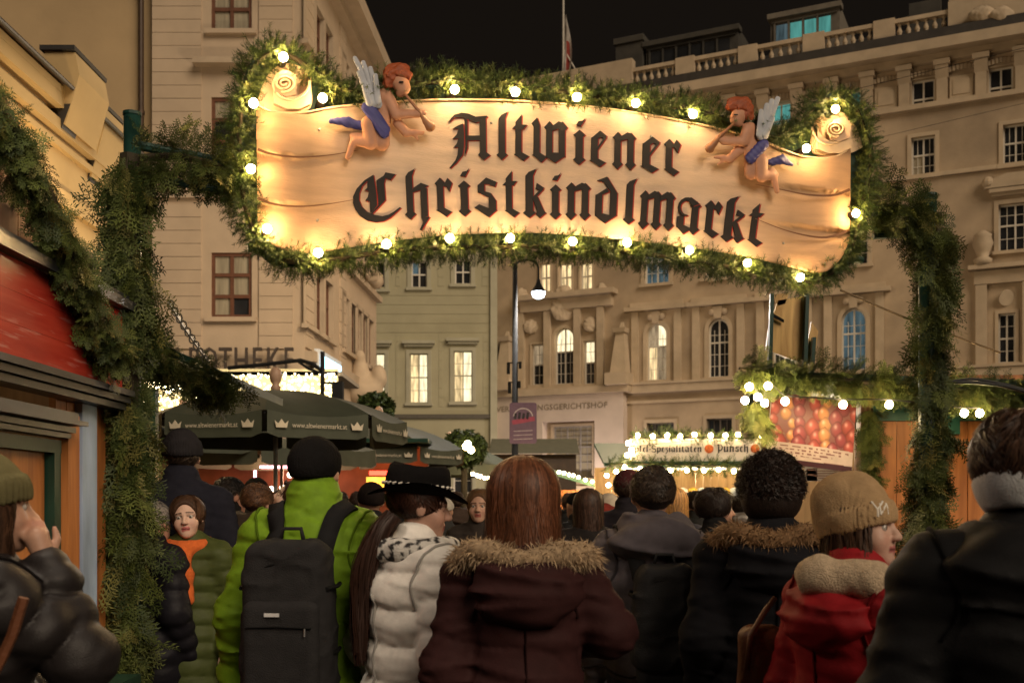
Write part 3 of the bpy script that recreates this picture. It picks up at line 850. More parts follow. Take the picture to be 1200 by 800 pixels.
# flag pole on the palace roof
fp = pal.pix(672, 80, -1)[0]; fb = pal.w(fp, 20.9, .2)
fr_ = thing('flagpole', 'slim flagpole with hanging red and white flag on the palace roof', 'flagpole', fb)
mb = MB(); mb.tube([fb, fb + [0, 0, 6.5]], [.06, .035], 8); mb.build('pole', mat('pale_pole', (.45, .42, .36), .5), fr_)
mb = MB(); mb.tube([fb + [.05, 0, 1.2], fb + [.65, 0, .15]], .03, 6); mb.build('brace', M_wframe, fr_)
Vf = []; Ff = []; nn = 14
for i in range(nn):
    for j in range(5):
        t = i / (nn - 1); s = j / 4
        Vf.append(fb + np.array([.05 + s * (.08 + .26 * math.sin(t * 2.4)), .12 * math.sin(s * 7 + t * 5), .2 + 2.6 * (1 - t)]))
for i in range(nn - 1):
    for j in range(4): Ff.append([i * 5 + j, i * 5 + j + 1, i * 5 + j + 6, i * 5 + j + 5])
mids = [1 if j in (1, 2) and i > 5 else 0 for i in range(nn - 1) for j in range(4)]
mesh_np('flag', np.array(Vf), np.array(Ff), [mat('white_cloth', (.3, .27, .24), .9), mat('red_cloth', (.2, .03, .02), .9)], fr_, True, mids=mids)

# lantern added out of sight to put warm light on the yellow house
wl = thing('added_wall_lamp', 'iron wall lantern added to light the yellow house, unseen behind the gable garland', 'lantern', (XH + .5, 15.6, 4.6))
mb = MB(); mb.tube([(XH + .02, 15.6, 5.2), (XH + .3, 15.6, 5.35), (XH + .55, 15.6, 5.15)], .025, 7); mb.lathe((XH + .55, 15.6, 4.62), [(.05, 0), (.12, .06), (.14, .4), (.05, .5), (.02, .56)], 8); mb.build('lantern_frame', M_black, wl)
mb = MB(); mb.lathe((XH + .55, 15.6, 4.66), [(.06, 0), (.125, .06), (.142, .3), (.06, .36)], 10); mb.build('lantern_glass', emis('lantern_glow', (1., .7, .35), 8.), wl, True)
_ld = bpy.data.lights.new('lamp_light', 'POINT'); _ld.energy = 190; _ld.color = (1., .70, .36); _ld.shadow_soft_size = .15
_lo = bpy.data.objects.new('lamp_light', _ld); link(_lo); _lo.parent = wl; _lo.location = (.75, -.2, .3)
# ================================================================== street lamps
M_lampglow = emis('lamp_glow', (1., .93, .85), 30.)
M_lampwarm = emis('warm_lamp_glow', (1., .78, .5), 22.)
def lamp_light(parent, loc, power, col, rad=.12, spot=None):
    ld = bpy.data.lights.new('lamp_light', 'POINT'); ld.energy = power; ld.color = col; ld.shadow_soft_size = rad
    o = bpy.data.objects.new('lamp_light', ld); link(o); o.parent = parent
    o.location = tuple(np.asarray(loc, float) - wbase(parent)); return o
sl = thing('street_lamp', 'tall black street lamp with curved arm carrying the purple notice in front of the portal', 'street lamp', P(603.5, 590, 22) * [1, 1, 0])
b = P(603.5, 590, 22); zt = P(603, 309, 22)[2]
mb = MB(); mb.tube([(b[0], 22, 0), (b[0], 22, 1.2), (b[0], 22, 1.25), (b[0], 22, zt)], [.11, .1, .075, .05], 12)
mb.build('pole', M_black, sl, True)
mb = MB(); L = P(631, 343, 22); pts = []
for t in np.linspace(0, PI, 12): pts.append(((b[0] + L[0]) / 2 - math.cos(t) * (L[0] - b[0]) / 2, 22, zt - .08 + .16 * math.sin(t)))
pts.append((L[0], 22, L[2] + .22)); mb.tube(pts, .02, 8); mb.build('arm', M_black, sl, True)
mb = MB(); mb.lathe(L, [(.03, .28), (.05, .2), (.09, .12), (.15, .04), (.155, .02), (.03, .06)], 16); mb.build('lamp_shade', M_black, sl, True)
mb = MB(); mb.lathe(L - [0, 0, .02], [(.145, .035), (.14, 0), (.11, -.07), (.05, -.1), (.01, -.105)], 16); mb.build('lamp_bowl', emis('cold_lamp', (.85, .92, 1.), 7.), sl, True)
lamp_light(sl, L - [0, 0, .22], 420, (1., .93, .85), .1)
mb = MB()
for z, dx in ((4.5, .3), (4.1, .25)):
    mb.box((b[0] - .03, 21.97, z), (dx * .45, .015, .012)); mb.box((b[0] - dx * .45, 21.95, z - .12), (.035, .04, .11)); mb.box((b[0] + dx * .35, 21.95, z - .05), (.03, .03, .07))
o_ = mb.build('lamp_bracket', M_black, sl); o_['kind'] = 'stuff'
# purple notice board on the lamp
a = P(597, 519.5, 21.85); c = P(629, 471.5, 21.85)
nb = thing('notice_board', 'purple notice board with pink swash strapped to the street lamp', 'sign', ((a[0] + c[0]) / 2, 21.85, a[2]))
mb = MB(); w, h = c[0] - a[0], c[2] - a[2]; r_ = .05; pts = []
for (cx, cz, a0) in ((c[0] - r_, c[2] - r_, 0), (a[0] + r_, c[2] - r_, 90), (a[0] + r_, a[2] + r_, 180), (c[0] - r_, a[2] + r_, 270)):
    for q in range(4): t = R(a0 + 30 * q); pts.append((cx + r_ * math.cos(t), 21.85, cz + r_ * math.sin(t)))
mb.prism(pts, (0, .04, 0)); mb.build('board', mat('purple_print', (.12, .075, .12), .5, .12, 9.), nb)
def strip(name, pts, wd, m, parent, y, th=.003):
    mb = MB(); n = len(pts); V = []
    for i, (x, z) in enumerate(pts):
        t = np.array(pts[min(i + 1, n - 1)]) - np.array(pts[max(i - 1, 0)]); t = t / np.linalg.norm(t); nn = np.array([-t[1], t[0]]) * wd / 2 * (1 if not callable(wd) else 1)
        V += [(x + nn[0], y, z + nn[1]), (x - nn[0], y, z - nn[1])]
    mb.add(V + [(v[0], v[1] + th, v[2]) for v in V], [[2 * i, 2 * i + 1, 2 * i + 3, 2 * i + 2] for i in range(n - 1)]); return mb.build(name, m, parent)
cx_, cz_ = a[0] + w * .5, a[2] + h * .62
strip('printed_ring', [(cx_ + .2 * math.cos(t), cz_ + .2 * math.sin(t)) for t in np.linspace(.2, PI - .2, 16)], .02, mat('pale_print', (.42, .38, .4), .6), nb, 21.846)
strip('printed_swash', [(a[0] + w * t, a[2] + h * (.5 + .12 * t)) for t in np.linspace(.1, .92, 6)], .09, mat('pink_print', (.26, .05, .09), .6), nb, 21.845)
for q in range(4): strip('printed_lettering', [(a[0] + w * (.2 + .15 * q), cz_ - .02), (a[0] + w * (.23 + .15 * q), cz_ + .1 + .02 * (q % 2))], .05, mat('dark_print', (.02, .018, .025), .6), nb, 21.844)
for q in range(3): strip('printed_line', [(a[0] + w * .15, a[2] + h * (.1 + .1 * q)), (a[0] + w * .85, a[2] + h * (.12 + .1 * q))], .012, mat('pale_print', (.42, .38, .4), .6), nb, 21.846)

# unseen lamps added behind the sign to put warm light on the facades
for i, (px, py, D, pw, lab, col) in enumerate(((500, 205, 25, 480, 'hanging street lamp on a cable behind the left half of the market sign', (1., .72, .42)),
                                      (730, 215, 33, 560, 'hanging street lamp on a cable behind the middle of the market sign', (1., .72, .42)),
                                      (925, 240, 27, 360, 'hanging street lamp on a cable behind the right end of the market sign', (1., .68, .36)))):
    c = P(px, py, D)
    hl = thing('added_cable_lamp', lab, 'street lamp', c - [0, 0, .1], 'lamps hung across the square')
    mb = MB(); mb.lathe(c, [(.05, .3), (.12, .22), (.34, .05), (.35, 0), (.1, .04)], 16); mb.build('lamp_shade', M_black, hl, True)
    mb = MB(); mb.lathe(c, [(.3, .02), (.24, -.08), (.1, -.13), (.01, -.14)], 16); mb.build('lamp_bowl', emis('hanging_glow', (1., .75, .45), 6.), hl, True)
    mb = MB(); mb.tube([c + [-14, 4, 2.2], c + [-6, 1.6, .7], c + [0, 0, .3], c + [6, -1.0, .7], c + [14, -2.5, 2.2]], .006, 5); mb.build('cable', M_black, hl)
    lamp_light(hl, c - [0, 0, .35], pw, col, .2)

# ================================================================== foliage sprays
def spray_fir(seed, L=.11, nn=30):
    r = np.random.default_rng(seed); T = []
    for i in range(nn):
        x = L * (i + 1) / nn * .9; a = r.uniform(0, 6.28); ln = r.uniform(.022, .042); lean = r.uniform(.35, 1.0)
        d = np.array([lean * .8, math.cos(a), math.sin(a)]); d /= np.linalg.norm(d)
        s = np.cross(d, [1, .3, .2]); s /= np.linalg.norm(s)
        b = np.array([x, 0, 0]); w = .0021
        T.append([b - s * w, b + s * w, b + d * ln])
    T.append([[0, -.002, 0], [0, .002, 0], [L, 0, 0]])
    return np.array(T)
def spray_thuja(seed, L=.24, nb=8):
    r = np.random.default_rng(seed); T = []
    bend = r.uniform(.05, .35)
    ax = lambda t: np.array([L * t, 0, -bend * L * t * t])
    for i in range(nb):
        t = .12 + .85 * i / (nb - 1); o = ax(t)
        for sg in (-1, 1):
            bl = L * (.42 * math.sin(PI * (.18 + .75 * (1 - t) * .9)) + .08) * r.uniform(.7, 1.2)
            dr = np.array([math.cos(R(48)), sg * math.sin(R(48)), r.uniform(-.35, .1)]); dr /= np.linalg.norm(dr)
            up = np.array([0, 0, 1.])
            sd = np.cross(dr, up); sd /= np.linalg.norm(sd)
            T.append([o - sd * .004, o + sd * .004, o + dr * bl])
            for q in range(3):
                b = o + dr * bl * (.25 + .25 * q)
                for s2 in (-1, 1):
                    d2 = dr * .75 + sd * s2 * .65 + up * r.uniform(-.3, .3); ll = bl * .36 * r.uniform(.7, 1.2)
                    e = b + d2 * ll; pw = np.cross(d2, up); pw = pw / (np.linalg.norm(pw) + 1e-6) * .0085
                    T.append([b - pw * .4, b + (e - b) * .6 + pw, e])
    for i in range(4): T.append([ax(i / 4) + [0, -.0025, 0], ax(i / 4) + [0, .0025, 0], ax((i + 1) / 4)])
    return np.array(T)
FIR = [spray_fir(i) for i in range(8)]
THU = [spray_thuja(20 + i) for i in range(10)]
M_fir = mat('fir_needles', (1, 1, 1), .55, .25, 30., attr=True, spec=.35)
M_thu = mat('cypress_leaves', (1, 1, 1), .6, .25, 20., attr=True, spec=.3)
M_twig = mat('brown_twig', (.04, .03, .015), .8, .2)
def resample(pts, step):
    pts = np.asarray(pts, float); seg = np.linalg.norm(np.diff(pts, axis=0), axis=1); s = np.concatenate([[0], np.cumsum(seg)])
    n = max(2, int(s[-1] / step)); t = np.linspace(0, s[-1], n)
    return np.stack([np.interp(t, s, pts[:, i]) for i in range(3)], 1), s[-1]
def garland(name, label, pts, rad, dens, kind, cols, droop=.4, scale=1., group=None, closed=False, lump=.3, out=1., root=None, along=.5):
    pts = np.asarray(pts, float); r = np.random.default_rng(abs(hash(label)) % 9999 if False else len(label) * 7 + int(abs(pts[0]).sum() * 100) % 991)
    path, L = resample(pts, .03); n = int(L * dens)
    root = root or thing(name, label, 'garland', path[len(path) // 2] if name != 'post_garland' else (path[0] * [1, 1, 0]), group)
    mb = MB(); st, _ = resample(pts, .12); mb.tube(st, .25 * rad if np.isscalar(rad) else .055, 6); mb.build('stem', M_twig, root)
    ti = r.uniform(0, len(path) - 1.001, n); i0 = ti.astype(int); fr = (ti - i0)[:, None]
    c = path[i0] * (1 - fr) + path[i0 + 1] * fr; tg = path[i0 + 1] - path[i0]; tg /= np.linalg.norm(tg, axis=1)[:, None]
    rv = r.normal(size=(n, 3)); rv -= tg * (rv * tg).sum(1)[:, None]; rv /= np.linalg.norm(rv, axis=1)[:, None]
    lum = 1 + lump * np.sin(ti * .35 + 1) * np.sin(ti * .13) + lump * .6 * r.normal(size=n) * .3
    if np.isscalar(rad): rr = rad
    else: rr = np.interp(ti / len(path), np.linspace(0, 1, len(rad)), rad)
    pos = c + rv * (rr * lum * np.sqrt(r.uniform(.02, .6, n)))[:, None]
    sg = np.where(r.uniform(size=n) < .5, -1, 1)[:, None] if droop < .3 else np.ones((n, 1))
    d = rv * out + tg * along * sg * r.uniform(-.2, 1, (n, 1)) + np.array([0, 0, -1]) * droop * r.uniform(.3, 1.4, (n, 1)) + r.normal(size=(n, 3)) * .25
    d /= np.linalg.norm(d, axis=1)[:, None]
    u2 = r.normal(size=(n, 3)) * .5 + rv; y = np.cross(u2, d); y /= np.linalg.norm(y, axis=1)[:, None]; z = np.cross(d, y)
    M = np.stack([d, y, z], 2) * (scale * r.uniform(.5, 1.45, n))[:, None, None]
    TP = FIR if kind == 'fir' else THU
    vs = []; cl = []; var = r.integers(0, len(TP), n)
    cols = np.asarray(cols)
    for v in range(len(TP)):
        k = np.where(var == v)[0]
        if len(k) == 0: continue
        T = TP[v].reshape(-1, 3)
        W = np.einsum('nij,mj->nmi', M[k], T) + pos[k][:, None, :]
        vs.append(W.reshape(-1, 3))
        mixf = r.uniform(0, 1, (len(k), 1)) ** 1.3
        base = cols[0] * (1 - mixf) + cols[1] * mixf
        yel = (r.uniform(size=(len(k), 1)) < .12); base = np.where(yel, base * 0.4 + cols[2] * .6, base)
        cl.append(np.repeat(base, len(T), 0))
    V = np.concatenate(vs); C = np.concatenate(cl); F = np.arange(len(V)).reshape(-1, 3)
    o = mesh_np('foliage', V, F, M_fir if kind == 'fir' else M_thu, root, False, cols=C); o['kind'] = 'stuff'
    return root
C_FIR = [(.035, .062, .012), (.10, .14, .03), (.17, .18, .05)]
C_THU = [(.028, .044, .010), (.105, .128, .028), (.19, .165, .045)]

# ================================================================== gate posts
GD = lambda px: 1 / (1 / 5.3 + (1 / 6.75 - 1 / 5.3) / (1088 - 155) * (px - 155))
gp = Plane(P(155, 590, GD(155))[:2], P(1088, 590, GD(1088))[:2])
# post and arm, left
uA = 0.; zA = gp.pix(155, 135)[1]; uB = gp.pix(1087, 300)[0]; zB = gp.pix(1087, 230)[1]
for (u, z, lab, arm) in ((uA, zA, 'dark green gate post wrapped in greenery beside the red stall', (278, 188)), (uB, zB, 'dark green gate post wrapped in greenery in front of the orange plank stall', (1030, 246))):
    t = thing('gate_post', lab, 'post', gp.w(u, 0), 'posts of the market gate')
    mb = MB(); mb.tube([gp.w(u, 0, 0), gp.w(u, z, 0)], .042 if u < 1 else .055, 14); mb.build('pole', M_postgreen, t, True)
    mb = MB(); mb.tube([gp.w(u, z - .004, 0), gp.w(u, z + .012, 0)], .046 if u < 1 else .06, 14); mb.build('cap', M_postgreen, t)
    ua, za = gp.pix(*arm)
    mb = MB(); mb.tube([gp.w(u, za + .03, 0), gp.w(ua, za, -.06)], .025, 8); mb.tube([gp.w(u, za - .12, 0), gp.w(ua, za - .15, -.06)], .02, 8); mb.build('arm', M_postgreen, t)
    mb = MB(); mb.lathe(gp.w(u, 0, 0), [(.2, 0), (.2, .03), (.08, .05), (.07, .2)], 16); mb.build('foot', M_postgreen, t)

# ================================================================== the market sign
ssc = 1. / 210          # metres per photo pixel on the sign, roughly
def sp(px, py, off=0.): return gp.pt(px, py, off)
sign = thing('market_sign', 'large parchment scroll sign lettered in black Fraktur hung over the market entrance', 'sign', sp(650, 300))
def curve(keys, n=60):
    k = np.asarray(keys, float); t = np.linspace(0, len(k) - 1, n); o = []
    for tt in t:
        i = min(int(tt), len(k) - 2); f = tt - i
        p0, p1, p2, p3 = k[max(i - 1, 0)], k[i], k[i + 1], k[min(i + 2, len(k) - 1)]
        o.append(.5 * ((2 * p1) + (-p0 + p2) * f + (2 * p0 - 5 * p1 + 4 * p2 - p3) * f * f + (-p0 + 3 * p1 - 3 * p2 + p3) * f ** 3))
    return np.array(o)
top = curve([(300, 118), (310, 127), (335, 133), (362, 131), (390, 126), (450, 120), (520, 117), (600, 118), (680, 124), (750, 133), (830, 148), (885, 162), (930, 180), (955, 185), (976, 184), (990, 178), (997, 170)], 120)
bot = curve([(302, 262), (312, 280), (330, 292), (350, 296), (375, 295), (450, 284), (520, 276), (600, 273), (665, 275), (740, 282), (820, 292), (880, 302), (925, 313), (952, 319), (970, 317), (986, 302), (996, 280)], 120)
# relief of the folded bands at either end
NS, NT = 120, 46
def soff(x, y):
    """how far the sheet stands proud of the board at a photo pixel"""
    off = 0.; fl = max(0, 1 - max(0, x - 305) / 120.); fr2 = max(0, 1 - max(0, 992 - x) / 150.)
    if fl > 0:
        e1, e2 = 178 + 6 * math.sin((x - 302) / 40.), 236 + 5 * math.sin((x - 302) / 40.)
        s = (y - 125) / 55 if y < e1 else (y - e1) / 58 if y < e2 else (y - e2) / 58
        off += fl ** 1.2 * (.035 * (s - .5) + .025 * math.sin(PI * min(max((x - 301) / 60, 0), 1)))
    if fr2 > 0:
        e1, e2 = 228 - 3 * math.sin((997 - x) / 40.) - (997 - x) * .08, 272 - (997 - x) * .12
        s = (y - 175) / 55 if y < e1 else (y - e1) / 45 if y < e2 else (y - e2) / 40
        off += fr2 ** 1.2 * (.035 * (s - .5) + .025 * math.sin(PI * min(max((997 - x) / 60, 0), 1)))
    return .07 + off + .006 * math.sin(x * .02)
V = []
for i in range(NS):
    for j in range(NT):
        t = j / (NT - 1); p = top[i] * (1 - t) + bot[i] * t; V.append(sp(p[0], p[1], soff(p[0], p[1])))
nV = len(V); V += [sp(*(top[i] * (1 - j) + bot[i] * j), .03) for i in range(NS) for j in (0, 1)]
F = [[i * NT + j, i * NT + j + 1, (i + 1) * NT + j + 1, (i + 1) * NT + j] for i in range(NS - 1) for j in range(NT - 1)]
F += [[i * NT, (i + 1) * NT, nV + 2 * i + 2, nV + 2 * i] for i in range(NS - 1)] + [[i * NT + NT - 1, nV + 2 * i + 1, nV + 2 * i + 3, (i + 1) * NT + NT - 1] for i in range(NS - 1)]
M_par = mat('parchment_paint', (.62, .43, .285), .62, .13, 3.2, .15, 30., stretch=(1, 1, 7), spec=.25, dirt=.12)
M_par2 = mat('parchment_light', (.72, .53, .33), .6, .08, 4., .1, 30., spec=.25)
M_par3 = mat('parchment_shade', (.40, .22, .10), .65, .12, 4.)
pc_ = np.zeros((len(V), 3))
for i in range(NS):
    for j in range(NT):
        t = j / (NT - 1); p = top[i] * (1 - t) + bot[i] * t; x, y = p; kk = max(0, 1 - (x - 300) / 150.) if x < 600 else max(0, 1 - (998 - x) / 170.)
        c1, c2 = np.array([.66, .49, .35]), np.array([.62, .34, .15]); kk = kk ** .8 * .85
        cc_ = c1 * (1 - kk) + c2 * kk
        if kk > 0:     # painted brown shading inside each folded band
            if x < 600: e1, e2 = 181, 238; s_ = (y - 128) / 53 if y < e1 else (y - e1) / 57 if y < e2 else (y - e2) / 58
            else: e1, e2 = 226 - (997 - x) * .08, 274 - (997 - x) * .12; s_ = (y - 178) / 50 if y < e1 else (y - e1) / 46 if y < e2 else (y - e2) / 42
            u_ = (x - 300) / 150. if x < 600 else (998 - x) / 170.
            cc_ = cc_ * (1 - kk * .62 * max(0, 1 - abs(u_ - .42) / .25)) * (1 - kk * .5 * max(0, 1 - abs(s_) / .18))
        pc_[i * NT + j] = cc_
pc_[nV:] = (.5, .33, .2)
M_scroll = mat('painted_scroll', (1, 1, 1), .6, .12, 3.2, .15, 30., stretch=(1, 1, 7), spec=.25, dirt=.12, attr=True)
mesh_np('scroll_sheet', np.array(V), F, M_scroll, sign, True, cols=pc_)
# painted fold lines (tapered dark strokes)
def paint(name, pts, w0, w1, m, off, parent=sign, th=.002):
    n = len(pts); mb = MB(); V = []
    for i in range(n):
        t = np.array(pts[min(i + 1, n - 1)], float) - np.array(pts[max(i - 1, 0)], float); t /= np.linalg.norm(t) + 1e-9
        nn = np.array([-t[1], t[0]]); w = (w0 + (w1 - w0) * i / (n - 1)) / 2
        V += [sp(pts[i][0] + nn[0] * w, pts[i][1] + nn[1] * w, off), sp(pts[i][0] - nn[0] * w, pts[i][1] - nn[1] * w, off)]
    mb.add(V, [[2 * i, 2 * i + 1, 2 * i + 3, 2 * i + 2] for i in range(n - 1)])
    return mb.build(name, m, parent)
M_fold = mat('fold_line_paint', (.17, .07, .03), .7, .2)
# backing board, dark green, follows the garland
back = curve([(325, 52), (365, 72), (400, 104), (440, 108), (540, 96), (600, 100), (720, 114), (830, 134), (900, 160), (935, 150), (952, 122), (978, 108), (1004, 118), (1018, 150), (1024, 190), (1012, 235), (1004, 290), (985, 318), (945, 334), (880, 318), (820, 307), (740, 296), (670, 288), (600, 286), (520, 288), (450, 296), (375, 308), (335, 312), (308, 300), (290, 262), (282, 210), (278, 150), (283, 100), (300, 65), (325, 52)], 140)[:-1]
mb = MB(); mb.prism([sp(x, y, .005) for x, y in back], gp.n * -.035); mb.build('backing_board', mat('green_board', (.03, .075, .045), .5, .15, 5.), sign)
mb = MB()
for y in (150, 260):
    mb.tube([sp(290, y + 30, -.06), sp(650, y, -.06), sp(1010, y + 45, -.06)], .025, 8)
mb.build('rear_frame', M_postgreen, sign)
# scroll curls at both top corners: back sheet, outer roll, inner roll with rolled rim
def curl(cx, cy, s, flip):
    X = lambda x, y: (cx + flip * (x - 341) * s, cy + (y - 105) * s)
    bk = curve([X(301, 122), X(308, 100), X(320, 82), X(338, 76), (X(356, 84)), X(364, 104), X(363, 128), X(338, 134), X(312, 128)], 40)
    mb = MB(); mb.prism([sp(x, y, .03) for x, y in bk], gp.n * .02)
    k = mb.build('scroll_curl', M_par2, sign)
    rim = [X(320 + 21.5 * (1 - math.cos(t)), 95 + 22 * math.sin(t)) for t in np.linspace(0, PI, 20)]
    body = rim + [X(363, 126), X(350, 132), X(335, 132), X(320, 125)]
    mb = MB(); mb.prism([sp(x, y, .03) for x, y in body], gp.n * .055); mb.build('outer_roll', M_par2, k)
    inn = [X(320 + 13 * (1 - math.cos(t)), 98 + 0 * t) for t in np.linspace(0, PI, 10)]
    top_ = [X(333 + 13 * math.cos(t), 98 - 11 * math.sin(t)) for t in np.linspace(0, PI, 14)]
    mb = MB(); mb.prism([sp(x, y, .045) for x, y in top_ + [X(320, 98), X(321, 112), X(334, 117), X(346, 114)]], gp.n * .05); mb.build('inner_roll', M_par, k)
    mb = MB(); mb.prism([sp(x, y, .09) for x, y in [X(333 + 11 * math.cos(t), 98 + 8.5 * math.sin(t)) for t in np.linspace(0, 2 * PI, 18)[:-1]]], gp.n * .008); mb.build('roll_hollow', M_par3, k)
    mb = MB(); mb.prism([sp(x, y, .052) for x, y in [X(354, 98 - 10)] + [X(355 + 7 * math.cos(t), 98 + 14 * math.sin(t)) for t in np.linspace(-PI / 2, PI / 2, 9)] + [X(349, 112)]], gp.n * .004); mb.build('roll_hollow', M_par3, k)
    spi = []
    for t in np.linspace(0, 4.6 * PI, 60):
        r = 2.2 + 10 * t / (4.6 * PI); spi.append(sp(*X(333 + r * math.cos(t) * 1.02, 98 + r * .8 * math.sin(t)), .104))
    mb = MB(); mb.tube(spi, .0062 * s, 6)
    mb.tube([sp(x, y, .088) for x, y in rim], .0068 * s, 6); mb.build('rolled_rim', M_par2, k, True)
curl(341, 105, 1.0, 1)
curl(972, 158, .92, -1)
rimt = MB(); rimt.tube([sp(x, y, .075) for x, y in top], .006, 6); rimt.build('top_rim', M_par2, sign, True)
paint('fold_line', curve([(302, 175), (320, 181), (350, 184), (385, 182), (420, 176)], 16), 3.4, .5, M_fold, .114)
paint('fold_line', curve([(302, 232), (320, 239), (350, 242), (385, 239), (415, 234)], 16), 3.4, .5, M_fold, .114)
paint('fold_line', curve([(996, 222), (975, 229), (945, 228), (915, 222), (885, 216)], 16), 3.4, .5, M_fold, .114)
paint('fold_line', curve([(992, 271), (970, 278), (945, 276), (915, 268), (885, 256)], 16), 3.4, .5, M_fold, .114)

# ---- Fraktur letters: built from stems with diamond feet, hairlines and lozenges (stem width = 1)
def stem(x, y0, y1, w=.5): return [[(x - w, y0 + .75), (x + w, y0 + .75), (x + w, y1 - .75), (x - w, y1 - .75)], dia(x, y1 - .72, .85, .72)[0], dia(x, y0 + .72, .85, .72)[0]]
def dia(x, y, a, b): return [[(x - a, y), (x, y - b), (x + a, y), (x, y + b)]]
def ln(x0, y0, x1, y1, w):
    d = math.hypot(x1 - x0, y1 - y0); nx, ny = -(y1 - y0) / d * w / 2, (x1 - x0) / d * w / 2
    return [[(x0 + nx, y0 + ny), (x0 - nx, y0 - ny), (x1 - nx, y1 - ny), (x1 + nx, y1 + ny)]]
def arc(cx, cy, rx, ry, a0, a1, w0, w1, n=9):
    o = []
    for i in range(n):
        t0, t1 = R(a0 + (a1 - a0) * i / n), R(a0 + (a1 - a0) * (i + 1) / n)
        wa, wb = w0 + (w1 - w0) * i / n, w0 + (w1 - w0) * (i + 1) / n
        o.append([(cx + (rx + wa / 2) * math.cos(t0), cy + (ry + wa / 2) * math.sin(t0)), (cx + (rx - wa / 2) * math.cos(t0), cy + (ry - wa / 2) * math.sin(t0)),
                  (cx + (rx - wb / 2) * math.cos(t1), cy + (ry - wb / 2) * math.sin(t1)), (cx + (rx + wb / 2) * math.cos(t1), cy + (ry + wb / 2) * math.sin(t1))])
    return o
def foot(x, y=0.): return [[(x - .75, y + .85), (x + .5, y + 1.15), (x + 1.75, y + .62), (x + .85, y), (x - .1, y + .55)]]
lst = lambda x, y0, y1: [[(x - .5, y0 + .75), (x + .5, y0 + .75), (x + .5, y1 - 1.1), (x + .9, y1 - .15), (x + 1.15, y1), (x - .1, y1 - .55), (x - .5, y1 - 1.05)], dia(x, y0 + .72, .85, .72)[0]]
lft = lambda x, y1: [[(x - .5, .75), (x + .5, .75), (x + .5, y1 - 1.0), (x + .55, y1), (x - .1, y1 - .6), (x - .5, y1 - 1.0)]] + foot(x)
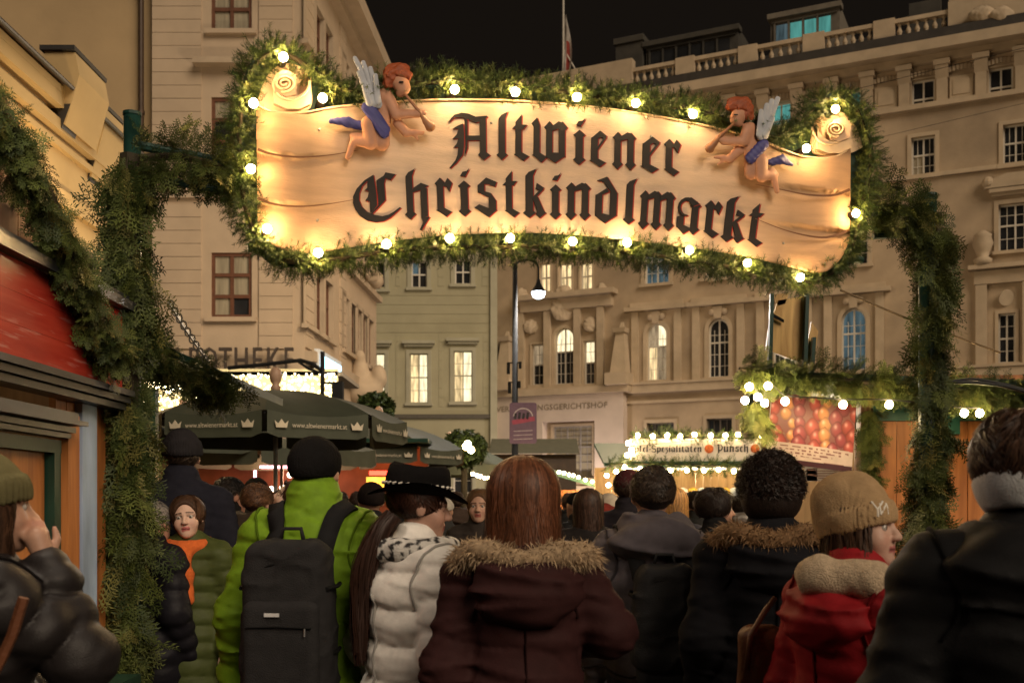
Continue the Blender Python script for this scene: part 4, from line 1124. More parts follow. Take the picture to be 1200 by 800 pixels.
G = {
 'i': stem(.9, 0, 4.9), 'dot': [[(.4, 5.55), (1.1, 5.4), (1.5, 6.05), (1.75, 6.6), (1.3, 6.2), (.75, 6.1)]],
 'n': stem(.9, 0, 4.9) + stem(3.1, 0, 4.9) + [[(1.3, 3.7), (1.4, 4.35), (2.5, 4.9), (3.2, 4.75), (2.7, 4.1)]],
 'm': stem(.9, 0, 4.9) + stem(3.0, 0, 4.9) + stem(5.1, 0, 4.9) + [[(1.3, 3.7), (1.4, 4.35), (2.4, 4.9), (3.1, 4.75), (2.6, 4.1)], [(3.4, 3.7), (3.5, 4.35), (4.5, 4.9), (5.2, 4.75), (4.7, 4.1)]],
 'r': [[(.4, .9), (1.4, .9), (1.4, 4.2), (.4, 4.2)], dia(.9, 4.18, .85, .72)[0]] + foot(.9) + [[(1.4, 3.8), (2.1, 4.85), (2.85, 4.2), (2.35, 3.1), (1.95, 3.7)]],
 'e': [[(.4, .9), (1.4, .9), (1.4, 3.7), (1.75, 4.0), (1.15, 4.3), (.4, 3.9)]] + foot(.9) + [[(.4, 3.85), (1.7, 4.9), (2.75, 4.2), (2.5, 3.8), (1.75, 4.05), (1.3, 3.85)]] + ln(2.6, 4.1, 1.3, 2.35, .3),
 't': lft(.9, 6.1) + [[(-.2, 4.2), (.5, 4.75), (2.3, 4.75), (1.7, 4.15)]],
 'l': lst(.9, 0, 6.9),
 'k': lst(.9, 0, 6.9) + [[(1.9, 4.85), (2.9, 4.2), (2.5, 3.85), (1.75, 4.0)]] + ln(2.7, 4.1, 1.3, 2.6, .35) + [[(1.35, 2.75), (2.0, 3.0), (2.9, .95), (3.15, .75), (2.3, 0), (1.8, .6), (1.95, 1.0)]],
 'w': [[(.4, .9), (1.4, .9), (1.4, 4.4), (.95, 5.3), (.05, 4.6), (.4, 4.2)]] + foot(.9) + [[(2.5, .8), (3.5, .8), (3.5, 4.2), (2.5, 4.2)], dia(3.0, 4.18, .85, .72)[0]] + [[(4.6, .7), (5.6, .7), (5.6, 4.2), (4.6, 4.2)], dia(5.15, 4.18, .85, .72)[0]] + [[(2.3, .75), (3.6, 1.2), (4.9, 1.2), (5.6, .8), (4.0, 0)], [(3.4, 3.75), (3.5, 4.35), (4.5, 4.9), (5.2, 4.75), (4.7, 4.1)]],
 's': [[(.4, 3.0), (1.35, 2.9), (1.35, 4.2), (.4, 4.0)], [(.4, 3.95), (1.6, 4.9), (3.1, 4.35), (2.85, 3.75), (1.7, 4.1)], [(.4, 3.1), (1.3, 2.7), (2.9, 2.1), (2.2, 3.0), (1.35, 3.2)], [(1.95, 2.6), (2.95, 2.1), (2.95, .9), (1.95, .6)], [(-.1, 1.2), (1.9, 0), (3.05, .9), (1.95, 1.1), (.55, 1.6)]],
 'd': [[(.4, .95), (1.4, 1.05), (1.4, 4.3), (.4, 3.9)], [(.4, 3.85), (2.0, 4.9), (2.4, 4.4), (1.3, 3.9)], [(2.6, .9), (3.6, 1.1), (3.6, 4.3), (2.6, 4.5)], [(.4, 1.0), (1.9, 0), (3.6, 1.15), (2.3, 1.2), (1.6, 1.35)], [(2.6, 4.45), (3.65, 4.2), (2.0, 6.5), (.5, 5.9), (1.6, 5.7)]],
 'a': stem(3.0, 0, 4.6) + [[(.4, .8), (1.4, 1.0), (1.4, 2.6), (.4, 2.3)]] + [[(.4, .95), (1.5, 0), (2.7, .8), (1.5, 1.2)]] + arc(1.7, 3.6, 1.15, 1.1, 60, 280, .55, .22) + [[(1.3, 4.55), (2.2, 5.0), (3.6, 4.2), (2.6, 3.8), (1.8, 4.5)]],
 'h': lst(.9, 0, 6.9) + [[(1.3, 3.6), (1.5, 4.25), (2.7, 4.9), (3.9, 4.5), (2.9, 4.0)], [(2.6, 4.2), (3.6, 4.2), (3.6, .4), (2.6, .2)], [(2.6, .3), (3.9, .3), (2.5, -1.5), (2.2, -1.4), (2.8, -.4)]],
 'u': stem(.9, 0, 4.9) + stem(3.1, 0, 4.9) + [[(1.2, .75), (1.9, .1), (2.8, .8), (2.3, 1.1)]],
 'c': [[(.4, .9), (1.4, .9), (1.4, 4.1), (.4, 3.9)]] + foot(.9) + [[(.4, 3.85), (1.7, 4.9), (2.7, 4.2), (2.1, 3.6), (1.4, 4.0)]],
 'f': [[(.4, 0), (1.4, .7), (1.4, 5.6), (2.2, 6.6), (1.2, 6.9), (.4, 5.6)], [(-.2, 4.2), (.4, 4.7), (2.3, 4.7), (1.7, 4.2)]],
 'p': [[(.4, -1.6), (1.4, -1.0), (1.4, 4.9), (.4, 4.2)]] + [[(1.3, 3.8), (2.4, 4.9), (3.6, 4.2), (3.6, 1.1), (2.6, .9), (2.6, 3.9)], [(1.3, .9), (2.0, 0), (3.6, 1.15), (2.4, 1.2)]],
 'z': [[(.2, 4.4), (2.9, 4.8), (2.9, 4.2), (.6, 3.8)], [(2.1, 4.3), (2.9, 4.3), (1.4, 2.6), (.6, 2.6)], [(.7, 2.9), (2.6, 2.4), (3.0, 1.0), (2.2, 1.3), (1.9, 2.2)], [(3.0, 1.1), (1.6, -1.4), (.2, -1.0), (1.5, -.6), (2.1, 1.2)]],
 '-': [[(.2, 2.2), (1.8, 2.5), (1.8, 3.1), (.2, 2.8)]],
 'S': arc(2.2, 4.6, 1.7, 1.6, 20, 250, .6, 1.0) + arc(2.2, 1.6, 1.8, 1.5, 80, -160, 1.0, .5) + [[(1.2, 3.6), (2.2, 3.9), (3.6, 2.6), (2.6, 2.4)]],
 'P': [[(.6, -1.2), (1.6, -.4), (1.6, 5.6), (.6, 6.2)]] + [[(-.4, 5.4), (.6, 6.6), (2.2, 5.9), (1.0, 5.6)]] + arc(2.0, 3.7, 1.9, 2.4, 80, -110, .6, 1.0),
 'A2': [[(.5, 0), (1.4, .6), (1.6, 5.0), (.6, 5.6)], [(2.6, 0), (3.9, .7), (3.6, 6.2), (2.6, 5.4)], [(.0, 5.3), (1.5, 6.6), (3.9, 6.2), (1.6, 5.6)], [(1.4, 2.8), (2.8, 2.8), (2.8, 3.4), (1.4, 3.4)]],
}
M_let = mat('black_letter_paint', (.012, .009, .008), .6, .2, 20., spec=.25)
M_red = mat('red_letter_edge', (.30, .025, .015), .6, .15, 20., spec=.2)
def glyph_px(g, x0, x1, yt, yb, slope=0., lean=0.):
    P_ = [np.array(q, float) for q in g]; A = np.concatenate(P_); mn, mx = A.min(0), A.max(0); o = []
    xc, ym = (x0 + x1) / 2, (yt + yb) / 2
    for q in P_:
        x = x0 + (q[:, 0] - mn[0]) / (mx[0] - mn[0]) * (x1 - x0); y = yb + (q[:, 1] - mn[1]) / (mx[1] - mn[1]) * (yt - yb)
        x2 = x + lean * (ym - y); y2 = y + slope * (x - xc)
        o.append(np.stack([x2, y2], 1))
    return o
def letter(polys):
    mb = MB(); 
    for i, q in enumerate(polys): mb.prism([sp(x, y, soff(x, y) + .007 + .0004 * i) for x, y in q], gp.n * -.005)
    L_ = mb.build('letter', M_let, sign)
    mb = MB()
    for i, q in enumerate(polys): mb.prism([sp(x + 1.3, y + .7, soff(x, y) + .0045 + .0002 * i) for x, y in q], gp.n * -.006)
    mb.build('letter_edge', M_red, L_)
Z1 = lambda L: [np.array([(510 + x / 4.2125, 100 + y / 4.2125) for x, y in q]) for q in L]
Z3 = lambda L: [np.array([(400 + x / 6.667, 170 + y / 6.667) for x, y in q]) for q in L]
letter(Z1([[(65, 180), (80, 160), (95, 145), (130, 135), (165, 140), (200, 155), (255, 150), (258, 158), (235, 175), (200, 185), (165, 170), (130, 158), (95, 160), (75, 178)],
   [(138, 188), (143, 240), (142, 300), (135, 345), (105, 385), (75, 410), (72, 405), (100, 370), (112, 340), (115, 305), (90, 308), (108, 285), (115, 262), (85, 265), (108, 240), (115, 215), (85, 215), (110, 200)],
   [(145, 160), (160, 172), (160, 310), (145, 350), (151, 300)], [(220, 165), (250, 152), (252, 330), (272, 345), (240, 370), (213, 342), (222, 330)], [(158, 248), (224, 248), (224, 272), (158, 272)]]))
letter(Z3([[(250, 232), (180, 275), (120, 340), (92, 400), (92, 450), (112, 505), (150, 555), (205, 590), (270, 602), (330, 595), (380, 570), (420, 535), (468, 490), (455, 485), (410, 520), (370, 543), (320, 555), (260, 545), (200, 520), (160, 480), (140, 430), (142, 375), (165, 320), (205, 278)],
   [(252, 232), (262, 300), (275, 380), (280, 470), (245, 520), (228, 525), (224, 440), (185, 435), (207, 405), (217, 362), (180, 355), (205, 330), (203, 270)],
   [(275, 275), (330, 240), (345, 213), (425, 228), (385, 275), (345, 258), (335, 300), (345, 430), (290, 490), (240, 540), (235, 530), (290, 470), (285, 380)]]))
GI = G['i'] + G['dot']
row1 = [('l', 582, 597, 130, 187.5), ('t', 600, 620, 134, 188.5), ('w', 623, 665, 138, 190.5), ('I', 672, 686, 138, 193), ('e', 691, 711, 153, 195.5), ('n', 718, 745, 155, 199), ('e', 751, 773, 160, 202.5), ('r', 778, 797.5, 163, 206)]
row2 = [('h', 474, 503, 197, 270), ('r', 510, 530.5, 208, 254), ('I', 537, 551, 197, 253.5), ('s', 556, 582.5, 208, 254.5), ('t', 589, 608.5, 200, 254.5), ('k', 613, 640, 197, 255.5), ('I', 644.5, 657.5, 202, 257), ('n', 663, 692, 214, 258), ('d', 698, 723.5, 207, 261.5), ('l', 731, 747, 208, 263), ('m', 749, 790.5, 224, 269.5), ('a', 794, 820.6, 231, 274.5), ('r', 825, 845, 235, 278.5), ('k', 847, 874.5, 229, 284), ('t', 876, 896, 238, 288.5)]
for ch, x0, x1, yt, yb in row1:
    c = (x0 + x1) / 2; sl_ = .02 + .13 * (c - 585) / 200
    letter(glyph_px(GI if ch == 'I' else G[ch], x0, x1, yt, yb, sl_ * .5, .0 + .03 * (c - 600) / 200))
for ch, x0, x1, yt, yb in row2:
    c = (x0 + x1) / 2; sl_ = .2 * (c - 560) / 300
    letter(glyph_px(GI if ch == 'I' else G[ch], x0, x1, yt, yb, sl_ * .5, .13 * (c - 640) / 240 if c > 640 else -.05 * (640 - c) / 160))
# screws and small blemishes in the sheet
for x, y in ((374, 152), (372, 258), (576, 144), (574, 247), (763, 160), (935, 192), (918, 285), (768, 166)):
    mb = MB(); c = sp(x, y, soff(x, y) + .002); mb.add(np.array(ico(.008, 8, 5)[0]) * [1, .6, 1] + c, ico(.008, 8, 5)[1]); mb.build('screw', mat('steel_screw', (.4, .36, .3), .35, metal=.8), sign)

# ---- bulbs round the sign
M_bulb = emis('sign_bulb_glow', (1., .64, .28), 230.)
M_sock = mat('bulb_socket', (.02, .02, .02), .5)
bulbs = [(332, 67), (378, 115), (297, 121), (294, 198), (313, 268), (373, 296), (453, 286), (527, 279), (598, 279), (671, 283), (735, 284), (808, 293), (876, 308), (938, 325), (1003, 250), (979, 128), (945, 174), (812, 134), (745, 121), (676, 114), (604, 108), (533, 105)]
BV, BF = ico(.0225, 14, 9)
proto = None
for x, y in bulbs:
    hid = (x, y) in ((430, 112), (890, 150), (996, 190))
    c = sp(x, y, .135)
    if proto is None:
        proto = mesh_np('bulb', np.array(BV), BF, M_bulb, None, True); o = proto
        mb = MB(); mb.tube([(0, 0, 0), tuple(-gp.n * .14)], [.02, .024], 10); sk = mb.build('socket', M_sock, None); sk.parent = proto
        proto.parent = sign; proto.location = tuple(c - wbase(sign))
    else:
        o = proto.copy(); link(o); o.parent = sign; o.location = tuple(c - wbase(sign)); k = sk.copy(); link(k); k.parent = o
# ---- angels: low-relief painted wooden figures
def relief(name, fn, x0, x1, y0, y1, m, parent, h=.9, dep=26, off=.11, ds=.0030, cols=None):
    V, F = surfnet(fn, (x0, y0, -dep), (x1, y1, dep), h)
    c = cols(V) if cols else None
    W = np.array([sp(v[0], v[1], off + v[2] * ds) for v in V])
    return mesh_np(name, W, F[:, ::-1], m, parent, True, cols=c)
M_skin_p = mat('painted_flesh', (.50, .25, .15), .55, .16, 12., spec=.3)
M_hair_p = mat('painted_red_hair', (.32, .07, .02), .6, .25, 40., .3, 60.)
M_sash = mat('painted_blue_sash', (.05, .05, .20), .55, .2, 14.)
M_wing = mat('painted_grey_wing', (.42, .44, .48), .6, .15, 14.)
M_gold = mat('painted_trumpet', (.26, .11, .045), .5, .15, 14.)
def angel(S, lab, d):
    def c3(t): return np.array([*S(t[0], t[1]), t[2] if len(t) > 3 else 0.])
    k = 1 / 5.92
    def cone(p, a, b, z0=0., z1=0.): return d_cone(p, [*S(a[0], a[1]), z0], [*S(b[0], b[1]), z1], a[2] * k, b[2] * k)
    def chain(p, L):
        dd = None
        for (a, b, za, zb) in L:
            q = cone(p, a, b, za, zb); dd = q if dd is None else smin(dd, q, 2.2)
        return dd
    pts = np.array([S(q[0], q[1]) for part in d.values() for seg in part for q in seg[:2]]); lo = pts.min(0) - 18; hi = pts.max(0) + 18
    body = relief('angel_figure', lambda p: chain(p, d['body']), lo[0], hi[0], lo[1], hi[1], M_skin_p, sign)
    body['label'] = lab
    relief('angel_hair', lambda p: chain(p, d['hair']) + 1.5 * wr(p, .62, 2), lo[0], hi[0], lo[1], hi[1], M_hair_p, body)
    relief('sash', lambda p: chain(p, d['sash']) + .35 * np.sin((p[:, 0] - p[:, 1]) * .8), lo[0], hi[0], lo[1], hi[1], M_sash, body)
    relief('trumpet', lambda p: chain(p, d['trumpet']), lo[0], hi[0], lo[1], hi[1], M_gold, body, h=.7)
    for i, seg in enumerate(d['wing']):
        relief('feather', lambda p, seg=seg: chain(p * [1, 1, 1], [seg]), lo[0], hi[0], lo[1], hi[1], M_wing, body, h=.8, off=.13 + .004 * i, ds=.002)

    ex = d['eye'][0][0]; mb = MB(); mb.box(sp(*S(ex[0], ex[1]), .11 + 17 * .0030), (.011, .004, .003)); mb.build('painted_eye', M_let, body)
SL = lambda x, y: (375 + x / 5.927, 60 + y / 5.927)
SR = lambda x, y: (815 + x / 5.923, 100 + y / 5.923)
angel(SL, 'winged red-haired angel blowing a horn at the left of the scroll', {
 'body': [((555, 215, 62), (575, 255, 55), 5, 6), ((560, 290, 32), (590, 280, 22), 6, 7), ((600, 235, 14), (612, 255, 11), 7, 8), ((450, 310, 58), (440, 480, 52), 0, 0), ((430, 470, 55), (430, 640, 55), -1, 0),
          ((475, 335, 46), (530, 440, 38), 5, 8), ((530, 440, 37), (680, 435, 28), 8, 9), ((680, 430, 30), (720, 430, 20), 9, 10),
          ((540, 500, 34), (600, 570, 30), 1, 1), ((600, 565, 28), (660, 570, 20), 1, 1), ((660, 560, 18), (715, 575, 9), 1, 1), ((655, 580, 14), (680, 615, 8), 1, 1), ((670, 570, 12), (720, 560, 7), 1, 1),
          ((335, 500, 52), (355, 640, 46), 4, 5), ((350, 640, 40), (240, 625, 30), 5, 3), ((230, 590, 26), (290, 590, 24), 0, 0), ((225, 650, 25), (195, 735, 20), 3, 3)],
 'hair': [((490, 150, 48), (560, 135, 52), 6, 6), ((560, 140, 48), (615, 170, 28), 8, 9), ((475, 170, 40), (470, 235, 30), 7, 6), ((500, 120, 34), (590, 125, 34), 4, 4), ((500, 190, 30), (490, 230, 22), 9, 8)],
 'sash': [((325, 390, 38), (445, 570, 38), 8, 8), ((345, 385, 34), (465, 540, 24), 8, 8), ((285, 520, 32), (190, 495, 34), 0, 0), ((190, 490, 34), (80, 485, 20), 0, 0)],
 'trumpet': [((578, 285, 9), (690, 420, 12), 10, 12), ((690, 420, 12), (735, 490, 20), 12, 10), ((735, 490, 20), (765, 525, 36), 10, 9)],
 'wing': [((400, 360, 30), (242, 50, 17), -2, -2), ((400, 370, 30), (300, 80, 17), -2, -2), ((405, 370, 30), (350, 120, 17), -2, -2), ((380, 360, 33), (270, 150, 17), -2, -2), ((370, 360, 33), (290, 210, 17), -2, -2), ((400, 350, 27), (385, 170, 17), -2, -2), ((345, 360, 27), (310, 270, 17), -2, -2)],
 'eye': [((565, 215, 3), (565, 215, 3), 0, 0)]})
angel(SR, 'winged red-haired angel blowing a horn at the right of the scroll', {
 'body': [((305, 205, 58), (285, 235, 48), 5, 6), ((300, 260, 30), (275, 258, 20), 6, 7), ((258, 215, 12), (248, 232, 10), 7, 8), ((375, 310, 56), (390, 430, 52), 0, 0), ((385, 450, 52), (385, 610, 48), -1, 0),
          ((370, 300, 44), (335, 385, 38), 5, 8), ((335, 388, 37), (200, 390, 26), 8, 9), ((190, 380, 28), (155, 365, 20), 9, 10),
          ((300, 450, 36), (235, 515, 28), 1, 1), ((240, 510, 26), (190, 505, 18), 1, 1), ((190, 500, 16), (135, 500, 10), 1, 1), ((200, 520, 14), (160, 545, 9), 1, 1),
          ((455, 520, 50), (460, 630, 44), 4, 5), ((455, 630, 38), (540, 630, 28), 5, 3), ((530, 590, 24), (560, 620, 18), 0, 0), ((545, 650, 25), (565, 735, 18), 3, 3)],
 'hair': [((270, 140, 46), (340, 135, 52), 6, 6), ((238, 150, 28), (250, 120, 32), 8, 7), ((365, 170, 38), (380, 220, 26), 7, 6), ((280, 115, 34), (340, 118, 34), 4, 4), ((350, 195, 26), (362, 225, 20), 9, 8)],
 'sash': [((385, 510, 36), (475, 410, 36), 8, 8), ((370, 500, 26), (450, 420, 30), 8, 8), ((525, 535, 26), (600, 515, 32), 0, 0), ((600, 515, 30), (668, 552, 12), 0, 0)],
 'trumpet': [((265, 265, 9), (180, 345, 13), 10, 12), ((180, 345, 13), (130, 405, 20), 12, 10), ((130, 405, 20), (100, 438, 34), 10, 9)],
 'wing': [((470, 350, 30), (570, 95, 19), -2, -2), ((465, 350, 30), (555, 140, 19), -2, -2), ((460, 350, 30), (530, 110, 19), -2, -2), ((455, 350, 33), (495, 140, 19), -2, -2), ((480, 350, 27), (535, 230, 17), -2, -2), ((445, 340, 27), (455, 180, 17), -2, -2), ((480, 340, 21), (510, 300, 17), -2, -2)],
 'eye': [((280, 205, 3), (280, 205, 3), 0, 0)]})

# ---- garland round the sign
gl = [(325, 58), (362, 78), (398, 104), (425, 110), (455, 104), (490, 98), (540, 95), (600, 101), (660, 108), (720, 115), (780, 123), (830, 134), (880, 152), (915, 160), (938, 148), (952, 126), (975, 115), (1000, 124), (1012, 150), (1022, 185), (1016, 215), (1008, 250), (1000, 285), (984, 312), (955, 330), (925, 326), (880, 318), (820, 307), (750, 297), (680, 290), (620, 289), (560, 290), (500, 291), (450, 295), (400, 303), (350, 308), (320, 301), (300, 278), (289, 250), (283, 215), (280, 180), (281, 145), (285, 110), (296, 80), (312, 62), (325, 58)]
gl = curve(gl, 160)
garland('sign_garland', 'bushy fir garland framing the market scroll sign', [sp(x, y, .05) for x, y in gl], .058, 950, 'fir', C_FIR, droop=.15, scale=.62, lump=.35)
# ---- greenery on posts and arms
def gpts(L, off=0.): return [gp.pt(x, y, off) for x, y in curve(L, 40)]
garland('post_garland', 'thick cypress garland wound down the left gate post', gpts([(154, 182), (150, 240), (152, 300), (156, 350), (156, 400)], 0.), [.085, .10, .085, .08, .07], 330, 'thuja', C_THU, droop=1.7, scale=.66, lump=.22, out=.52)
garland('post_garland', 'thick cypress garland on the lower left gate post down to the ground', gpts([(154, 430), (152, 470), (152, 520), (150, 600), (148, 700), (146, 800), (146, 900), (148, 960)], 0.), [.05, .085, .09, .085, .085, .085, .08], 330, 'thuja', C_THU, droop=1.7, scale=.66, lump=.22, out=.52)
garland('arm_garland', 'cypress garland on the cross arm between left post and scroll sign', gpts([(165, 185), (200, 182), (235, 188), (270, 200), (285, 215)]), .075, 340, 'thuja', C_THU, droop=.7, scale=.5)
garland('post_garland', 'cypress garland wound down the right gate post', gpts([(1092, 262), (1096, 300), (1093, 360), (1091, 420), (1092, 470)]), [.095, .105, .085, .085, .08], 330, 'thuja', C_THU, droop=1.7, scale=.66, lump=.22, out=.52)
garland('post_garland', 'loose cypress tuft hanging on the right gate post over the orange planks', gpts([(1090, 490), (1092, 520), (1088, 560), (1086, 620), (1084, 800)]), [.08, .11, .09, .07, .07], 380, 'thuja', C_THU, droop=1.3, scale=.66, out=.75)
garland('arm_garland', 'cypress garland on the cross arm between scroll sign and right post', gpts([(1022, 245), (1040, 240), (1062, 246), (1085, 262)]), .085, 420, 'thuja', C_THU, droop=.6, scale=.5)
# flood lamp added at the portal foot to brighten it, hidden from view
fl = thing('floodlight', 'small floodlight on the ground washing the inscribed portal', 'floodlight', P(700, 590, 45.5) * [1, 1, 0])
c = P(700, 590, 45.5) * [1, 1, 0]
mb = MB(); mb.box(c + [0, 0, .25], (.18, .1, .14)); mb.tube([c, c + [0, 0, .12]], .04, 8); mb.build('housing', M_black, fl)
lamp_light(fl, c + [0, .2, .9], 480, (1., .82, .72), .15)
# ================================================================== shared stall materials
M_orange = wood('orange_planks', (.32, .11, .026), (.52, .20, .055), .5)
M_brownw = wood('brown_planks', (.14, .06, .028), (.26, .12, .055), .6)
M_palew = wood('pale_planks', (.34, .21, .10), (.52, .34, .17), .6)
M_redb = wood('red_board_paint', (.30, .016, .010), (.42, .045, .028), .22, 2.0, (.3, .12, 1.5))
_nt = M_redb.node_tree; _b = _nt.nodes['Principled BSDF']; _cr = [n for n in _nt.nodes if n.type == 'VALTORGB'][0]     # pale scuffs and scratches in the red paint
_tc = [n for n in _nt.nodes if n.type == 'TEX_COORD'][0]; _mp = _nt.nodes.new('ShaderNodeMapping'); _mp.inputs['Scale'].default_value = (1, 1.2, 16); _mp.inputs['Rotation'].default_value = (.12, 0, 0)
_nz = _nt.nodes.new('ShaderNodeTexNoise'); _nz.inputs['Scale'].default_value = 3.; _nz.inputs['Detail'].default_value = 7
_r2 = _nt.nodes.new('ShaderNodeValToRGB'); _r2.color_ramp.elements[0].position = .60; _r2.color_ramp.elements[1].position = .74; _r2.color_ramp.elements[1].color = (.75, .75, .75, 1)
_mx = _nt.nodes.new('ShaderNodeMix'); _mx.data_type = 'RGBA'; _mx.inputs[7].default_value = (.5, .25, .22, 1)
_nt.links.new(_tc.outputs['Object'], _mp.inputs[0]); _nt.links.new(_mp.outputs[0], _nz.inputs['Vector']); _nt.links.new(_nz.outputs['Fac'], _r2.inputs[0]); _nt.links.new(_r2.outputs[0], _mx.inputs[0]); _nt.links.new(_cr.outputs[0], _mx.inputs[6]); _nt.links.new(_mx.outputs[2], _b.inputs['Base Color'])
M_gtrim = mat('green_trim_paint', (.02, .10, .07), .45, .2, 8.)
M_gdark = mat('dark_green_trim', (.012, .045, .03), .4, .2, 8.)
M_blue = mat('worn_blue_paint', (.30, .40, .58), .6, .35, 5., .2, 20., stretch=(1, 1, .3))
M_bmould = mat('black_moulding', (.03, .032, .04), .3, .3, 6., spec=.6)
M_string = emis('string_bulb_glow', (1., .72, .36), 60.)
M_white_l = emis('curtain_bulb_glow', (1., .82, .45), 9.)
M_wire = mat('black_wire', (.012, .012, .012), .5)
SBV, SBF = ico(1., 10, 7)
_bulbp = {}
def string_lights(name, label, pts, r, m, wire=True, group=None, bulbs_at=None):
    t = thing(name, label, 'lights', pts[len(pts) // 2], group)
    if wire:
        mb = MB(); mb.tube([np.asarray(p) + [0, .01, r * 1.4] for p in pts], .005, 5); mb.build('wire', M_wire, t)
    key = (r, m.name)
    for p in (bulbs_at or pts):
        if key not in _bulbp:
            o = mesh_np('bulb', np.array(SBV) * r, SBF, m, None, True); _bulbp[key] = o
        else:
            o = _bulbp[key].copy(); link(o)
        o.parent = t; o.location = tuple(np.asarray(p) - wbase(t))
    return t

# ================================================================== red stall on the left (its front runs back towards the post)
XS = -1.985
sA_ = Plane((XS, 2.2), (XS, 5.25))
def SPX(px, py, w=0.):
    d = np.array([(px - CX) / FPX, 1., (HY - py) / FPX]); t = (XS + w) / d[0]; return np.array([0, 0, EYE]) + d * t
rs = thing('market_stall', 'wooden market stall with worn red fascia board and green-framed window at the left edge', 'stall', (XS - 1, 3.7, 0))
Y0, Y1 = 2.3, 5.22
zb_, zt_ = 2.155, 2.53
# red fascia: three boards
for i in range(3):
    a, c = zb_ + (zt_ - zb_) * i / 3, zb_ + (zt_ - zb_) * (i + 1) / 3 - .001
    mb = MB(); pts = [(XS + .10, Y0, a), (XS + .10, Y1 - .06 + .05 * (1 - abs(i - 1)), a), (XS + .10, Y1 - .06 + .05 * (1 - abs(i - 1)), c), (XS + .10, Y0, c)]
    mb.prism(pts, (-.03, 0, 0)); o = mb.build('fascia_board', M_redb, rs)
mb = MB()
for z, w, h in ((zt_ + .025, .15, .022), (zt_ + .065, .12, .015), (zb_ - .02, .14, .014), (zb_ - .052, .12, .014), (zb_ - .085, .10, .014)): mb.box((XS + w / 2, (Y0 + Y1) / 2, z), (w / 2, (Y1 - Y0) / 2, h))
mb.build('fascia_moulding', M_bmould, rs)
# gable planks above the fascia
ny = 15
for i in range(ny):
    y0 = Y0 + (Y1 - Y0) * i / ny; y1 = Y0 + (Y1 - Y0) * (i + 1) / ny - .006; ym = (y0 + y1) / 2
    ztop = lambda y: 3.42 - abs(y - 3.75) * .62
    mb = MB(); mb.prism([(XS + .02, y0, zt_ + .05), (XS + .02, y1, zt_ + .05), (XS + .02, y1, ztop(y1)), (XS + .02, y0, ztop(y0))], (-.03 - .004 * (i % 3), 0, 0))
    mb.build('gable_plank', M_brownw, rs)
# roof slopes
for s in (0, 1):
    mb = MB(); ye = 5.15 if s else 2.0
    mb.prism([(XS - .02, 3.75, 3.40), (XS - .02, ye, 3.40 - abs(ye - 3.75) * .62), (XS - 2.2, ye, 3.40 - abs(ye - 3.75) * .62), (XS - 2.2, 3.75, 3.40)], (0, 0, .05))
    mb.build('roof', M_gdark, rs)
# wall below: planks, green window frame, moulded lintel, corner post, blue strip
zl = 2.02
mb = MB()
for z, w, h in ((1.975, .10, .018), (1.945, .14, .010), (1.918, .09, .012), (1.893, .07, .010)): mb.box((XS + w / 2, 3.5, z), (w / 2, 1.12 + w * .2, h))
mb.build('lintel_moulding', M_bmould, rs)
for i in range(5):
    y0 = 4.64 + i * .115
    if i in (2, 3): continue
    mb = MB(); mb.box((XS - .015, y0 + .055, 1.05), (.015, .054, 1.04)); mb.build('wall_plank', M_orange, rs)
mb = MB(); mb.box((XS + .012, 4.93, 1.05), (.022, .085, 1.045)); mb.build('blue_strip', M_blue, rs)
mb = MB(); mb.box((XS + .02, 4.70, 1.0), (.035, .06, .99)); mb.build('corner_post', M_orange, rs)
mb = MB()
for y in (4.575, 3.1): mb.box((XS + .012, y, 1.35), (.025, .032, .5))
mb.box((XS + .012, 3.83, 1.845), (.026, .78, .028)); mb.box((XS + .03, 3.83, .86), (.07, .82, .04)); mb.build('window_frame', M_gdark, rs)
mb = MB(); mb.box((XS - .005, 3.83, 1.35), (.004, .7, .48)); mb.build('warm_window_panel', M_orange, rs)  # orange panel standing in for the warm-lit wood inside the window
mb = MB()
for z in (.45,): mb.box((XS - .01, 3.6, .42), (.02, 1.3, .42))
mb.build('counter_panel', M_brownw, rs)
mb = MB(); mb.box((XS + .12, 4.4, .80), (.16, .5, .02)); mb.box((XS + .12, 4.4, .72), (.12, .48, .02)); mb.build('counter_shelf', M_gdark, rs)
mb = MB(); mb.box((XS - 2.1, 3.7, 1.2), (.03, 1.45, 1.2)); mb.box((XS - 1.1, 2.3, 1.2), (1.0, .03, 1.2)); mb.box((XS - 1.1, 5.21, 1.1), (1.0, .02, 1.08)); mb.build('rear_wall', M_palew, rs)
lamp_light(rs, (XS + .55, 2.9, 3.0), 26, (1., .84, .66), .12)  # lamp added out of view to brighten the red stall front
mb = MB(); mb.tube([(XS + .05, 2.9, 3.08), (XS + .55, 2.9, 3.12)], .012, 6); mb.lathe((XS + .55, 2.9, 3.05), [(.02, .1), (.07, .04), (.075, 0), (.02, .02)], 10); mb.build('added_spotlight', M_black, rs)
mb = MB(); mb.lathe((XS - .6, 4.3, 2.0), [(.02, .12), (.05, .05), (.055, 0), (.02, -.06)], 10); mb.build('stall_lamp', emis('stall_lamp_glow', (1., .7, .38), 8.), rs, True)
# pale lace ornament panel, dark coat hanging behind the blue strip
c = P(101, 552, 5.6)
ot = thing('ornament_plaque', 'white pierced ornament plaque hanging on the pale boards beside the red stall', 'ornament', c - [0, 0, .1])
pts = curve([(95, 572), (95, 548), (97, 538), (101, 530), (105, 538), (108, 548), (108, 572)], 24)
mb = MB(); mb.prism([P(x, y, 5.6) for x, y in pts], (0, .02, 0)); mb.build('plaque', mat('white_lace', (.75, .76, .78), .5, .3, 60.), ot)
mb = MB(); mb.box(P(101, 580, 5.62) , (.035, .03, .012)); mb.build('shelf', M_palew, ot)
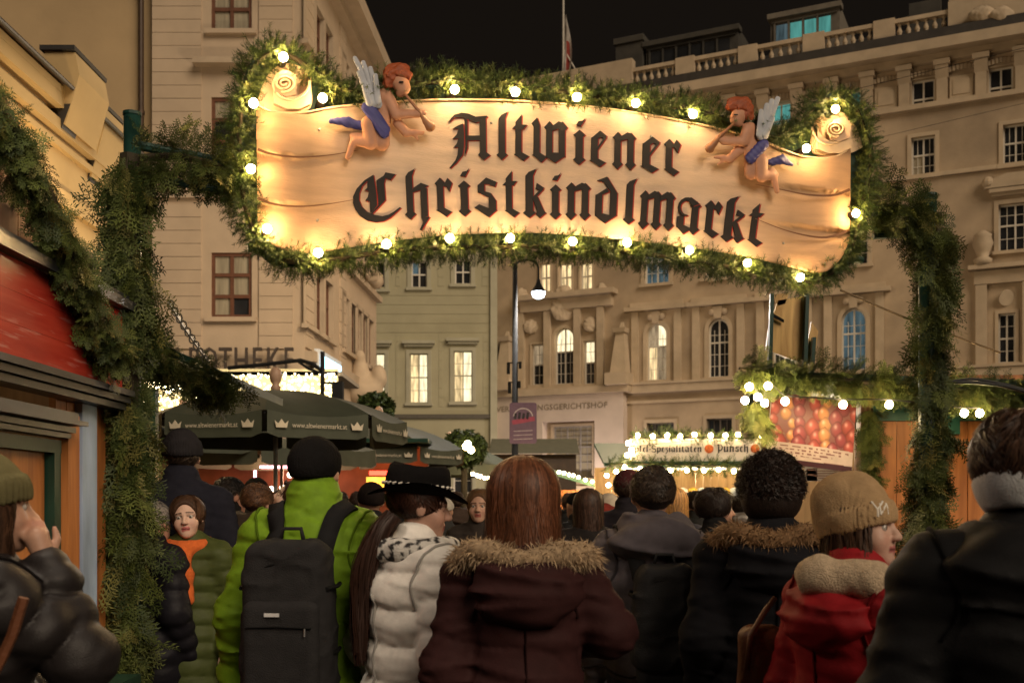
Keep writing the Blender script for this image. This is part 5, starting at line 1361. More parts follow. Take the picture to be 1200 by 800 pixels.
# pale board wall of the next stall behind
nw = thing('board_wall', 'warm lit board wall of the neighbouring stall seen beside the left gate post', 'wall', P(100, 560, 6.3) * [1, 1, 0])
for i in range(4):
    x = P(84, 590, 6.3)[0] + i * .085
    mb = MB(); mb.box((x + .05, 6.3 + .003 * (i % 2), 1.3), (.041, .015, 1.3)); mb.build('plank', M_palew, nw)
ct = thing('hanging_coat', 'dark coat hanging beside the blue strip of the red stall', 'coat', P(102, 640, 5.75) - [0, 0, .3])
c = P(102, 612, 5.75)
f = lambda p: smin(d_cone(p, c + [0, 0, .12], c + [0, 0, -.35], .05, .13), d_ell(p, c + [.02, 0, -.1], (.1, .07, .2)), .05) + .012 * wr(p, 18., 3, (1, 1, .3))
V, F = surfnet(f, c - [.3, .3, .6], c + [.3, .3, .35], .015); mesh_np('cloth', V, F, mat('dark_coat_cloth', (.06, .055, .055), .85, .2, 20.), ct, True)
mb = MB(); mb.tube([c + [0, 0, .14], c + [0, .06, .2], c + [0, .5, .22]], .008, 6); mb.build('hook', M_black, ct)

# garland down the gable edge of the red stall
garland('stall_garland', 'cypress garland running down the gable edge of the red stall', [SPX(x, y, .16) for x, y in curve([(-60, 75), (-10, 130), (28, 190), (58, 250), (86, 315), (112, 375), (136, 425)], 30)], [.045, .045, .05, .05, .045, .045, .04], 520, 'thuja', C_THU, droop=1.0, scale=.34, out=.7)

# ================================================================== small stall roof right of the left post
ss = thing('market_stall', 'narrow green-roofed stall with bulb-lit eave hanging beside the left gate post', 'stall', P(215, 590, 7.4) * [1, 1, 0])
D = 7.2
a, b = P(160, 390, D), P(272, 440, D)
mb = MB(); mb.prism([a, b, b - [0, 0, .06], a - [0, 0, .06]], (0, 1.6, 0)); mb.build('roof', M_gdark, ss)
mb = MB(); mb.tube([P(197, 352, D), P(215, 382, D), P(238, 415, D), P(245, 424, D)], .012, 6); mb.build('chain', mat('galvanised_chain', (.3, .28, .25), .4, metal=.7), ss)
for q in range(9):
    mb = MB(); c = P(200 + q * 5, 357 + q * 8, D - .01); mb.tube([c + [.02 * math.cos(t), 0, .03 * math.sin(t)] for t in np.linspace(0, 2 * PI, 9)], .006, 5, False); mb.build('chain_link', MATS['galvanised_chain'], ss)
for x in (178,):
    mb = MB(); c = P(x, 470, D + 1.2); mb.box((c[0], D + 1.2, 1.25), (.04, .04, 1.25)); mb.build('stall_post', M_gdark, ss)
garland('eave_garland', 'cypress fringe along the eave of the narrow green-roofed stall', [P(x, y, D - .05) for x, y in ((165, 405), (195, 420), (230, 436), (268, 452))], .07, 420, 'thuja', C_THU, droop=1.4, scale=.6)
string_lights('string_lights', 'warm bulbs under the cypress fringe of the narrow green-roofed stall', [P(x, y, D + .25) for x, y in ((170, 448), (184, 450), (198, 455), (214, 452), (232, 461), (246, 464))], .035, M_string)

# curtain of tiny lights in front of the pharmacy
lc = thing('light_curtain', 'dense curtain of tiny warm lights on the awning below the pharmacy letters', 'lights', P(280, 590, 26) * [1, 1, 0])
cv = []; rr_ = np.random.default_rng(3)
W0, W1_ = P(160, 470, 26), P(395, 436, 26)
mb = MB(); mb.box(((W0[0] + W1_[0]) / 2, 26.15, (W0[2] + W1_[2]) / 2 - .3), ((W1_[0] - W0[0]) / 2, .05, .75)); mb.build('awning_front', mat('cream_awning', (.62, .55, .36), .8, .1, 6.), lc)
mb = MB(); mb.box(((W0[0] + W1_[0]) / 2, 27.6, W1_[2] - .02), ((W1_[0] - W0[0]) / 2 + .1, 1.5, .05)); mb.build('awning_roof', mat('grey_awning', (.25, .22, .18), .8), lc)
bV, bF = ico(.022, 6, 4); Vn = []; Fn = []; n0 = 0
for q in range(900):
    p = np.array([rr_.uniform(W0[0], W1_[0]), 26.0 + rr_.uniform(-.08, .06), rr_.uniform(W0[2] - .75, W1_[2] - .02)])
    Vn.append(np.array(bV) + p); Fn += [[i + n0 for i in f] for f in bF]; n0 += len(bV)
o = mesh_np('tiny_bulbs', np.concatenate(Vn), Fn, M_white_l, lc); o['kind'] = 'stuff'
for x in (165, 395):
    c = P(x, 590, 26.4); mb = MB(); mb.tube([(c[0], 26.6, 0), (c[0], 26.6, 4.6)], .05, 8); mb.build('awning_post', M_black, lc)
# bracket arm with lantern and the blue-white lit pharmacy sign
br = thing('sign_bracket', 'black iron bracket arm on a post below the pharmacy letters', 'bracket', P(378, 590, 24) * [1, 1, 0])
mb = MB(); mb.tube([P(267, 431, 24), P(310, 427, 24), P(352, 422, 24), P(366, 426, 24), P(377, 434, 24)], .045, 8); mb.tube([P(378, 412, 24), P(378, 470, 24), P(378, 590, 24) * [1, 1, 0]], .05, 8)
mb.tube([P(350, 424, 24), P(362, 432, 24), P(376, 437, 24)], .03, 8); mb.build('arm', M_black, br)
mb = MB(); mb.box(P(396, 458, 24), (.12, .12, .2)); mb.tube([P(378, 448, 24), P(396, 449, 24)], .03, 6); mb.build('lantern_box', M_black, br)
ps = thing('pharmacy_sign', 'blue-white lit sign panel at the corner of the pharmacy', 'sign', rc.w(1.3, 4.6, .4))
mb = MB(); rc.box(mb, .3, 3.2, 4.9, 6.0, .2, .34); mb.build('panel', mat('white_plastic', (.7, .75, .8), .5, .05), ps)
for q in range(6):
    mb = MB(); rc.box(mb, .45 + q * .45, .8 + q * .45, 5.1 + .05 * (q % 2), 5.85, .345, .37); mb.build('lit_letter', emis('blue_white_glow', (.35, .75, 1.), 3.2), ps)

# ================================================================== orange stall on the right
RD = 8.1
rst = thing('market_stall', 'orange plank stall with green trim and bulb-lit garlanded eave at the right edge', 'stall', (P(1060, 590, RD)[0], RD + 1, 0))
x0 = P(1024, 590, RD)[0]; x1 = P(1330, 590, RD)[0]; zt = P(1000, 492, RD)[2]; n = 11
for i in range(n):
    xa = x0 + (x1 - x0) * i / n; xb = x0 + (x1 - x0) * (i + 1) / n - .006
    mb = MB(); mb.box(((xa + xb) / 2, RD + .03 + .004 * (i % 2), zt / 2), ((xb - xa) / 2, .018, zt / 2)); mb.build('wall_plank', M_orange, rst)
for i in range(8):
    xa = x0 - .02 + i * .30; mb = MB(); mb.box((xa + .148, RD - .02, zt + .07), (.147, .03, .078)); mb.build('green_trim', M_gtrim, rst)
for i in range(4):
    mb = MB(); mb.box((x0 + .55 + i * .6, RD - .045, zt - .05), (.08, .015, .06)); mb.build('green_batten', M_gtrim, rst)
mb = MB(); ze = P(1000, 436, RD)[2]
mb.prism([(P(866, 590, RD)[0], RD - .5, ze - .12), (x1, RD - .5, ze - .22), (x1, RD + 2.3, ze - .35), (P(866, 590, RD)[0] + .5, RD + 2.3, ze - .3)], (0, 0, .07)); mb.build('roof', M_gdark, rst)
mb = MB(); mb.box(((P(1000, 590, RD)[0] + x1) / 2, RD + .1, zt + .25), ((x1 - P(1000, 590, RD)[0]) / 2, .04, .1)); mb.build('top_board', M_orange, rst)
xl = P(902, 590, RD)[0]
mb = MB(); mb.box((xl, RD + .05, 1.25), (.045, .045, 1.25)); mb.box((x0 - .05, RD + .05, 1.25), (.05, .05, 1.25)); mb.build('stall_post', M_brownw, rst)
mb = MB(); mb.box(((xl + x0) / 2, RD + .1, .5), ((x0 - xl) / 2, .03, .5)); mb.box(((xl + x0) / 2, RD - .05, 1.02), ((x0 - xl) / 2 + .05, .22, .025)); mb.build('counter', M_brownw, rst)
mb = MB(); xr_ = P(905, 590, RD + 2.2)[0]; mb.box(((xr_ + x1) / 2, RD + 2.2, 1.2), ((x1 - xr_) / 2, .03, 1.2)); mb.build('rear_wall', M_palew, rst)
mb = MB(); c = P(960, 470, RD + 1.0); mb.box((c[0], RD + 1.0, ze - .12), (.5, .05, .02)); mb.build('tube_lamp', emis('tube_lamp_glow', (1., .82, .58), 14.), rst)
lamp_light(rst, (c[0], RD + .8, ze - .25), 55, (1., .8, .55), .15)
# jars & goods on the shelf, pale price papers (bright patches behind the poster)
for i, (x, y, w, h, m_) in enumerate(((1008, 527, .045, .17, 'p'), (972, 556, .18, .05, 'q'), (950, 548, .05, .1, 'p'), (930, 552, .06, .08, 'p'))):
    c = P(x, y, RD + .25); t_ = thing('price_sheet', ['tall pale printed sheet beside the fruit poster', 'wide white printed sheet under the fruit poster', 'small white paper under the fruit poster', 'small cream paper under the left corner of the fruit poster'][i], 'sheet', c - [0, 0, h])
    mb = MB(); mb.box(c, (w, .006, h)); mb.build('paper', mat('white_paper', (.78, .74, .7), .7, .08, 14.), t_)
    for q in range(4):
        mb = MB(); mb.box(c + [random.uniform(-.2, .2) * w, -.008, h * (.6 - .38 * q)], (w * .6, .002, h * .06)); mb.build('printed_line', mat('faint_print', (.4, .25, .22), .7), t_)
# wooden signboards above the eave (seen from behind)
wsn = thing('wooden_sign', 'weathered golden wooden sign boards on dark posts above the right stall eave', 'sign', P(925, 430, RD + .1))
Dw = RD + .1; M_gw = wood('golden_wood', (.42, .24, .08), (.78, .52, .20), .35)
for L_ in ([(912, 352), (946, 346), (944, 420), (935, 424), (898, 409), (901, 385)], [(951, 377), (959, 388), (953, 432), (946, 425), (947, 402)], [(906, 345), (925, 343), (920, 356), (912, 358)]):
    mb = MB(); mb.prism([P(x, y, Dw + .02) for x, y in L_], (0, .04, 0)); mb.build('sign_board', M_gw, wsn)
for x, ya, yb in ((901, 345, 440), (942, 345, 440), (950, 396, 440)):
    mb = MB(); mb.prism([P(x - 2.5, yb, Dw), P(x + 2, yb, Dw), P(x + 4.5, ya, Dw), P(x + 0.5, ya, Dw)], (0, -.05, 0)); mb.build('sign_post', M_postgreen, wsn)
mb = MB(); mb.prism([P(906, 368, Dw), P(918, 375, Dw), P(918, 378, Dw), P(906, 372, Dw)], (0, -.02, 0)); mb.build('slot', M_black, wsn)
# fruit poster
PD_ = RD - .12
pw, ph = 64, 52
def fruit(u, v):
    return 0
rr_ = np.random.default_rng(5); fr_list = []
for col_, x in enumerate(np.linspace(.08, .95, 7)):
    for q in range(5):
        y = .06 + q * .155 + rr_.uniform(-.02, .02); fr_list.append((x + rr_.uniform(-.05, .05), y + .04 * (col_ % 2), (.058 if col_ % 3 == 1 else .075) + .035 * rr_.uniform(), col_ % 3))
pcs = [np.array([.48, .09, .08]), np.array([.72, .30, .13]), np.array([.36, .07, .09])]
NX, NY = 150, 118; cols = np.zeros((NX * NY, 3)); VV = np.zeros((NX * NY, 3))
q00, q10, q01, q11 = np.array([905, 460.]), np.array([1004, 468.]), np.array([898, 540.]), np.array([998, 553.])
for i in range(NX):
    for j in range(NY):
        u, v = i / (NX - 1), j / (NY - 1); p = (q00 * (1 - u) + q10 * u) * (1 - v) + (q01 * (1 - u) + q11 * u) * v
        VV[i * NY + j] = P(p[0], p[1], PD_ + .015 * math.sin(u * 7) * (v)); c_ = np.array([.26, .10, .10])
        band_t = .70 - .015 * math.sin(u * PI) + .03 * u
        if v > band_t + .2 and v > .93: c_ = np.array([.06, .02, .03])
        elif v > band_t and v < band_t + .22 + .02 * math.sin(u * 5): c_ = np.array([.62, .5, .47])
        else:
            for (fx, fy, fr_r, kd) in fr_list:
                nk = fr_r * (.85 if v > fy else .85 - .45 * min(1, (fy - v) / (fr_r * 1.3))); d2 = ((u - fx) / nk) ** 2 + ((v - fy) / (fr_r * 1.25 * (1.15 if v > fy else .9))) ** 2
                if d2 < 1:
                    s_ = 1 - d2; hl = math.exp(-(((u - fx + .02) / .018) ** 2 + ((v - fy + .02) / .03) ** 2))
                    c_ = pcs[kd] * (.45 + .7 * s_) + hl * .3
        if band_t + .03 < v < band_t + .18 and .05 < u < .95:
            lnq = (v - band_t - .03) / .045
            if lnq % 1 < .5 and (math.sin(u * 90 + int(lnq) * 7) + math.sin(u * 41 + int(lnq) * 3)) > -.2 and abs(u - .5) < .46 - .1 * int(lnq): c_ = np.array([.25, .12, .12])
        cols[i * NY + j] = c_
F = np.array([[i * NY + j, i * NY + j + 1, (i + 1) * NY + j + 1, (i + 1) * NY + j] for i in range(NX - 1) for j in range(NY - 1)])
pt_ = thing('fruit_poster', 'large poster of red and orange fruit hanging below the garlanded eave', 'poster', P(950, 553, PD_))
mesh_np('print', VV, F, mat('glossy_print', (1, 1, 1), .35, .10, 14., attr=True, spec=.4), pt_, True, cols=cols)
mb = MB(); mb.add([v + [0, .03, 0] for v in (VV[0], VV[NY - 1], VV[-1], VV[-NY])], [[0, 1, 2, 3]]); mb.build('poster_back', mat('white_vinyl', (.6, .58, .55), .6), pt_)
mb = MB()
for x, y, y2 in ((914, 461, 444), (960, 464, 446), (995, 468, 448)): mb.tube([P(x, y, PD_ - .01), P(x + 4, y2, PD_)], .006, 5)
mb.build('cords', M_wire, pt_)
# eave garland and bulbs
garland('eave_garland', 'thick cypress garland along the eave of the orange stall', [P(x, y, RD - .55) for x, y in curve([(866, 432), (900, 437), (940, 441), (985, 444), (1030, 450), (1080, 455), (1140, 458), (1200, 464), (1260, 470)], 40)], .06, 460, 'thuja', C_THU, droop=.7, scale=.42)
garland('hanging_sprig', 'cypress garland hanging down the left edge of the orange planks', [P(x, y, RD - .08) for x, y in ((1022, 478), (1020, 510), (1018, 545), (1018, 600))], .035, 380, 'thuja', C_THU, droop=1.3, scale=.4)
garland('hanging_sprig', 'small trailing sprig under the left end of the orange stall eave', [P(x, y, RD - .5) for x, y in ((884, 470), (889, 490), (893, 505))], .03, 330, 'thuja', [(.06, .08, .02), (.12, .14, .03), (.16, .15, .04)], droop=1.2, scale=.4)
ebs = [(878, 453), (888, 465), (873, 469), (896, 472), (900, 452), (920, 470), (988, 474), (1042, 474), (1130, 484), (1148, 484)]
string_lights('string_lights', 'large warm bulbs under the garlanded eave of the orange stall', [P(x, y, RD - .78) for x, y in sorted(ebs)], .027, emis('eave_bulb_glow', (1., .72, .36), 150.))
mb = MB(); t_ = thing('power_cable', 'black power cable slung from the right gate post along the stall roof', 'cable', P(1140, 450, 6.9))
mb.tube([P(x, y, 6.9) for x, y in curve([(1095, 440), (1110, 447), (1140, 448), (1175, 452), (1205, 460)], 14)], .012, 6); mb.tube([P(x, y, 6.9) for x, y in curve([(1096, 436), (1112, 446), (1140, 444), (1175, 450), (1205, 458)], 14)], .01, 6); mb.build('cord', M_wire, t_)
mb = MB(); t_ = thing('guy_rope', 'taut rope running down from the sign frame past the right gate post', 'rope', sp(1172, 415, .1)); mb.tube([sp(985, 340, -.08), sp(1060, 372, -.12), sp(1172, 413, -.2)], .007, 6); mb.build('rope', mat('tan_rope', (.22, .15, .08), .8), t_)

# ================================================================== apple and punch stall further back
AD = 20.
ap = thing('market_stall', 'far stall with white Apfel-Spezialitäten Punsch sign board edged with bulbs', 'stall', P(815, 590, AD) * [1, 1, 0])
a, c = P(738, 541, AD), P(912, 514, AD)
mb = MB(); mb.box(((a[0] + c[0]) / 2, AD, (a[2] + c[2]) / 2), ((c[0] - a[0]) / 2, .03, (c[2] - a[2]) / 2)); sb_ = mb.build('sign_board', mat('white_sign', (.72, .66, .6), .6, .05, 4.), ap)
mb = MB(); mb.box(((a[0] + c[0]) / 2, AD - .02, a[2] - .04), ((c[0] - a[0]) / 2 + .05, .05, .05)); mb.build('green_rail', M_gtrim, ap)
def ftext(word, xs, y0, y1, root, D, m):
    """Fraktur word between pixel columns xs, x-height between rows"""
    adv = 0; seq = []
    for chh in word:
        g = G['A2'] if chh == 'A' else G[chh if chh != 'ä' else 'a']
        g = [np.array(q, float) for q in g]
        if chh == 'i': g = g + [np.array(q, float) for q in G['dot']]
        if chh == 'ä': g = g + [np.array(q, float) for q in dia(1.3, 5.9, .4, .45) + dia(2.9, 5.9, .4, .45)]
        A = np.concatenate(g); seq.append((g, adv - A[:, 0].min())); adv += A[:, 0].max() - A[:, 0].min() + .55
    sc_ = (xs[1] - xs[0]) / adv; mb = MB(); zs_ = (y1 - y0) / 4.9
    mb = MB()
    for g, o_ in seq:
        for i, q in enumerate(g): mb.prism([P(xs[0] + (x + o_) * sc_, y1 - y * zs_, D - .001 * i) for x, y in q], (0, -.004, 0))
    return mb.build('lettering', m, root)
ftext('Apfel-Spezialitäten', (738, 823), 523.5, 529.5, sb_, AD - .034, M_let)
ftext('Punsch', (840, 878), 522.5, 529.5, sb_, AD - .034, M_let)
for x in (831, 885):
    mb = MB(); c_ = P(x, 525.5, AD - .04); mb.lathe(c_, [(.01, .012), (.06, .01), (.085, 0), (.06, -.01), (.01, -.012)], 16, M=np.array([[1, 0, 0], [0, 0, 1], [0, -1, 0]])); mb.build('apple_medallion', mat('apple_paint', (.55, .13, .03), .5, .4, 30.), sb_)
for i in range(22):
    x0_, x1_ = 716 + i * 9, 716 + i * 9 + 8.6
    p0, p1 = P(x0_, 573, AD + .2), P(x1_, 552, AD + .2); mb = MB(); mb.box(((p0[0] + p1[0]) / 2, AD + .2, (p0[2] + p1[2]) / 2), ((p1[0] - p0[0]) / 2, .015, (p1[2] - p0[2]) / 2)); mb.build('valance_board', M_palew, ap)
p0, p1 = P(716, 590, AD + 1.8), P(914, 590, AD + 1.8)
mb = MB(); mb.box(((p0[0] + p1[0]) / 2, AD + 2.2, 1.1), ((p1[0] - p0[0]) / 2 + .3, .03, 1.25)); mb.build('rear_wall', M_palew, ap)
mb = MB(); mb.box(((p0[0] + p1[0]) / 2, AD + .3, .5), ((p1[0] - p0[0]) / 2, .03, .5)); mb.box(((p0[0] + p1[0]) / 2, AD + .2, 1.02), ((p1[0] - p0[0]) / 2, .3, .03)); mb.build('counter', M_orange, ap)
mb = MB(); mb.prism([P(708, 546, AD - .1), P(916, 546, AD - .1), P(916, 542, AD - .1), P(708, 542, AD - .1)], (0, 2.4, .5)); mb.build('roof', M_gdark, ap)
for x in (720, 805, 900):
    c_ = P(x, 590, AD + .25); mb = MB(); mb.box((c_[0], AD + .25, 1.1), (.05, .05, 1.1)); mb.build('stall_post', M_palew, ap)
lamp_light(ap, P(800, 552, AD + .9), 190, (1., .76, .42), .2)
mb = MB(); mb.box(P(800, 549, AD + .9), (1.2, .05, .02)); mb.build('tube_lamp', emis('tube_lamp_warm', (1., .8, .5), 6.), ap)
garland('eave_garland', 'fir garland along the top of the Apfel-Spezialitäten sign', [P(x, y, AD - .02) for x, y in ((738, 513), (780, 511), (830, 512), (880, 513), (915, 513))], .06, 130, 'fir', C_FIR, droop=.1, scale=1.4)
garland('eave_garland', 'fir garland below the Apfel-Spezialitäten sign', [P(x, y, AD - .12) for x, y in ((712, 545), (740, 543), (800, 545), (850, 546), (914, 546))], .07, 150, 'fir', C_FIR, droop=.2, scale=1.5)
string_lights('string_lights', 'bulbs along the top of the Apfel-Spezialitäten sign', [P(x, y, AD - .1) for x, y in ((736, 519), (735, 533), (747, 510), (765, 511), (782, 510), (797, 511), (814, 509), (833, 510), (850, 510), (865, 509), (892, 511), (740, 527))], .045, M_string)
string_lights('string_lights', 'bulbs along the eave below the Apfel-Spezialitäten sign', [P(x, y, AD - .2) for x, y in ((711, 557), (713, 568), (722, 552), (732, 547), (750, 549), (786, 551), (805, 551), (825, 551), (842, 550), (860, 552), (880, 552))], .042, M_string)
# small cups, bottles on the counter of the far stall
for i, x in enumerate((800, 812, 822, 842, 850, 860, 868)):
    c_ = P(x, 581, AD + .1); mb = MB(); mb.lathe(c_, [(.07, -.12), (.09, 0), (.11, .03), (.1, .12), (.03, .16)], 10)
    t_ = thing('punch_pot', ['first', 'second', 'third', 'fourth', 'fifth', 'sixth', 'seventh'][i] + ' pot from the left on the counter of the punch stall', 'pot', c_ - [0, 0, .12], 'pots on the punch counter'); mb.build('pot', mat('pot_%d' % (i % 3), [(.7, .68, .64), (.65, .4, .05), (.5, .55, .6)][i % 3], .3), t_, True)

# ================================================================== light strings and low roofs in the middle distance
lr = thing('market_stall', 'low dark-roofed hut with board walls behind the street lamp', 'stall', P(626, 590, 27) * [1, 1, 0])
a, c = P(575, 532, 27), P(677, 515, 27)
mb = MB(); mb.prism([P(573, 531, 26.6), P(679, 531, 26.6), P(676, 515, 28), P(576, 515, 28)], (0, .1, .03)); mb.build('roof', mat('dark_felt', (.05, .05, .032), .8, .15, 6.), lr)
mb = MB(); mb.box((P(626, 590, 27)[0], 27.4, 1.42), (1.05, .6, 1.42)); mb.build('wall', mat('dark_boards', (.055, .035, .02), .8, .2, 6.), lr)
mid = thing('market_stall', 'orange-lit low stall with sloping green roof left of the apple stall', 'stall', P(690, 590, 23) * [1, 1, 0])
mb = MB(); mb.prism([P(640, 548, 22.5), P(722, 572, 22.5), P(722, 578, 22.5), P(640, 554, 22.5)], (0, 2, .1)); mb.build('roof', M_gdark, mid)
for i in range(14):
    p0, p1 = P(655 + i * 5, 590, 23.2), P(659.4 + i * 5, 590, 23.2); mb = MB(); mb.box(((p0[0] + p1[0]) / 2, 23.2, .95), ((p1[0] - p0[0]) / 2, .02, .95)); mb.build('wall_plank', M_orange, mid)
lamp_light(mid, P(690, 580, 22.3), 90, (1., .6, .25), .2)
string_lights('string_lights', 'dense warm bulb string on the sloping green stall roof behind the brown-haired woman', [P(x, y, 22.3) for x, y in ((655, 553), (661, 554), (667, 556), (672, 557), (678, 559), (686, 562), (694, 564), (702, 566), (709, 569))], .032, M_string)
string_lights('string_lights', 'bright warm bulb string between the umbrellas and the dark-roofed hut', [P(x, y, 21.) for x, y in ((554, 555), (559, 557), (563, 558), (568, 560), (573, 560), (578, 562), (583, 562), (588, 563), (594, 562))], .034, M_string)
string_lights('string_lights', 'pair of warm bulbs in the shrub above the umbrella edge', [P(548, 520, 19.), P(552, 527, 19.), P(546, 523, 19.2)], .06, M_string, wire=False)
# red lit snack stalls under the umbrellas
rl = thing('market_stall', 'snack stall glowing red and orange under the umbrellas', 'stall', P(400, 590, 17) * [1, 1, 0])
mb = MB(); p0, p1 = P(225, 590, 17.5), P(500, 590, 17.5); mb.box(((p0[0] + p1[0]) / 2, 17.9, 1.3), ((p1[0] - p0[0]) / 2, .04, 1.3)); mb.build('rear_wall', mat('red_brown_wall', (.17, .055, .03), .7, .5, 2.), rl)
mb = MB(); mb.box(P(334, 547, 17.2), (.41, .03, .02)); mb.box(P(299, 556, 17.2), (.015, .03, .12)); mb.build('neon_tube', emis('pink_neon', (1., .35, .42), 7.), rl)
mb = MB(); mb.box(P(462, 554, 17.2), (.40, .03, .035)); mb.build('neon_tube', emis('red_neon', (1., .06, .03), 4.), rl)
mb = MB(); mb.box(P(460, 566, 17.25), (.42, .03, .1)); mb.build('lit_menu', emis('orange_menu', (1., .42, .05), 2.2, .3, 5.), rl)
mb = MB(); mb.box(((p0[0] + p1[0]) / 2, 16.9, .5), ((p1[0] - p0[0]) / 2, .05, .5)); mb.build('counter', M_brownw, rl)
mb = MB(); mb.box(((p0[0] + p1[0]) / 2, 17.3, 2.58), ((p1[0] - p0[0]) / 2 + .1, .8, .03)); mb.build('roof', M_gdark, rl)
lamp_light(rl, P(340, 552, 16.8), 55, (1., .52, .3), .2)
lamp_light(rl, P(455, 556, 16.8), 40, (1., .4, .15), .2)
for i, (x, y) in enumerate(((318, 573), (331, 571), (345, 572), (350, 558), (340, 556))):
    c_ = P(x, y, 17.05); mb = MB(); mb.add(np.array(ico(.05)[0]) + c_, ico(.05)[1]); t_ = thing('counter_lamp', ['lowest left round lamp', 'middle low round lamp', 'right low round lamp', 'upper right round lamp', 'upper left round lamp'][i] + ' on the red-lit snack stall', 'lamp', c_ - [0, 0, .05], 'lamps of the snack stall'); mb.build('globe', emis('small_globe', (1., .8, .6), 5.), t_, True)

# ================================================================== umbrellas
M_umb = mat('dark_green_canvas', (.045, .052, .034), .75, .12, 6., .1, 60.)
M_umb2 = mat('grey_green_canvas', (.06, .068, .045), .7, .12, 6.)
M_print = mat('pale_canvas_print', (.62, .55, .42), .8)
TXT = text_arrays('www.altwienermarkt.at', .13)
def umbrella(cx, ybot, ytop, D, rad, rot, lab, txt=True, n=8):
    ctr = P(cx, 590, D); zb = P(cx, ybot, D)[2]; zt = P(cx, ytop, D)[2]; x0, y0 = ctr[0], D
    t = thing('umbrella', lab, 'umbrella', (x0, y0, 0), 'dark green market umbrellas')
    vh = .27; zv = zb + vh
    vx = [np.array([x0 + rad * math.sin(rot + 2 * PI * k / n), y0 - rad * math.cos(rot + 2 * PI * k / n), zv]) for k in range(n)]
    for k in range(n):
        A, B = vx[k], vx[(k + 1) % n]; C = np.array([x0, y0, zt]); V = []; NR = 7; NC = 7
        for i in range(NR):
            s = i / (NR - 1)
            for j in range(NC):
                q = j / (NC - 1); e = A * (1 - q) + B * q; p = e * (1 - s) + C * s
                p[2] = zv + (zt - zv) * (s ** .8 * .92 + .08 * s) - .05 * math.sin(PI * q) * (1 - s) * 1.0 + .06 * math.sin(PI * s)
                V.append(p)
        F = [[i * NC + j, i * NC + j + 1, (i + 1) * NC + j + 1, (i + 1) * NC + j] for i in range(NR - 1) for j in range(NC - 1)]
        pn = mesh_np('canopy_panel', np.array(V), F, M_umb, t, True)
        V = []
        for j in range(9):
            q = j / 8; e = A * (1 - q) + B * q; out = (e - C) * [1, 1, 0]; out = out / np.linalg.norm(out)
            sag = -.05 * math.sin(PI * q)
            for i in range(4):
                s = i / 3; cut = .04 if j in (0, 8) and i == 3 else 0
                inset = .025 * (1 if j == 0 else -1 if j == 8 else 0)
                V.append(e + (B - A) * inset + [0, 0, sag * (1 - s) - vh * s + cut] + out * (.02 + .012 * math.sin(q * 19 + k) * s))
        F = [[j * 4 + i, j * 4 + i + 1, j * 4 + i + 5, j * 4 + i + 4] for j in range(8) for i in range(3)]
        vl = mesh_np('valance', np.array(V), F, M_umb2, t, True)
        nrm = (A + B) / 2 - C; facing = -(nrm[1])
        if txt and facing > .1:
            e = (B - A) / np.linalg.norm(B - A); o = np.array([e[1], -e[0], 0.]); o = o if o @ (nrm * [1, 1, 0]) > 0 else -o; e = e if e[0] > 0 else -e
            mid_ = (A + B) / 2 + o * .05; L_ = np.linalg.norm(B - A)
            V, F = TXT; wd = V[:, 0].max() - V[:, 0].min(); sc_ = L_ * .52 / wd
            W = np.array([mid_ + e * v[0] * sc_ + [0, 0, -.17 + v[1] * sc_ * 1.2] for v in V]); mesh_np('printed_address', W, F, M_print, vl)
            mb = MB()
            for s in (-1, 1):
                c_ = mid_ + e * s * L_ * .36 + [0, 0, -.145]
                mb.prism([c_ + e * u_ + [0, 0, v_] for u_, v_ in ((-.055, -.03), (.055, -.03), (.07, .04), (.035, .01), (0, .055), (-.035, .01), (-.07, .04))], o * .004)
            mb.build('printed_crown', M_print, vl)
    mb = MB()
    for k in range(n): mb.tube([vx[k] - [0, 0, .03], np.array([x0, y0, zt - .12])], .012, 5)
    mb.build('ribs', M_black, t)
    mb = MB(); mb.tube([(x0, y0, 0), (x0, y0, zt)], .024, 10); mb.build('pole', mat('pale_steel', (.5, .5, .52), .35, .05, metal=.6), t, True)
    mb = MB(); mb.lathe((x0, y0, zt - .02), [(.05, 0), (.06, .06), (.035, .08), (.06, .12), (.075, .18), (.06, .25), (.02, .28)], 12); mb.build('finial', mat('pink_wood_knob', (.4, .26, .18), .5), t, True)
    mb = MB(); mb.lathe((x0, y0, 0), [(.28, 0), (.28, .06), (.05, .09), (.045, .35)], 14); mb.build('base', M_black, t)
umbrella(323, 521, 457, 12., 1.46, R(8.3), 'large dark green octagonal umbrella with printed valance behind the green jacket')
umbrella(444, 546, 494, 18., 1.46, R(32), 'second dark green umbrella, partly hidden behind the largest umbrella')
umbrella(527, 558, 520, 23., 1.40, R(20), 'furthest dark green umbrella beside the bulb string', False)
umbrella(215, 535, 488, 15.5, 1.46, R(10), 'dark green umbrella in the shade left of the largest umbrella', False)
umbrella(330, 548, 515, 16., 1.4, R(0), 'low dark green umbrella under the largest umbrella', False)
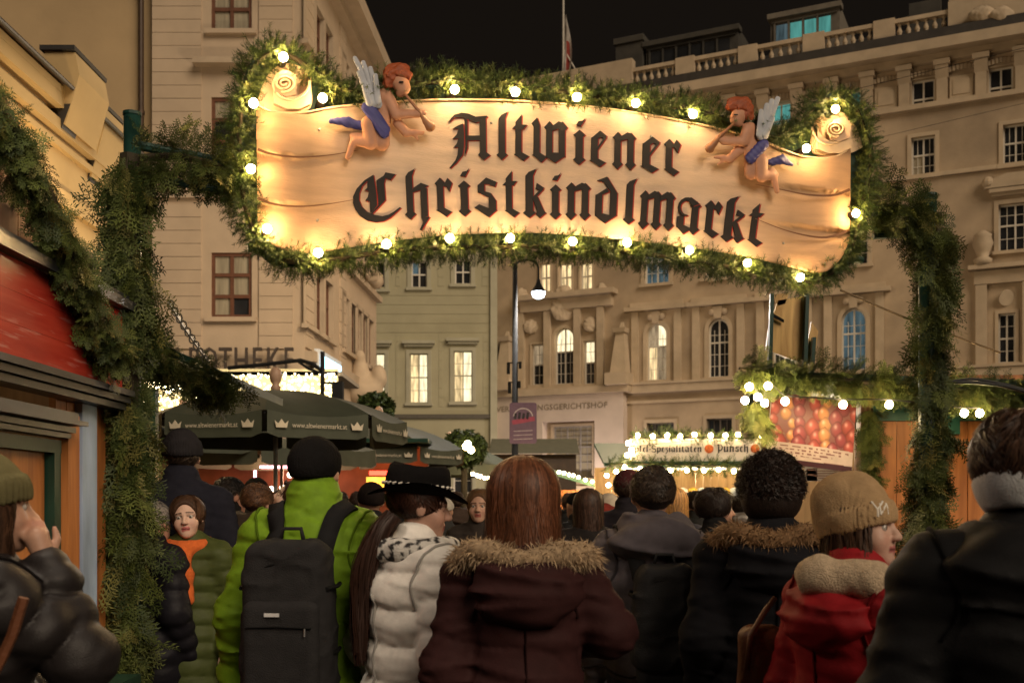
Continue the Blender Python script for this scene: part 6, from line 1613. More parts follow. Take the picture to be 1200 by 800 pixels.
# shrubs behind the umbrellas
def shrub(px, py, D, r, lab, seed):
    c = P(px, py, D); t = thing('shrub', lab, 'shrub', c * [1, 1, 0]); rg = np.random.default_rng(seed); n = 2600
    v = rg.normal(size=(n, 3)); v /= np.linalg.norm(v, axis=1)[:, None]; pos = c + v * r * rg.uniform(.3, 1.1, (n, 1)) ** .6 * [1, .8, .8]
    T = []; cl = []
    for p in pos:
        a = rg.normal(size=3) * .05; b = rg.normal(size=3) * .032; T += [p - a * .5, p + b, p + a, p - b * .8]; k = rg.uniform(.4, 1.2); cl += [(.04 * k, .065 * k, .016 * k)] * 4
    F = np.arange(len(T)).reshape(-1, 4); o = mesh_np('foliage', np.array(T), F, M_thu, t, False, cols=np.array(cl)); o['kind'] = 'stuff'
    mb = MB(); mb.tube([c * [1, 1, 0], c], .06, 7); mb.build('trunk', M_twig, t)
shrub(440, 478, 21, .36, 'rounded shrub behind the right edge of the largest umbrella', 1)
shrub(544, 526, 20, .42, 'shrub lit by warm bulbs above the second umbrella', 2)
# ================================================================== people
def rotz(a): c, s = math.cos(a), math.sin(a); return np.array([[c, -s, 0], [s, c, 0], [0, 0, 1.]])
def rotx(a): c, s = math.cos(a), math.sin(a); return np.array([[1., 0, 0], [0, c, -s], [0, s, c]])
def roty(a): c, s = math.cos(a), math.sin(a); return np.array([[c, 0, s], [0, 1., 0], [-s, 0, c]])
M_skin = mat('skin', (1, 1, 1), .5, .06, 60., .05, 300., attr=True, spec=.35)
M_eye = mat('eye', (1, 1, 1), .15, 0., 5., attr=True, spec=.6)
def cloth(col, rough=.75, bump=.15, spec=.25, var=.12):
    spec = spec * .35; rough = min(.95, rough + .12); col = tuple(c * .8 for c in col) if max(col) < .06 else col
    nm = 'cloth_%d_%d_%d_%d' % (*[int(c * 999) for c in col], int(rough * 100))
    if nm in MATS: return MATS[nm]
    m = mat(nm, col, rough, var, 25., bump, 250., spec=spec); nt = m.node_tree
    bp = [n for n in nt.nodes if n.type == 'BUMP'][0]; tc = [n for n in nt.nodes if n.type == 'TEX_COORD'][0]
    w = nt.nodes.new('ShaderNodeTexNoise'); w.noise_type = 'RIDGED_MULTIFRACTAL'; w.inputs['Scale'].default_value = 5.; w.inputs['Detail'].default_value = 2.5; w.inputs['Distortion'].default_value = .9
    mp = nt.nodes.new('ShaderNodeMapping'); mp.inputs['Scale'].default_value = (1, 1, 1.7); mp.inputs['Rotation'].default_value = (.5, .4, .3)
    nt.links.new(tc.outputs['Object'], mp.inputs[0]); nt.links.new(mp.outputs[0], w.inputs['Vector'])
    b2 = nt.nodes.new('ShaderNodeBump'); b2.inputs['Strength'].default_value = .42; b2.inputs['Distance'].default_value = .012
    nt.links.new(w.outputs['Fac'], b2.inputs['Height']); nt.links.new(bp.outputs[0], b2.inputs['Normal'])
    nt.links.new(b2.outputs[0], nt.nodes['Principled BSDF'].inputs['Normal'])
    return m

def person(lab, px, D, H, yaw=0., head_yaw=0., head_pitch=0., head_roll=0., skin=(.48, .27, .19), jacket=None, trousers=(.03, .03, .035), arms=None, hair=None, hat=None, q=1., lean=0., face=False, extras=None, lips=(.35, .10, .08), width=1., group='people in the market crowd', eyes_closed=False):
    s = H / 1.70
    loc = np.array([(px - CX) / FPX * D, D, 0.]); RZ = rotz(yaw)
    root = thing('person', lab, 'person', loc, group)
    hc = np.array([0, .035 + lean * 1.4, 1.588]); HM = rotz(head_yaw) @ rotx(head_pitch) @ roty(head_roll)   # head frame -> body frame
    toW = lambda V: (np.asarray(V) * s) @ RZ.T + loc
    hb = lambda V: np.asarray(V) @ HM.T + hc                     # head coords -> body coords
    ar = {'el': [(-.225, -.03, 1.10), (.225, -.03, 1.10)], 'wr': [(-.225, .08, .86), (.225, .08, .86)]}
    if arms: ar.update(arms)
    sh = [np.array([-.163 * width, lean * .9, 1.370]), np.array([.163 * width, lean * .9, 1.370])]
    el = [np.array(e, float) * [width, 1, 1] for e in ar['el']]; wrs = [np.array(e, float) * [width, 1, 1] for e in ar['wr']]
    L1, L2 = lean * .5, lean
    # ---- skin: one continuous figure
    def head_sdf(p):
        h = (p - hc) @ HM
        d = d_ell(h, (0, -.012, .03), (.074, .094, .083))
        d = smin(d, d_ell(h, (0, .028, -.022), (.058, .062, .086)), .03)
        d = smin(d, d_ell(h, (0, .045, -.072), (.041, .042, .036)), .03)
        if face:
            d = smin(d, d_ell(h, (0, .070, -.094), (.022, .018, .018)), .02)
            for sx in (-1, 1):
                d = smin(d, d_ell(h, (sx * .036, .056, -.034), (.028, .028, .03)), .02)
                d = smin(d, d_cone(h, (sx * .012, .083, .024), (sx * .048, .068, .022), .010, .008), .012)
                d = smax(d, -d_ell(h, (sx * .031, .098, .004), (.019, .017, .013)), .012)
                d = smin(d, d_ell(h, (sx * .011, .098, -.030), (.009, .010, .008)), .006)
                d = smin(d, d_ell(h, (sx * .076, -.004, -.004), (.010, .020, .031)), .006)
            d = smin(d, d_cone(h, (0, .084, .014), (0, .108, -.026), .0075, .0115), .010)
            d = smin(d, d_cone(h, (-.018, .084, -.056), (.018, .084, -.056), .0065, .0065), .006)
            d = smin(d, d_ell(h, (0, .090, -.055), (.015, .008, .006)), .004)
            d = smin(d, d_ell(h, (0, .088, -.066), (.016, .009, .0065)), .004)
            d = smax(d, -d_cone(h, (-.018, .100, -.0605), (.018, .100, -.0605), .0035, .0035), .004)
        else:
            d = smin(d, d_cone(h, (0, .085, .012), (0, .103, -.026), .008, .013), .012)
            for sx in (-1, 1): d = smin(d, d_ell(h, (sx * .076, -.004, -.004), (.011, .020, .031)), .006)
        return d
    def hand_sdf(p, i):
        w, e = wrs[i], el[i]; d0 = (w - e) / np.linalg.norm(w - e); sd = np.array([0, 1., 0]) if abs(d0[1]) < .8 else np.array([1., 0, 0]); sd = sd - d0 * (sd @ d0); sd /= np.linalg.norm(sd)
        nrm = np.cross(d0, sd); pc = w + d0 * .05
        d = d_cone(p, w, w + d0 * .075, .024, .032)
        for k, (o_, l_) in enumerate(((-.027, .062), (-.009, .072), (.009, .068), (.026, .052))):
            b = w + d0 * .085 + sd * o_; m_ = b + d0 * l_ * .55 + nrm * .008 * (1 if i else -1); t_ = m_ + d0 * l_ * .45 + nrm * .022 * (1 if i else -1)
            d = smin(d, d_cone(p, b, m_, .0095, .009), .006); d = smin(d, d_cone(p, m_, t_, .009, .0075), .004)
        b = w + d0 * .03 + sd * .026; m_ = b + d0 * .03 + sd * .022; d = smin(d, d_cone(p, b, m_, .012, .0105), .008); d = smin(d, d_cone(p, m_, m_ + d0 * .03 + sd * .004, .0105, .008), .004)
        return d
    def body_sdf(p):
        d = smin(d_ell(p, (0, 0, .93), (.145 * width, .10, .12)), d_ell(p, (0, L1, 1.08), (.12 * width, .09, .14)), .06)
        d = smin(d, d_ell(p, (0, L2, 1.26), (.135 * width, .10, .17)), .06)
        d = smin(d, d_cone(p, sh[0], sh[1], .05, .05), .05)
        d = smin(d, d_cone(p, (0, L2, 1.40), (0, .012 + lean * 1.3, 1.50), .055, .05), .04)
        d = smin(d, head_sdf(p), .02)
        for i in (0, 1):
            d = smin(d, d_cone(p, sh[i], el[i], .048, .038), .02); d = smin(d, d_cone(p, el[i], wrs[i], .038, .026), .02)
            d = smin(d, hand_sdf(p, i), .012)
            sx = -1 if i == 0 else 1
            d = smin(d, d_cone(p, (sx * .09, 0, .90), (sx * .10, .01, .49), .080, .055), .03); d = smin(d, d_cone(p, (sx * .10, .01, .49), (sx * .10, -.01, .09), .055, .038), .02)
            d = smin(d, d_cone(p, (sx * .10, -.04, .045), (sx * .115, .14, .03), .038, .03), .02)
        return d
    hb_ = .0065 if face and q <= 1 else .009 if face else .015 * q
    ext = np.array([el[0], el[1], wrs[0], wrs[1]]); lo = np.minimum(ext.min(0) - .22, [-.3, -.25, -.02]); hi = np.maximum(ext.max(0) + .22, [.3, .3, 1.78])
    V, F = surfnet(body_sdf, lo, hi, hb_)
    h = (V - hc) @ HM; col = np.tile(np.array(skin), (len(V), 1))
    if face:
        bl = np.exp(-(((np.abs(h[:, 0]) - .038) / .02) ** 2 + ((h[:, 2] + .035) / .022) ** 2)) * (h[:, 1] > .03); col = col * (1 - .25 * bl[:, None]) + np.array([.55, .18, .13]) * (.25 * bl[:, None])
        lp = (np.abs(h[:, 0]) < .024 - .35 * np.abs(h[:, 2] + .0605)) & (h[:, 2] > -.0735) & (h[:, 2] < -.0495) & (h[:, 1] > .078); col[lp] = lips
        mo = lp & (np.abs(h[:, 2] + .0605) < .003); col[mo] = (.10, .025, .02)
        bw = (np.abs(h[:, 0]) > .011) & (np.abs(h[:, 0]) < .052) & (np.abs(h[:, 2] - .027 + .25 * np.maximum(np.abs(h[:, 0]) - .035, 0)) < .0042) & (h[:, 1] > .05); col[bw] = np.array([.06, .032, .02])
        ln_ = (np.abs(np.abs(h[:, 0]) - .031) < .018) & (h[:, 2] > .006) & (h[:, 2] < .0125) & (h[:, 1] > .066) ; col[ln_] = np.array(skin) * .32
    mesh_np('body', toW(V), F, M_skin, root, True, cols=col)
    if face:
        for sx in (-1, 1):
            ev, ef = ico(.0128, 14, 10); ev = np.array(ev); c = np.array([sx * .031, .0735, .003]); W = ev + c
            dy = ev[:, 1] / .0128; r2 = np.hypot(ev[:, 0], ev[:, 2]) / .0128
            cc = np.where((r2 < .24)[:, None] & (dy > 0)[:, None], (.01, .008, .008), np.where((r2 < .52)[:, None] & (dy > 0)[:, None], (.10, .06, .03), (.46, .42, .38)))
            if eyes_closed: cc = np.tile(np.array(skin) * .8, (len(ev), 1))
            mesh_np('eye', toW(hb(W)), ef, M_eye, root, True, cols=cc)
    # ---- trousers and shoes
    def tr(p):
        d = d_ell(p, (0, 0, .94), (.165 * width, .12, .14))
        for sx in (-1, 1):
            d = smin(d, d_cone(p, (sx * .09, 0, .90), (sx * .10, .01, .49), .098, .074), .03); d = smin(d, d_cone(p, (sx * .10, .01, .49), (sx * .10, -.01, .12), .074, .066), .02)
        return d + .006 * wr(p, 22., 4, (1, 1, .6))
    V, F = surfnet(tr, (-.32, -.25, .03), (.32, .25, 1.12), .02 * q); mesh_np('trousers', toW(V), F, cloth(trousers), root, True)
    for sx in (-1, 1):
        V, F = surfnet(lambda p: smax(smin(d_cone(p, (sx * .10, -.05, .055), (sx * .115, .16, .045), .052, .044), d_cone(p, (sx * .1, -.01, .06), (sx * .1, -.01, .15), .05, .052), .03), -p[:, 2] + .045, .006), (sx * .1 - .12, -.16, .02), (sx * .1 + .13, .27, .24), .015)
        mesh_np('shoe', toW(V), F, cloth((.02, .018, .017), .5), root, True)
    # ---- jacket
    J = dict(col=(.02, .02, .022), t=.035, hem=.80, quilt=None, collar=.03, hood=None, rough=.7, wrk=.008, belly=0., cuff=.94, sp=.25, flare=.0, hcol=None, h=.0105, sleeve=0., colr=0.)
    J.update(jacket or {}); t = J['t']; Q = J['quilt']
    def jk(p):
        pe = p * [1, 1.38, 1]; d = d_cone(pe, (0, (L2 - .005) * 1.38, 1.30), (0, 0, max(J['hem'], .74) - .1), .128 * width + t * .9, .142 * width + t + J['flare']) * .8; d = smin(d, d_ell(p, (0, L2 - .012, 1.26), (.140 * width + t * .9, .105 + t, .17)), .05); d = smin(d, d_ell(p, (0, L1, 1.06), (.118 * width + t + J['belly'], .100 + t + J['belly'], .22)), .06)
        d = smin(d, d_ell(p, (0, 0, .90), (.138 * width + t + J['flare'], .108 + t + J['flare'], .25)), .06)
        if J['hem'] < .74: d = smin(d, d_cone(p, (0, 0, .85), (0, 0, J['hem'] - .1), .15 + t, .19 + t + J['flare']) , .06)
        for i in (0, 1): d = smin(d, d_cone(p, (0, L2, 1.405), sh[i] * [.95, 1, 1], .066 + t * .4, .05 + t * .9), .06)
        if Q: d = d - Q[0] * (np.sqrt(np.abs(np.sin(PI * (p[:, 2] + .012 * np.sin(p[:, 0] * 17)) / Q[1])) + .001) - .6)
        d = smax(d, J['hem'] - p[:, 2], .025)
        for i in (0, 1):
            e, w = el[i], sh[i] + (el[i] - sh[i]) * 1.0; wv = el[i] + (wrs[i] - el[i]) * J['cuff']
            qa = (Q[0], Q[1] * .85, .0) if Q else None; qb = (Q[0], Q[1] * .85, .03) if Q else None
            da = smin(d_cone(p, sh[i], e, .050 + t * .8 + J['sleeve'], .046 + t * .7 + J['sleeve'], qa), d_cone(p, e, wv, .046 + t * .7 + J['sleeve'], .034 + t * .5 + J['sleeve'] * .6, qb), .03)
            d = smin(d, da, .028)
        if J['collar'] is not None:
            cr = .078 + J['colr']
            d = smin(d, d_cone(p, (0, L2 - .004, 1.40), (0, lean * 1.25 + .012, 1.45 + J['collar']), cr + .012, cr), .025)
        w1 = wr(p, 13., 1, (1, 1, 1.5)); w2 = wr(p, 30., 2, (1, 1, 1.3))
        k_ = J['wrk'] * 1.25; return d + k_ * (w1 * .5 + w2 * .35) - k_ * .65 * (1 - np.minimum(1, np.abs(wr(p, 13., 3, (.8, .8, 2.1))) * 3.)) ** 2 + k_ * .5 * (1 - np.minimum(1, np.abs(wr(p, 21., 2, (1, 1, 1.4))) * 3.5))
    lo = np.minimum(ext.min(0) - .2, [-.45, -.4, J['hem'] - .06]); lo[2] = min(lo[2], J['hem'] - .06); hi = np.maximum(ext.max(0) + .2, [.45, .4, 1.62])
    V, F = surfnet(jk, lo, hi, J['h'] * q)
    jm = cloth(J['col'], J['rough'], .12, J['sp']); jo = mesh_np('jacket', toW(V), F, jm, root, True)
    if J['hood']:
        H_ = J['hood']; hz = H_.get('z', 1.43); hr = H_.get('r', (.15, .075, .10)); hy = H_.get('y', -.11)
        def hd(p):
            d = d_ell(p, (0, hy + lean, hz), hr)
            d = smin(d, d_cone(p, (-.09, -.02 + lean, hz + .045), (.09, -.02 + lean, hz + .045), .06, .06), .05)
            d = smax(d, -d_ell(p, (0, .01 + lean, hz + .10), (.10, .075, .13)), .02)
            return d - .018 * (1 - np.minimum(1, np.abs(wr(p, 14., 2, (.7, 1, 1.6))) * 2.6)) + .008 * wr(p, 28., 1)
        V, F = surfnet(hd, (-.3, -.36 + lean, hz - .25), (.3, .2 + lean, hz + .25), .010 * q)
        mesh_np('hood', toW(V), F, cloth(J['hcol'] or J['col'], J['rough'], .12, J['sp']), jo, True)
        if H_.get('fur'):
            fcol = np.array(H_['fur']); pts = []; a0 = H_.get('a', 1.0)
            for a in np.linspace(-PI * a0, PI * a0, 40):
                b_ = a / (PI * a0); pts.append(np.array([.205 * math.sin(b_ * 1.45), -.155 + lean + .17 * abs(b_) ** 2.2, H_.get('fz', 1.425) + .03 * math.sin(abs(b_) * PI) - .02 * abs(b_) ** 3 + .006 * math.sin(9 * b_)]))
            pts = np.array(pts)
            def fb_(p):
                d = None
                for k in range(0, 39, 3):
                    e = d_cone(p, pts[k], pts[min(k + 3, 39)], .032, .032); d = e if d is None else smin(d, e, .02)
                return d + .006 * wr(p, 50., 3)
            V, F = surfnet(fb_, (-.28, -.3 + lean, hz - .12), (.28, .2 + lean, hz + .22), .012)
            fo_ = mesh_np('fur_trim', toW(V), F, mat('fur_base_%d' % int(fcol[0] * 999), tuple(fcol * .7), .9, .3, 60.), jo, True)
            rg = np.random.default_rng(int(px)); n = 7000; k = rg.uniform(0, 38.99, n); k0 = k.astype(int); c = pts[k0] + (pts[np.minimum(k0 + 1, 39)] - pts[k0]) * (k - k0)[:, None]
            dv = rg.normal(size=(n, 3)); dv /= np.linalg.norm(dv, axis=1)[:, None]; r0 = c + dv * .027
            dr = dv + rg.normal(size=(n, 3)) * .45 + [0, -.1, -.35]; dr /= np.linalg.norm(dr, axis=1)[:, None]; ln_ = (rg.uniform(.2, 1., n) ** 1.5 * .036 + .008)[:, None]
            sd = np.cross(dr, rg.normal(size=(n, 3))); sd /= np.linalg.norm(sd, axis=1)[:, None]; w_ = .0016
            mid_ = r0 + dr * ln_ * .5 + dv * .002; tip = r0 + dr * ln_ + [0, 0, -.006]
            W = np.stack([r0 - sd * w_, r0 + sd * w_, mid_ + sd * w_ * .8, mid_ - sd * w_ * .8, tip], 1).reshape(-1, 3)
            b = np.arange(n)[:, None] * 5; FF = np.concatenate([b + [0, 1, 2], b + [0, 2, 3], b + [3, 2, 4]])
            cc = np.repeat(fcol * rg.uniform(.45, 1.35, (n, 1)), 5, 0); so = mesh_np('fur_strands', toW(W), FF, mat('fur_strand', (1, 1, 1), .7, .1, 30., attr=True), fo_, False, cols=cc); so['kind'] = 'stuff'
    # ---- hair
    if hair:
        hcol = np.array(hair['col']); st = hair['style']; rg = np.random.default_rng(int(px * 7) % 1000); n = hair.get('n', 1600); hl = hair.get('len', .3); vol = hair.get('vol', 0.)
        def cap(p):
            d = d_ell(p, (0, -.016, .036), (.083 + vol, .102 + vol, .088 + vol))
            if st in ('long', 'bob'):
                d = smin(d, d_ell(p, (0, -.045, -.03), (.076 + vol, .064 + vol, .10)), .03)
                if st == 'long': d = smin(d, d_cone(p, (0, -.06, -.05), (0, hair.get('by', -.085), -hl), .052 + vol * .8, .04 + vol * .6), .04)
            if st == 'curly': d = smin(d, d_ell(p, (0, -.03, -.01), (.092 + vol, .095 + vol, .09 + vol)), .03)
            fr_ = hair.get('front', .052)
            d = smax(d, -d_ell(p, (0, .125, -.035), (.082 if st == 'bob' else .075, .10 if st == 'bob' else .088, .118 + fr_ * .3)), .008)
            if st in ('short', 'curly'): d = smax(d, -(p[:, 2] + hair.get('nape', .075) - .9 * np.maximum(p[:, 1] + .01, 0)), .01)
            for sx in (-1, 1):
                if st == 'short': d = smax(d, -d_ell(p, (sx * .085, .0, -.012), (.025, .026, .038)), .008)
            return d + .003 * wr(p, 60., 2, (1, 1, .25)) + .004 * wr(p, 25., 5)
        lo = np.array([-.2, -.22, -.14]); lo[2] = -hl - .15 if st == 'long' else -.2
        V, F = surfnet(cap, lo, (.2, .16, .17), .008 * max(1, q * .9))
        ho = mesh_np('hair', toW(hb(V)), F, mat('hair_base_%d' % int(hcol[0] * 9999), tuple(hcol * .75), .55, .35, 120., .3, 300., stretch=(1, 1, .15), spec=.3), root, True)
        Rr = np.array([.083 + vol, .102 + vol, .088 + vol]) * 1.01; c0 = np.array([0, -.016, .036]); segs = 9 if st == 'long' else 4
        phi = rg.uniform(-1, 1, n) * (2.25 if st in ('long', 'bob') else 2.6); th0 = np.arccos(rg.uniform(-.35 if st != 'long' else .0, 1, n))
        cl = (np.floor(phi * 9) * 7 + np.floor(th0 * (1.5 if st == 'long' else 7)) * 13).astype(int) % 97; clr = rg.uniform(-1, 1, 97)[cl]; clc = 1 + .55 * rg.uniform(-1, 1, 97)[cl]
        lines = []
        tt = np.linspace(0, 1, segs + 1)
        jit = rg.normal(size=n)
        L_ = rg.uniform(.75, 1.1, n) * (hl if st == 'long' else .15 if st == 'bob' else hair.get('sl', .04))
        for k in tt:
            if st == 'long':
                tot = (PI / 2 - th0) * .1 + L_ + .05; arc_ = np.maximum(PI / 2 + .15 - th0, 0) * .095; sdist = k * (arc_ + L_); th = th0 + np.minimum(sdist, arc_) / .095; fall = np.maximum(sdist - arc_, 0)
                shrink = 1.02 - .10 * np.clip(fall / .35, 0, 1) * (np.cos(phi) > 0)
                x = Rr[0] * np.sin(th) * np.sin(phi) * shrink; y = -Rr[1] * np.sin(th) * np.cos(phi); y = np.where(fall > 0, y * (1.03 - .08 * np.clip(fall / .3, 0, 1)), y); z = Rr[2] * np.cos(th) - fall
                x = x + .006 * np.sin(fall * 40 + jit * 3) + .004 * jit * k; y = y + .005 * np.cos(fall * 35 + jit * 5)
            elif st == 'curly':
                th = th0; ph = phi; r_ = 1 + k * L_ / .1
                x = Rr[0] * r_ * np.sin(th) * np.sin(ph) + .008 * np.cos(k * 7 + jit * 9); y = -Rr[1] * r_ * np.sin(th) * np.cos(ph) + .008 * np.sin(k * 7 + jit * 9); z = Rr[2] * r_ * np.cos(th) + .008 * np.sin(k * 6 + jit * 4) - .01 * k
            else:
                th = th0 + k * L_ / .095; r_ = 1.0 + .05 * np.sin(k * PI) + hair.get('lift', .04) * k
                x = Rr[0] * r_ * np.sin(th) * np.sin(phi + .3 * jit * k); y = -Rr[1] * r_ * np.sin(th) * np.cos(phi + .3 * jit * k); z = Rr[2] * r_ * np.cos(th)
            gl_ = 1 + .05 * clr * (k + .2) + .012 * rg.normal(size=n) * k + .05 * np.maximum(np.abs(jit) - 1.7, 0) * k; lines.append(np.stack([x * gl_, y * gl_, z * (1 + (gl_ - 1) * (z > 0))], 1) + c0)
        Pn = np.stack(lines, 1)
        ok = ~((Pn[:, :, 1].max(1) > .075) & (Pn[:, :, 2].min(1) < .05)) 
        if st in ('short', 'curly'): ok &= Pn[:, -1, 2] > -hair.get('nape', .075) + .9 * np.maximum(Pn[:, -1, 1] + .01, 0) - .01
        Pn = Pn[ok]; n2 = len(Pn)
        tg = np.gradient(Pn, axis=1); out = Pn - (c0 * [1, 1, 0] + Pn * [0, 0, 1]); sd = np.cross(tg, out); sd /= (np.linalg.norm(sd, axis=2)[:, :, None] + 1e-9)
        wv = hair.get('w', .0026) * np.linspace(1, .35, segs + 1)[None, :, None]
        W = np.stack([Pn - sd * wv, Pn + sd * wv], 2).reshape(n2, -1, 3); nv = (segs + 1) * 2
        base = np.arange(n2)[:, None] * nv; FF = np.concatenate([base + [2 * k, 2 * k + 1, 2 * k + 3, 2 * k + 2] for k in range(segs)])
        cc = np.repeat(hcol * (clc[ok] * rg.uniform(.7, 1.3, n2))[:, None], nv, 0)
        so = mesh_np('hair_strands', toW(hb(W.reshape(-1, 3))), FF, mat('hair_strand', (1, 1, 1), .5, .15, 50., attr=True, spec=.3), ho, True, cols=cc); so['kind'] = 'stuff'
    # ---- hats
    if hat:
        hk = hat['kind']; hcm = cloth(hat['col'], .9, .3, .1)
        if hk == 'beanie':
            zb = hat.get('z', .012); tl = hat.get('tilt', -.22); up_ = hat.get('up', .0); ribs = hat.get('ribs', 44)
            def bn(p):
                pz = p[:, 2] + tl * p[:, 1]
                d = d_ell(p, (0, -.016 - up_ * .5, .038 + up_ * .25), (.089, .109 + up_ * .3, .098 + up_))
                if up_: d = smin(d, d_ell(p, (0, -.045 - up_, .075 + up_ * .6), (.06, .06, .05)), .05)
                rb = .0026 * np.cos(np.arctan2(p[:, 0], p[:, 1]) * ribs)
                d = smax(d + rb * .5, zb + .02 - pz, .006)
                if hat.get('fold', True):
                    ring = np.abs(d_ell(p, (0, -.016, .038), (.093, .113, .101))) - .007; ring = smax(ring, np.abs(pz - (zb + .035)) - .035, .008); d = smin(d, ring + rb, .014)
                return d + .003 * wr(p, 24., 4)
            V, F = surfnet(bn, (-.16, -.25, -.13), (.16, .16, .26), .0055 if q <= 1 else .009); bo = mesh_np('beanie', toW(hb(V)), F, hcm, root, True)
            if hat.get('logo'):
                lg = MB(); M_l = mat('white_embroidery', (.72, .68, .6), .8)
                q_ = lambda x, z: np.array([x, .0, z])
                lines_ = [((-.020, -.016), (-.020, .016)), ((-.020, .016), (.004, -.016)), ((.004, -.016), (.004, .016)), ((-.012, .022), (.012, .0)), ((.024, .022), (.012, .0)), ((.012, .0), (.012, -.022))]
                a_ = hat.get('logo_a', 0.)
                for (xa, za), (xb, zb2) in lines_:
                    pts_ = []
                    for k in np.linspace(0, 1, 4):
                        x = xa + (xb - xa) * k; z = .058 + za + (zb2 - za) * k; ph = a_ + x / .1; sr = math.sqrt(max(0, 1 - ((z - .038) / .101) ** 2))
                        pts_.append((.0945 * math.sin(ph) * sr * 1.04, -.016 + .1145 * math.cos(ph) * sr * 1.04, z))
                    lg.tube(toW(hb(np.array(pts_))), .0035 * s, 6)
                lg.build('emblem', M_l, bo)
        elif hk == 'cap':
            def cp(p):
                d = smax(d_ell(p, (0, -.012, .04), (.088, .106, .092)), .025 - p[:, 2] - .1 * p[:, 1], .006)
                return smin(d, np.maximum(d_ell(p, (0, .12, .035), (.07, .08, .02)), -p[:, 1] + .05), .01)
            V, F = surfnet(cp, (-.13, -.16, -.05), (.13, .24, .16), .008); mesh_np('cap', toW(hb(V)), F, hcm, root, True)
        elif hk == 'headband':
            def hbnd(p):
                d = np.abs(d_ell(p, (0, -.016, .01), (.094, .113, .115))) - .006
                return smax(d, np.abs(p[:, 2] + .22 * p[:, 1] + .052) - .036, .008) + .0015 * wr(p, 40., 1)
            V, F = surfnet(hbnd, (-.14, -.17, -.16), (.14, .15, .12), .0065); mesh_np('headband', toW(hb(V)), F, cloth(hat['col'], .9, .3), root, True)
        elif hk == 'fedora':
            TM = rotx(hat.get('tilt', .0))
            crown = [(.112, .0), (.112, .02), (.108, .06), (.100, .092), (.085, .106), (.05, .100), (.005, .094)]
            mb = MB(); nseg = 36
            Vh = []
            def brimz(a, f): return .030 * math.cos(2 * a) * -f * .9 + .006 * f
            prof = [(.170, 1.), (.150, .75), (.128, .35), (.113, 0.)]
            rings = []
            for r_, f_ in prof: rings.append([np.array([r_ * .88 * math.cos(a), r_ * 1.08 * math.sin(a), .012 * f_ - brimz(a, f_)]) for a in np.linspace(0, 2 * PI, nseg, endpoint=False)])
            for r_, z in crown: rings.append([np.array([r_ * .86 * math.cos(a), r_ * 1.06 * math.sin(a), z - .018 * max(0, (z - .07) / .03) * abs(math.cos(a)) ** .5 * (1 if r_ < .09 else 0)]) for a in np.linspace(0, 2 * PI, nseg, endpoint=False)])
            off = np.array([0, -.016, hat.get('z', .042)])
            Vh = np.concatenate([np.array(r_) for r_ in rings]) @ TM.T + off; nr = len(rings)
            Vl = Vh.copy(); FF = []
            for i in range(nr - 1):
                for k in range(nseg): FF.append([i * nseg + k, i * nseg + (k + 1) % nseg, (i + 1) * nseg + (k + 1) % nseg, (i + 1) * nseg + k])
            FF.append([(nr - 1) * nseg + k for k in range(nseg)])
            nb_ = len(Vh); low_ = np.concatenate([np.array(r_) for r_ in rings[:4]]) - [0, 0, .004]; Vh = np.concatenate([Vh, low_ @ TM.T + off])
            for i in range(3):
                for k in range(nseg): FF.append([nb_ + i * nseg + k, nb_ + (i + 1) * nseg + k, nb_ + (i + 1) * nseg + (k + 1) % nseg, nb_ + i * nseg + (k + 1) % nseg])
            ho_ = mesh_np('hat', toW(hb(Vh)), FF, cloth(hat['col'], .95, .3, .15), root, True)
            pts_ = [np.array([.112 * .90 * math.cos(a), .112 * 1.11 * math.sin(a), .026]) @ TM.T + off for a in np.linspace(0, 2 * PI, 61)]
            mb = MB(); mb.tube(toW(hb(np.array(pts_))), .0035 * s, 6, False); bo = mb.build('hat_cord', cloth((.02, .02, .02)), ho_)
            for k in range(0, 60, 1):
                if k % 2: continue
                mb = MB(); mb.tube(toW(hb(np.array([pts_[k] + [0, 0, -.001], pts_[k + 1] + [0, 0, .003]]))), .0048 * s, 6); mb.build('cord_twist', mat('white_cord', (.7, .66, .58), .7), ho_)
    ctx = dict(root=root, toW=toW, hb=hb, s=s, loc=loc, RZ=RZ, hc=hc, lean=lean, jo=jo, jk=jk)
    if q <= 1 and D < 4.6:        # stitched seams: armholes, centre back, hem
        sm = cloth(tuple(c * .45 for c in J['col']), .8)
        for i, sx in ((0, -1), (1, 1)):
            a_ = sh[i] + np.array([-sx * .015, 0, -.02]); ring = [a_ + np.array([sx * .035 * math.cos(t), .12 * math.sin(t), .10 * math.cos(t)]) for t in np.linspace(-2.6, 2.6, 26)]
            strap_surface(ctx, ring, .006, sm, 'armhole_seam', jo, .001)
        strap_surface(ctx, [np.array([0, -.25, z]) for z in np.linspace(1.36, J['hem'] + .03, 26)], .005, sm, 'back_seam', jo, .001)
        hz_ = J['hem'] + .045
        strap_surface(ctx, [np.array([.3 * math.sin(t), -.25 * math.cos(t), hz_]) for t in np.linspace(-2.4, 2.4, 30)], .006, sm, 'hem_seam', jo, .001)
    if extras: extras(ctx)
    return ctx

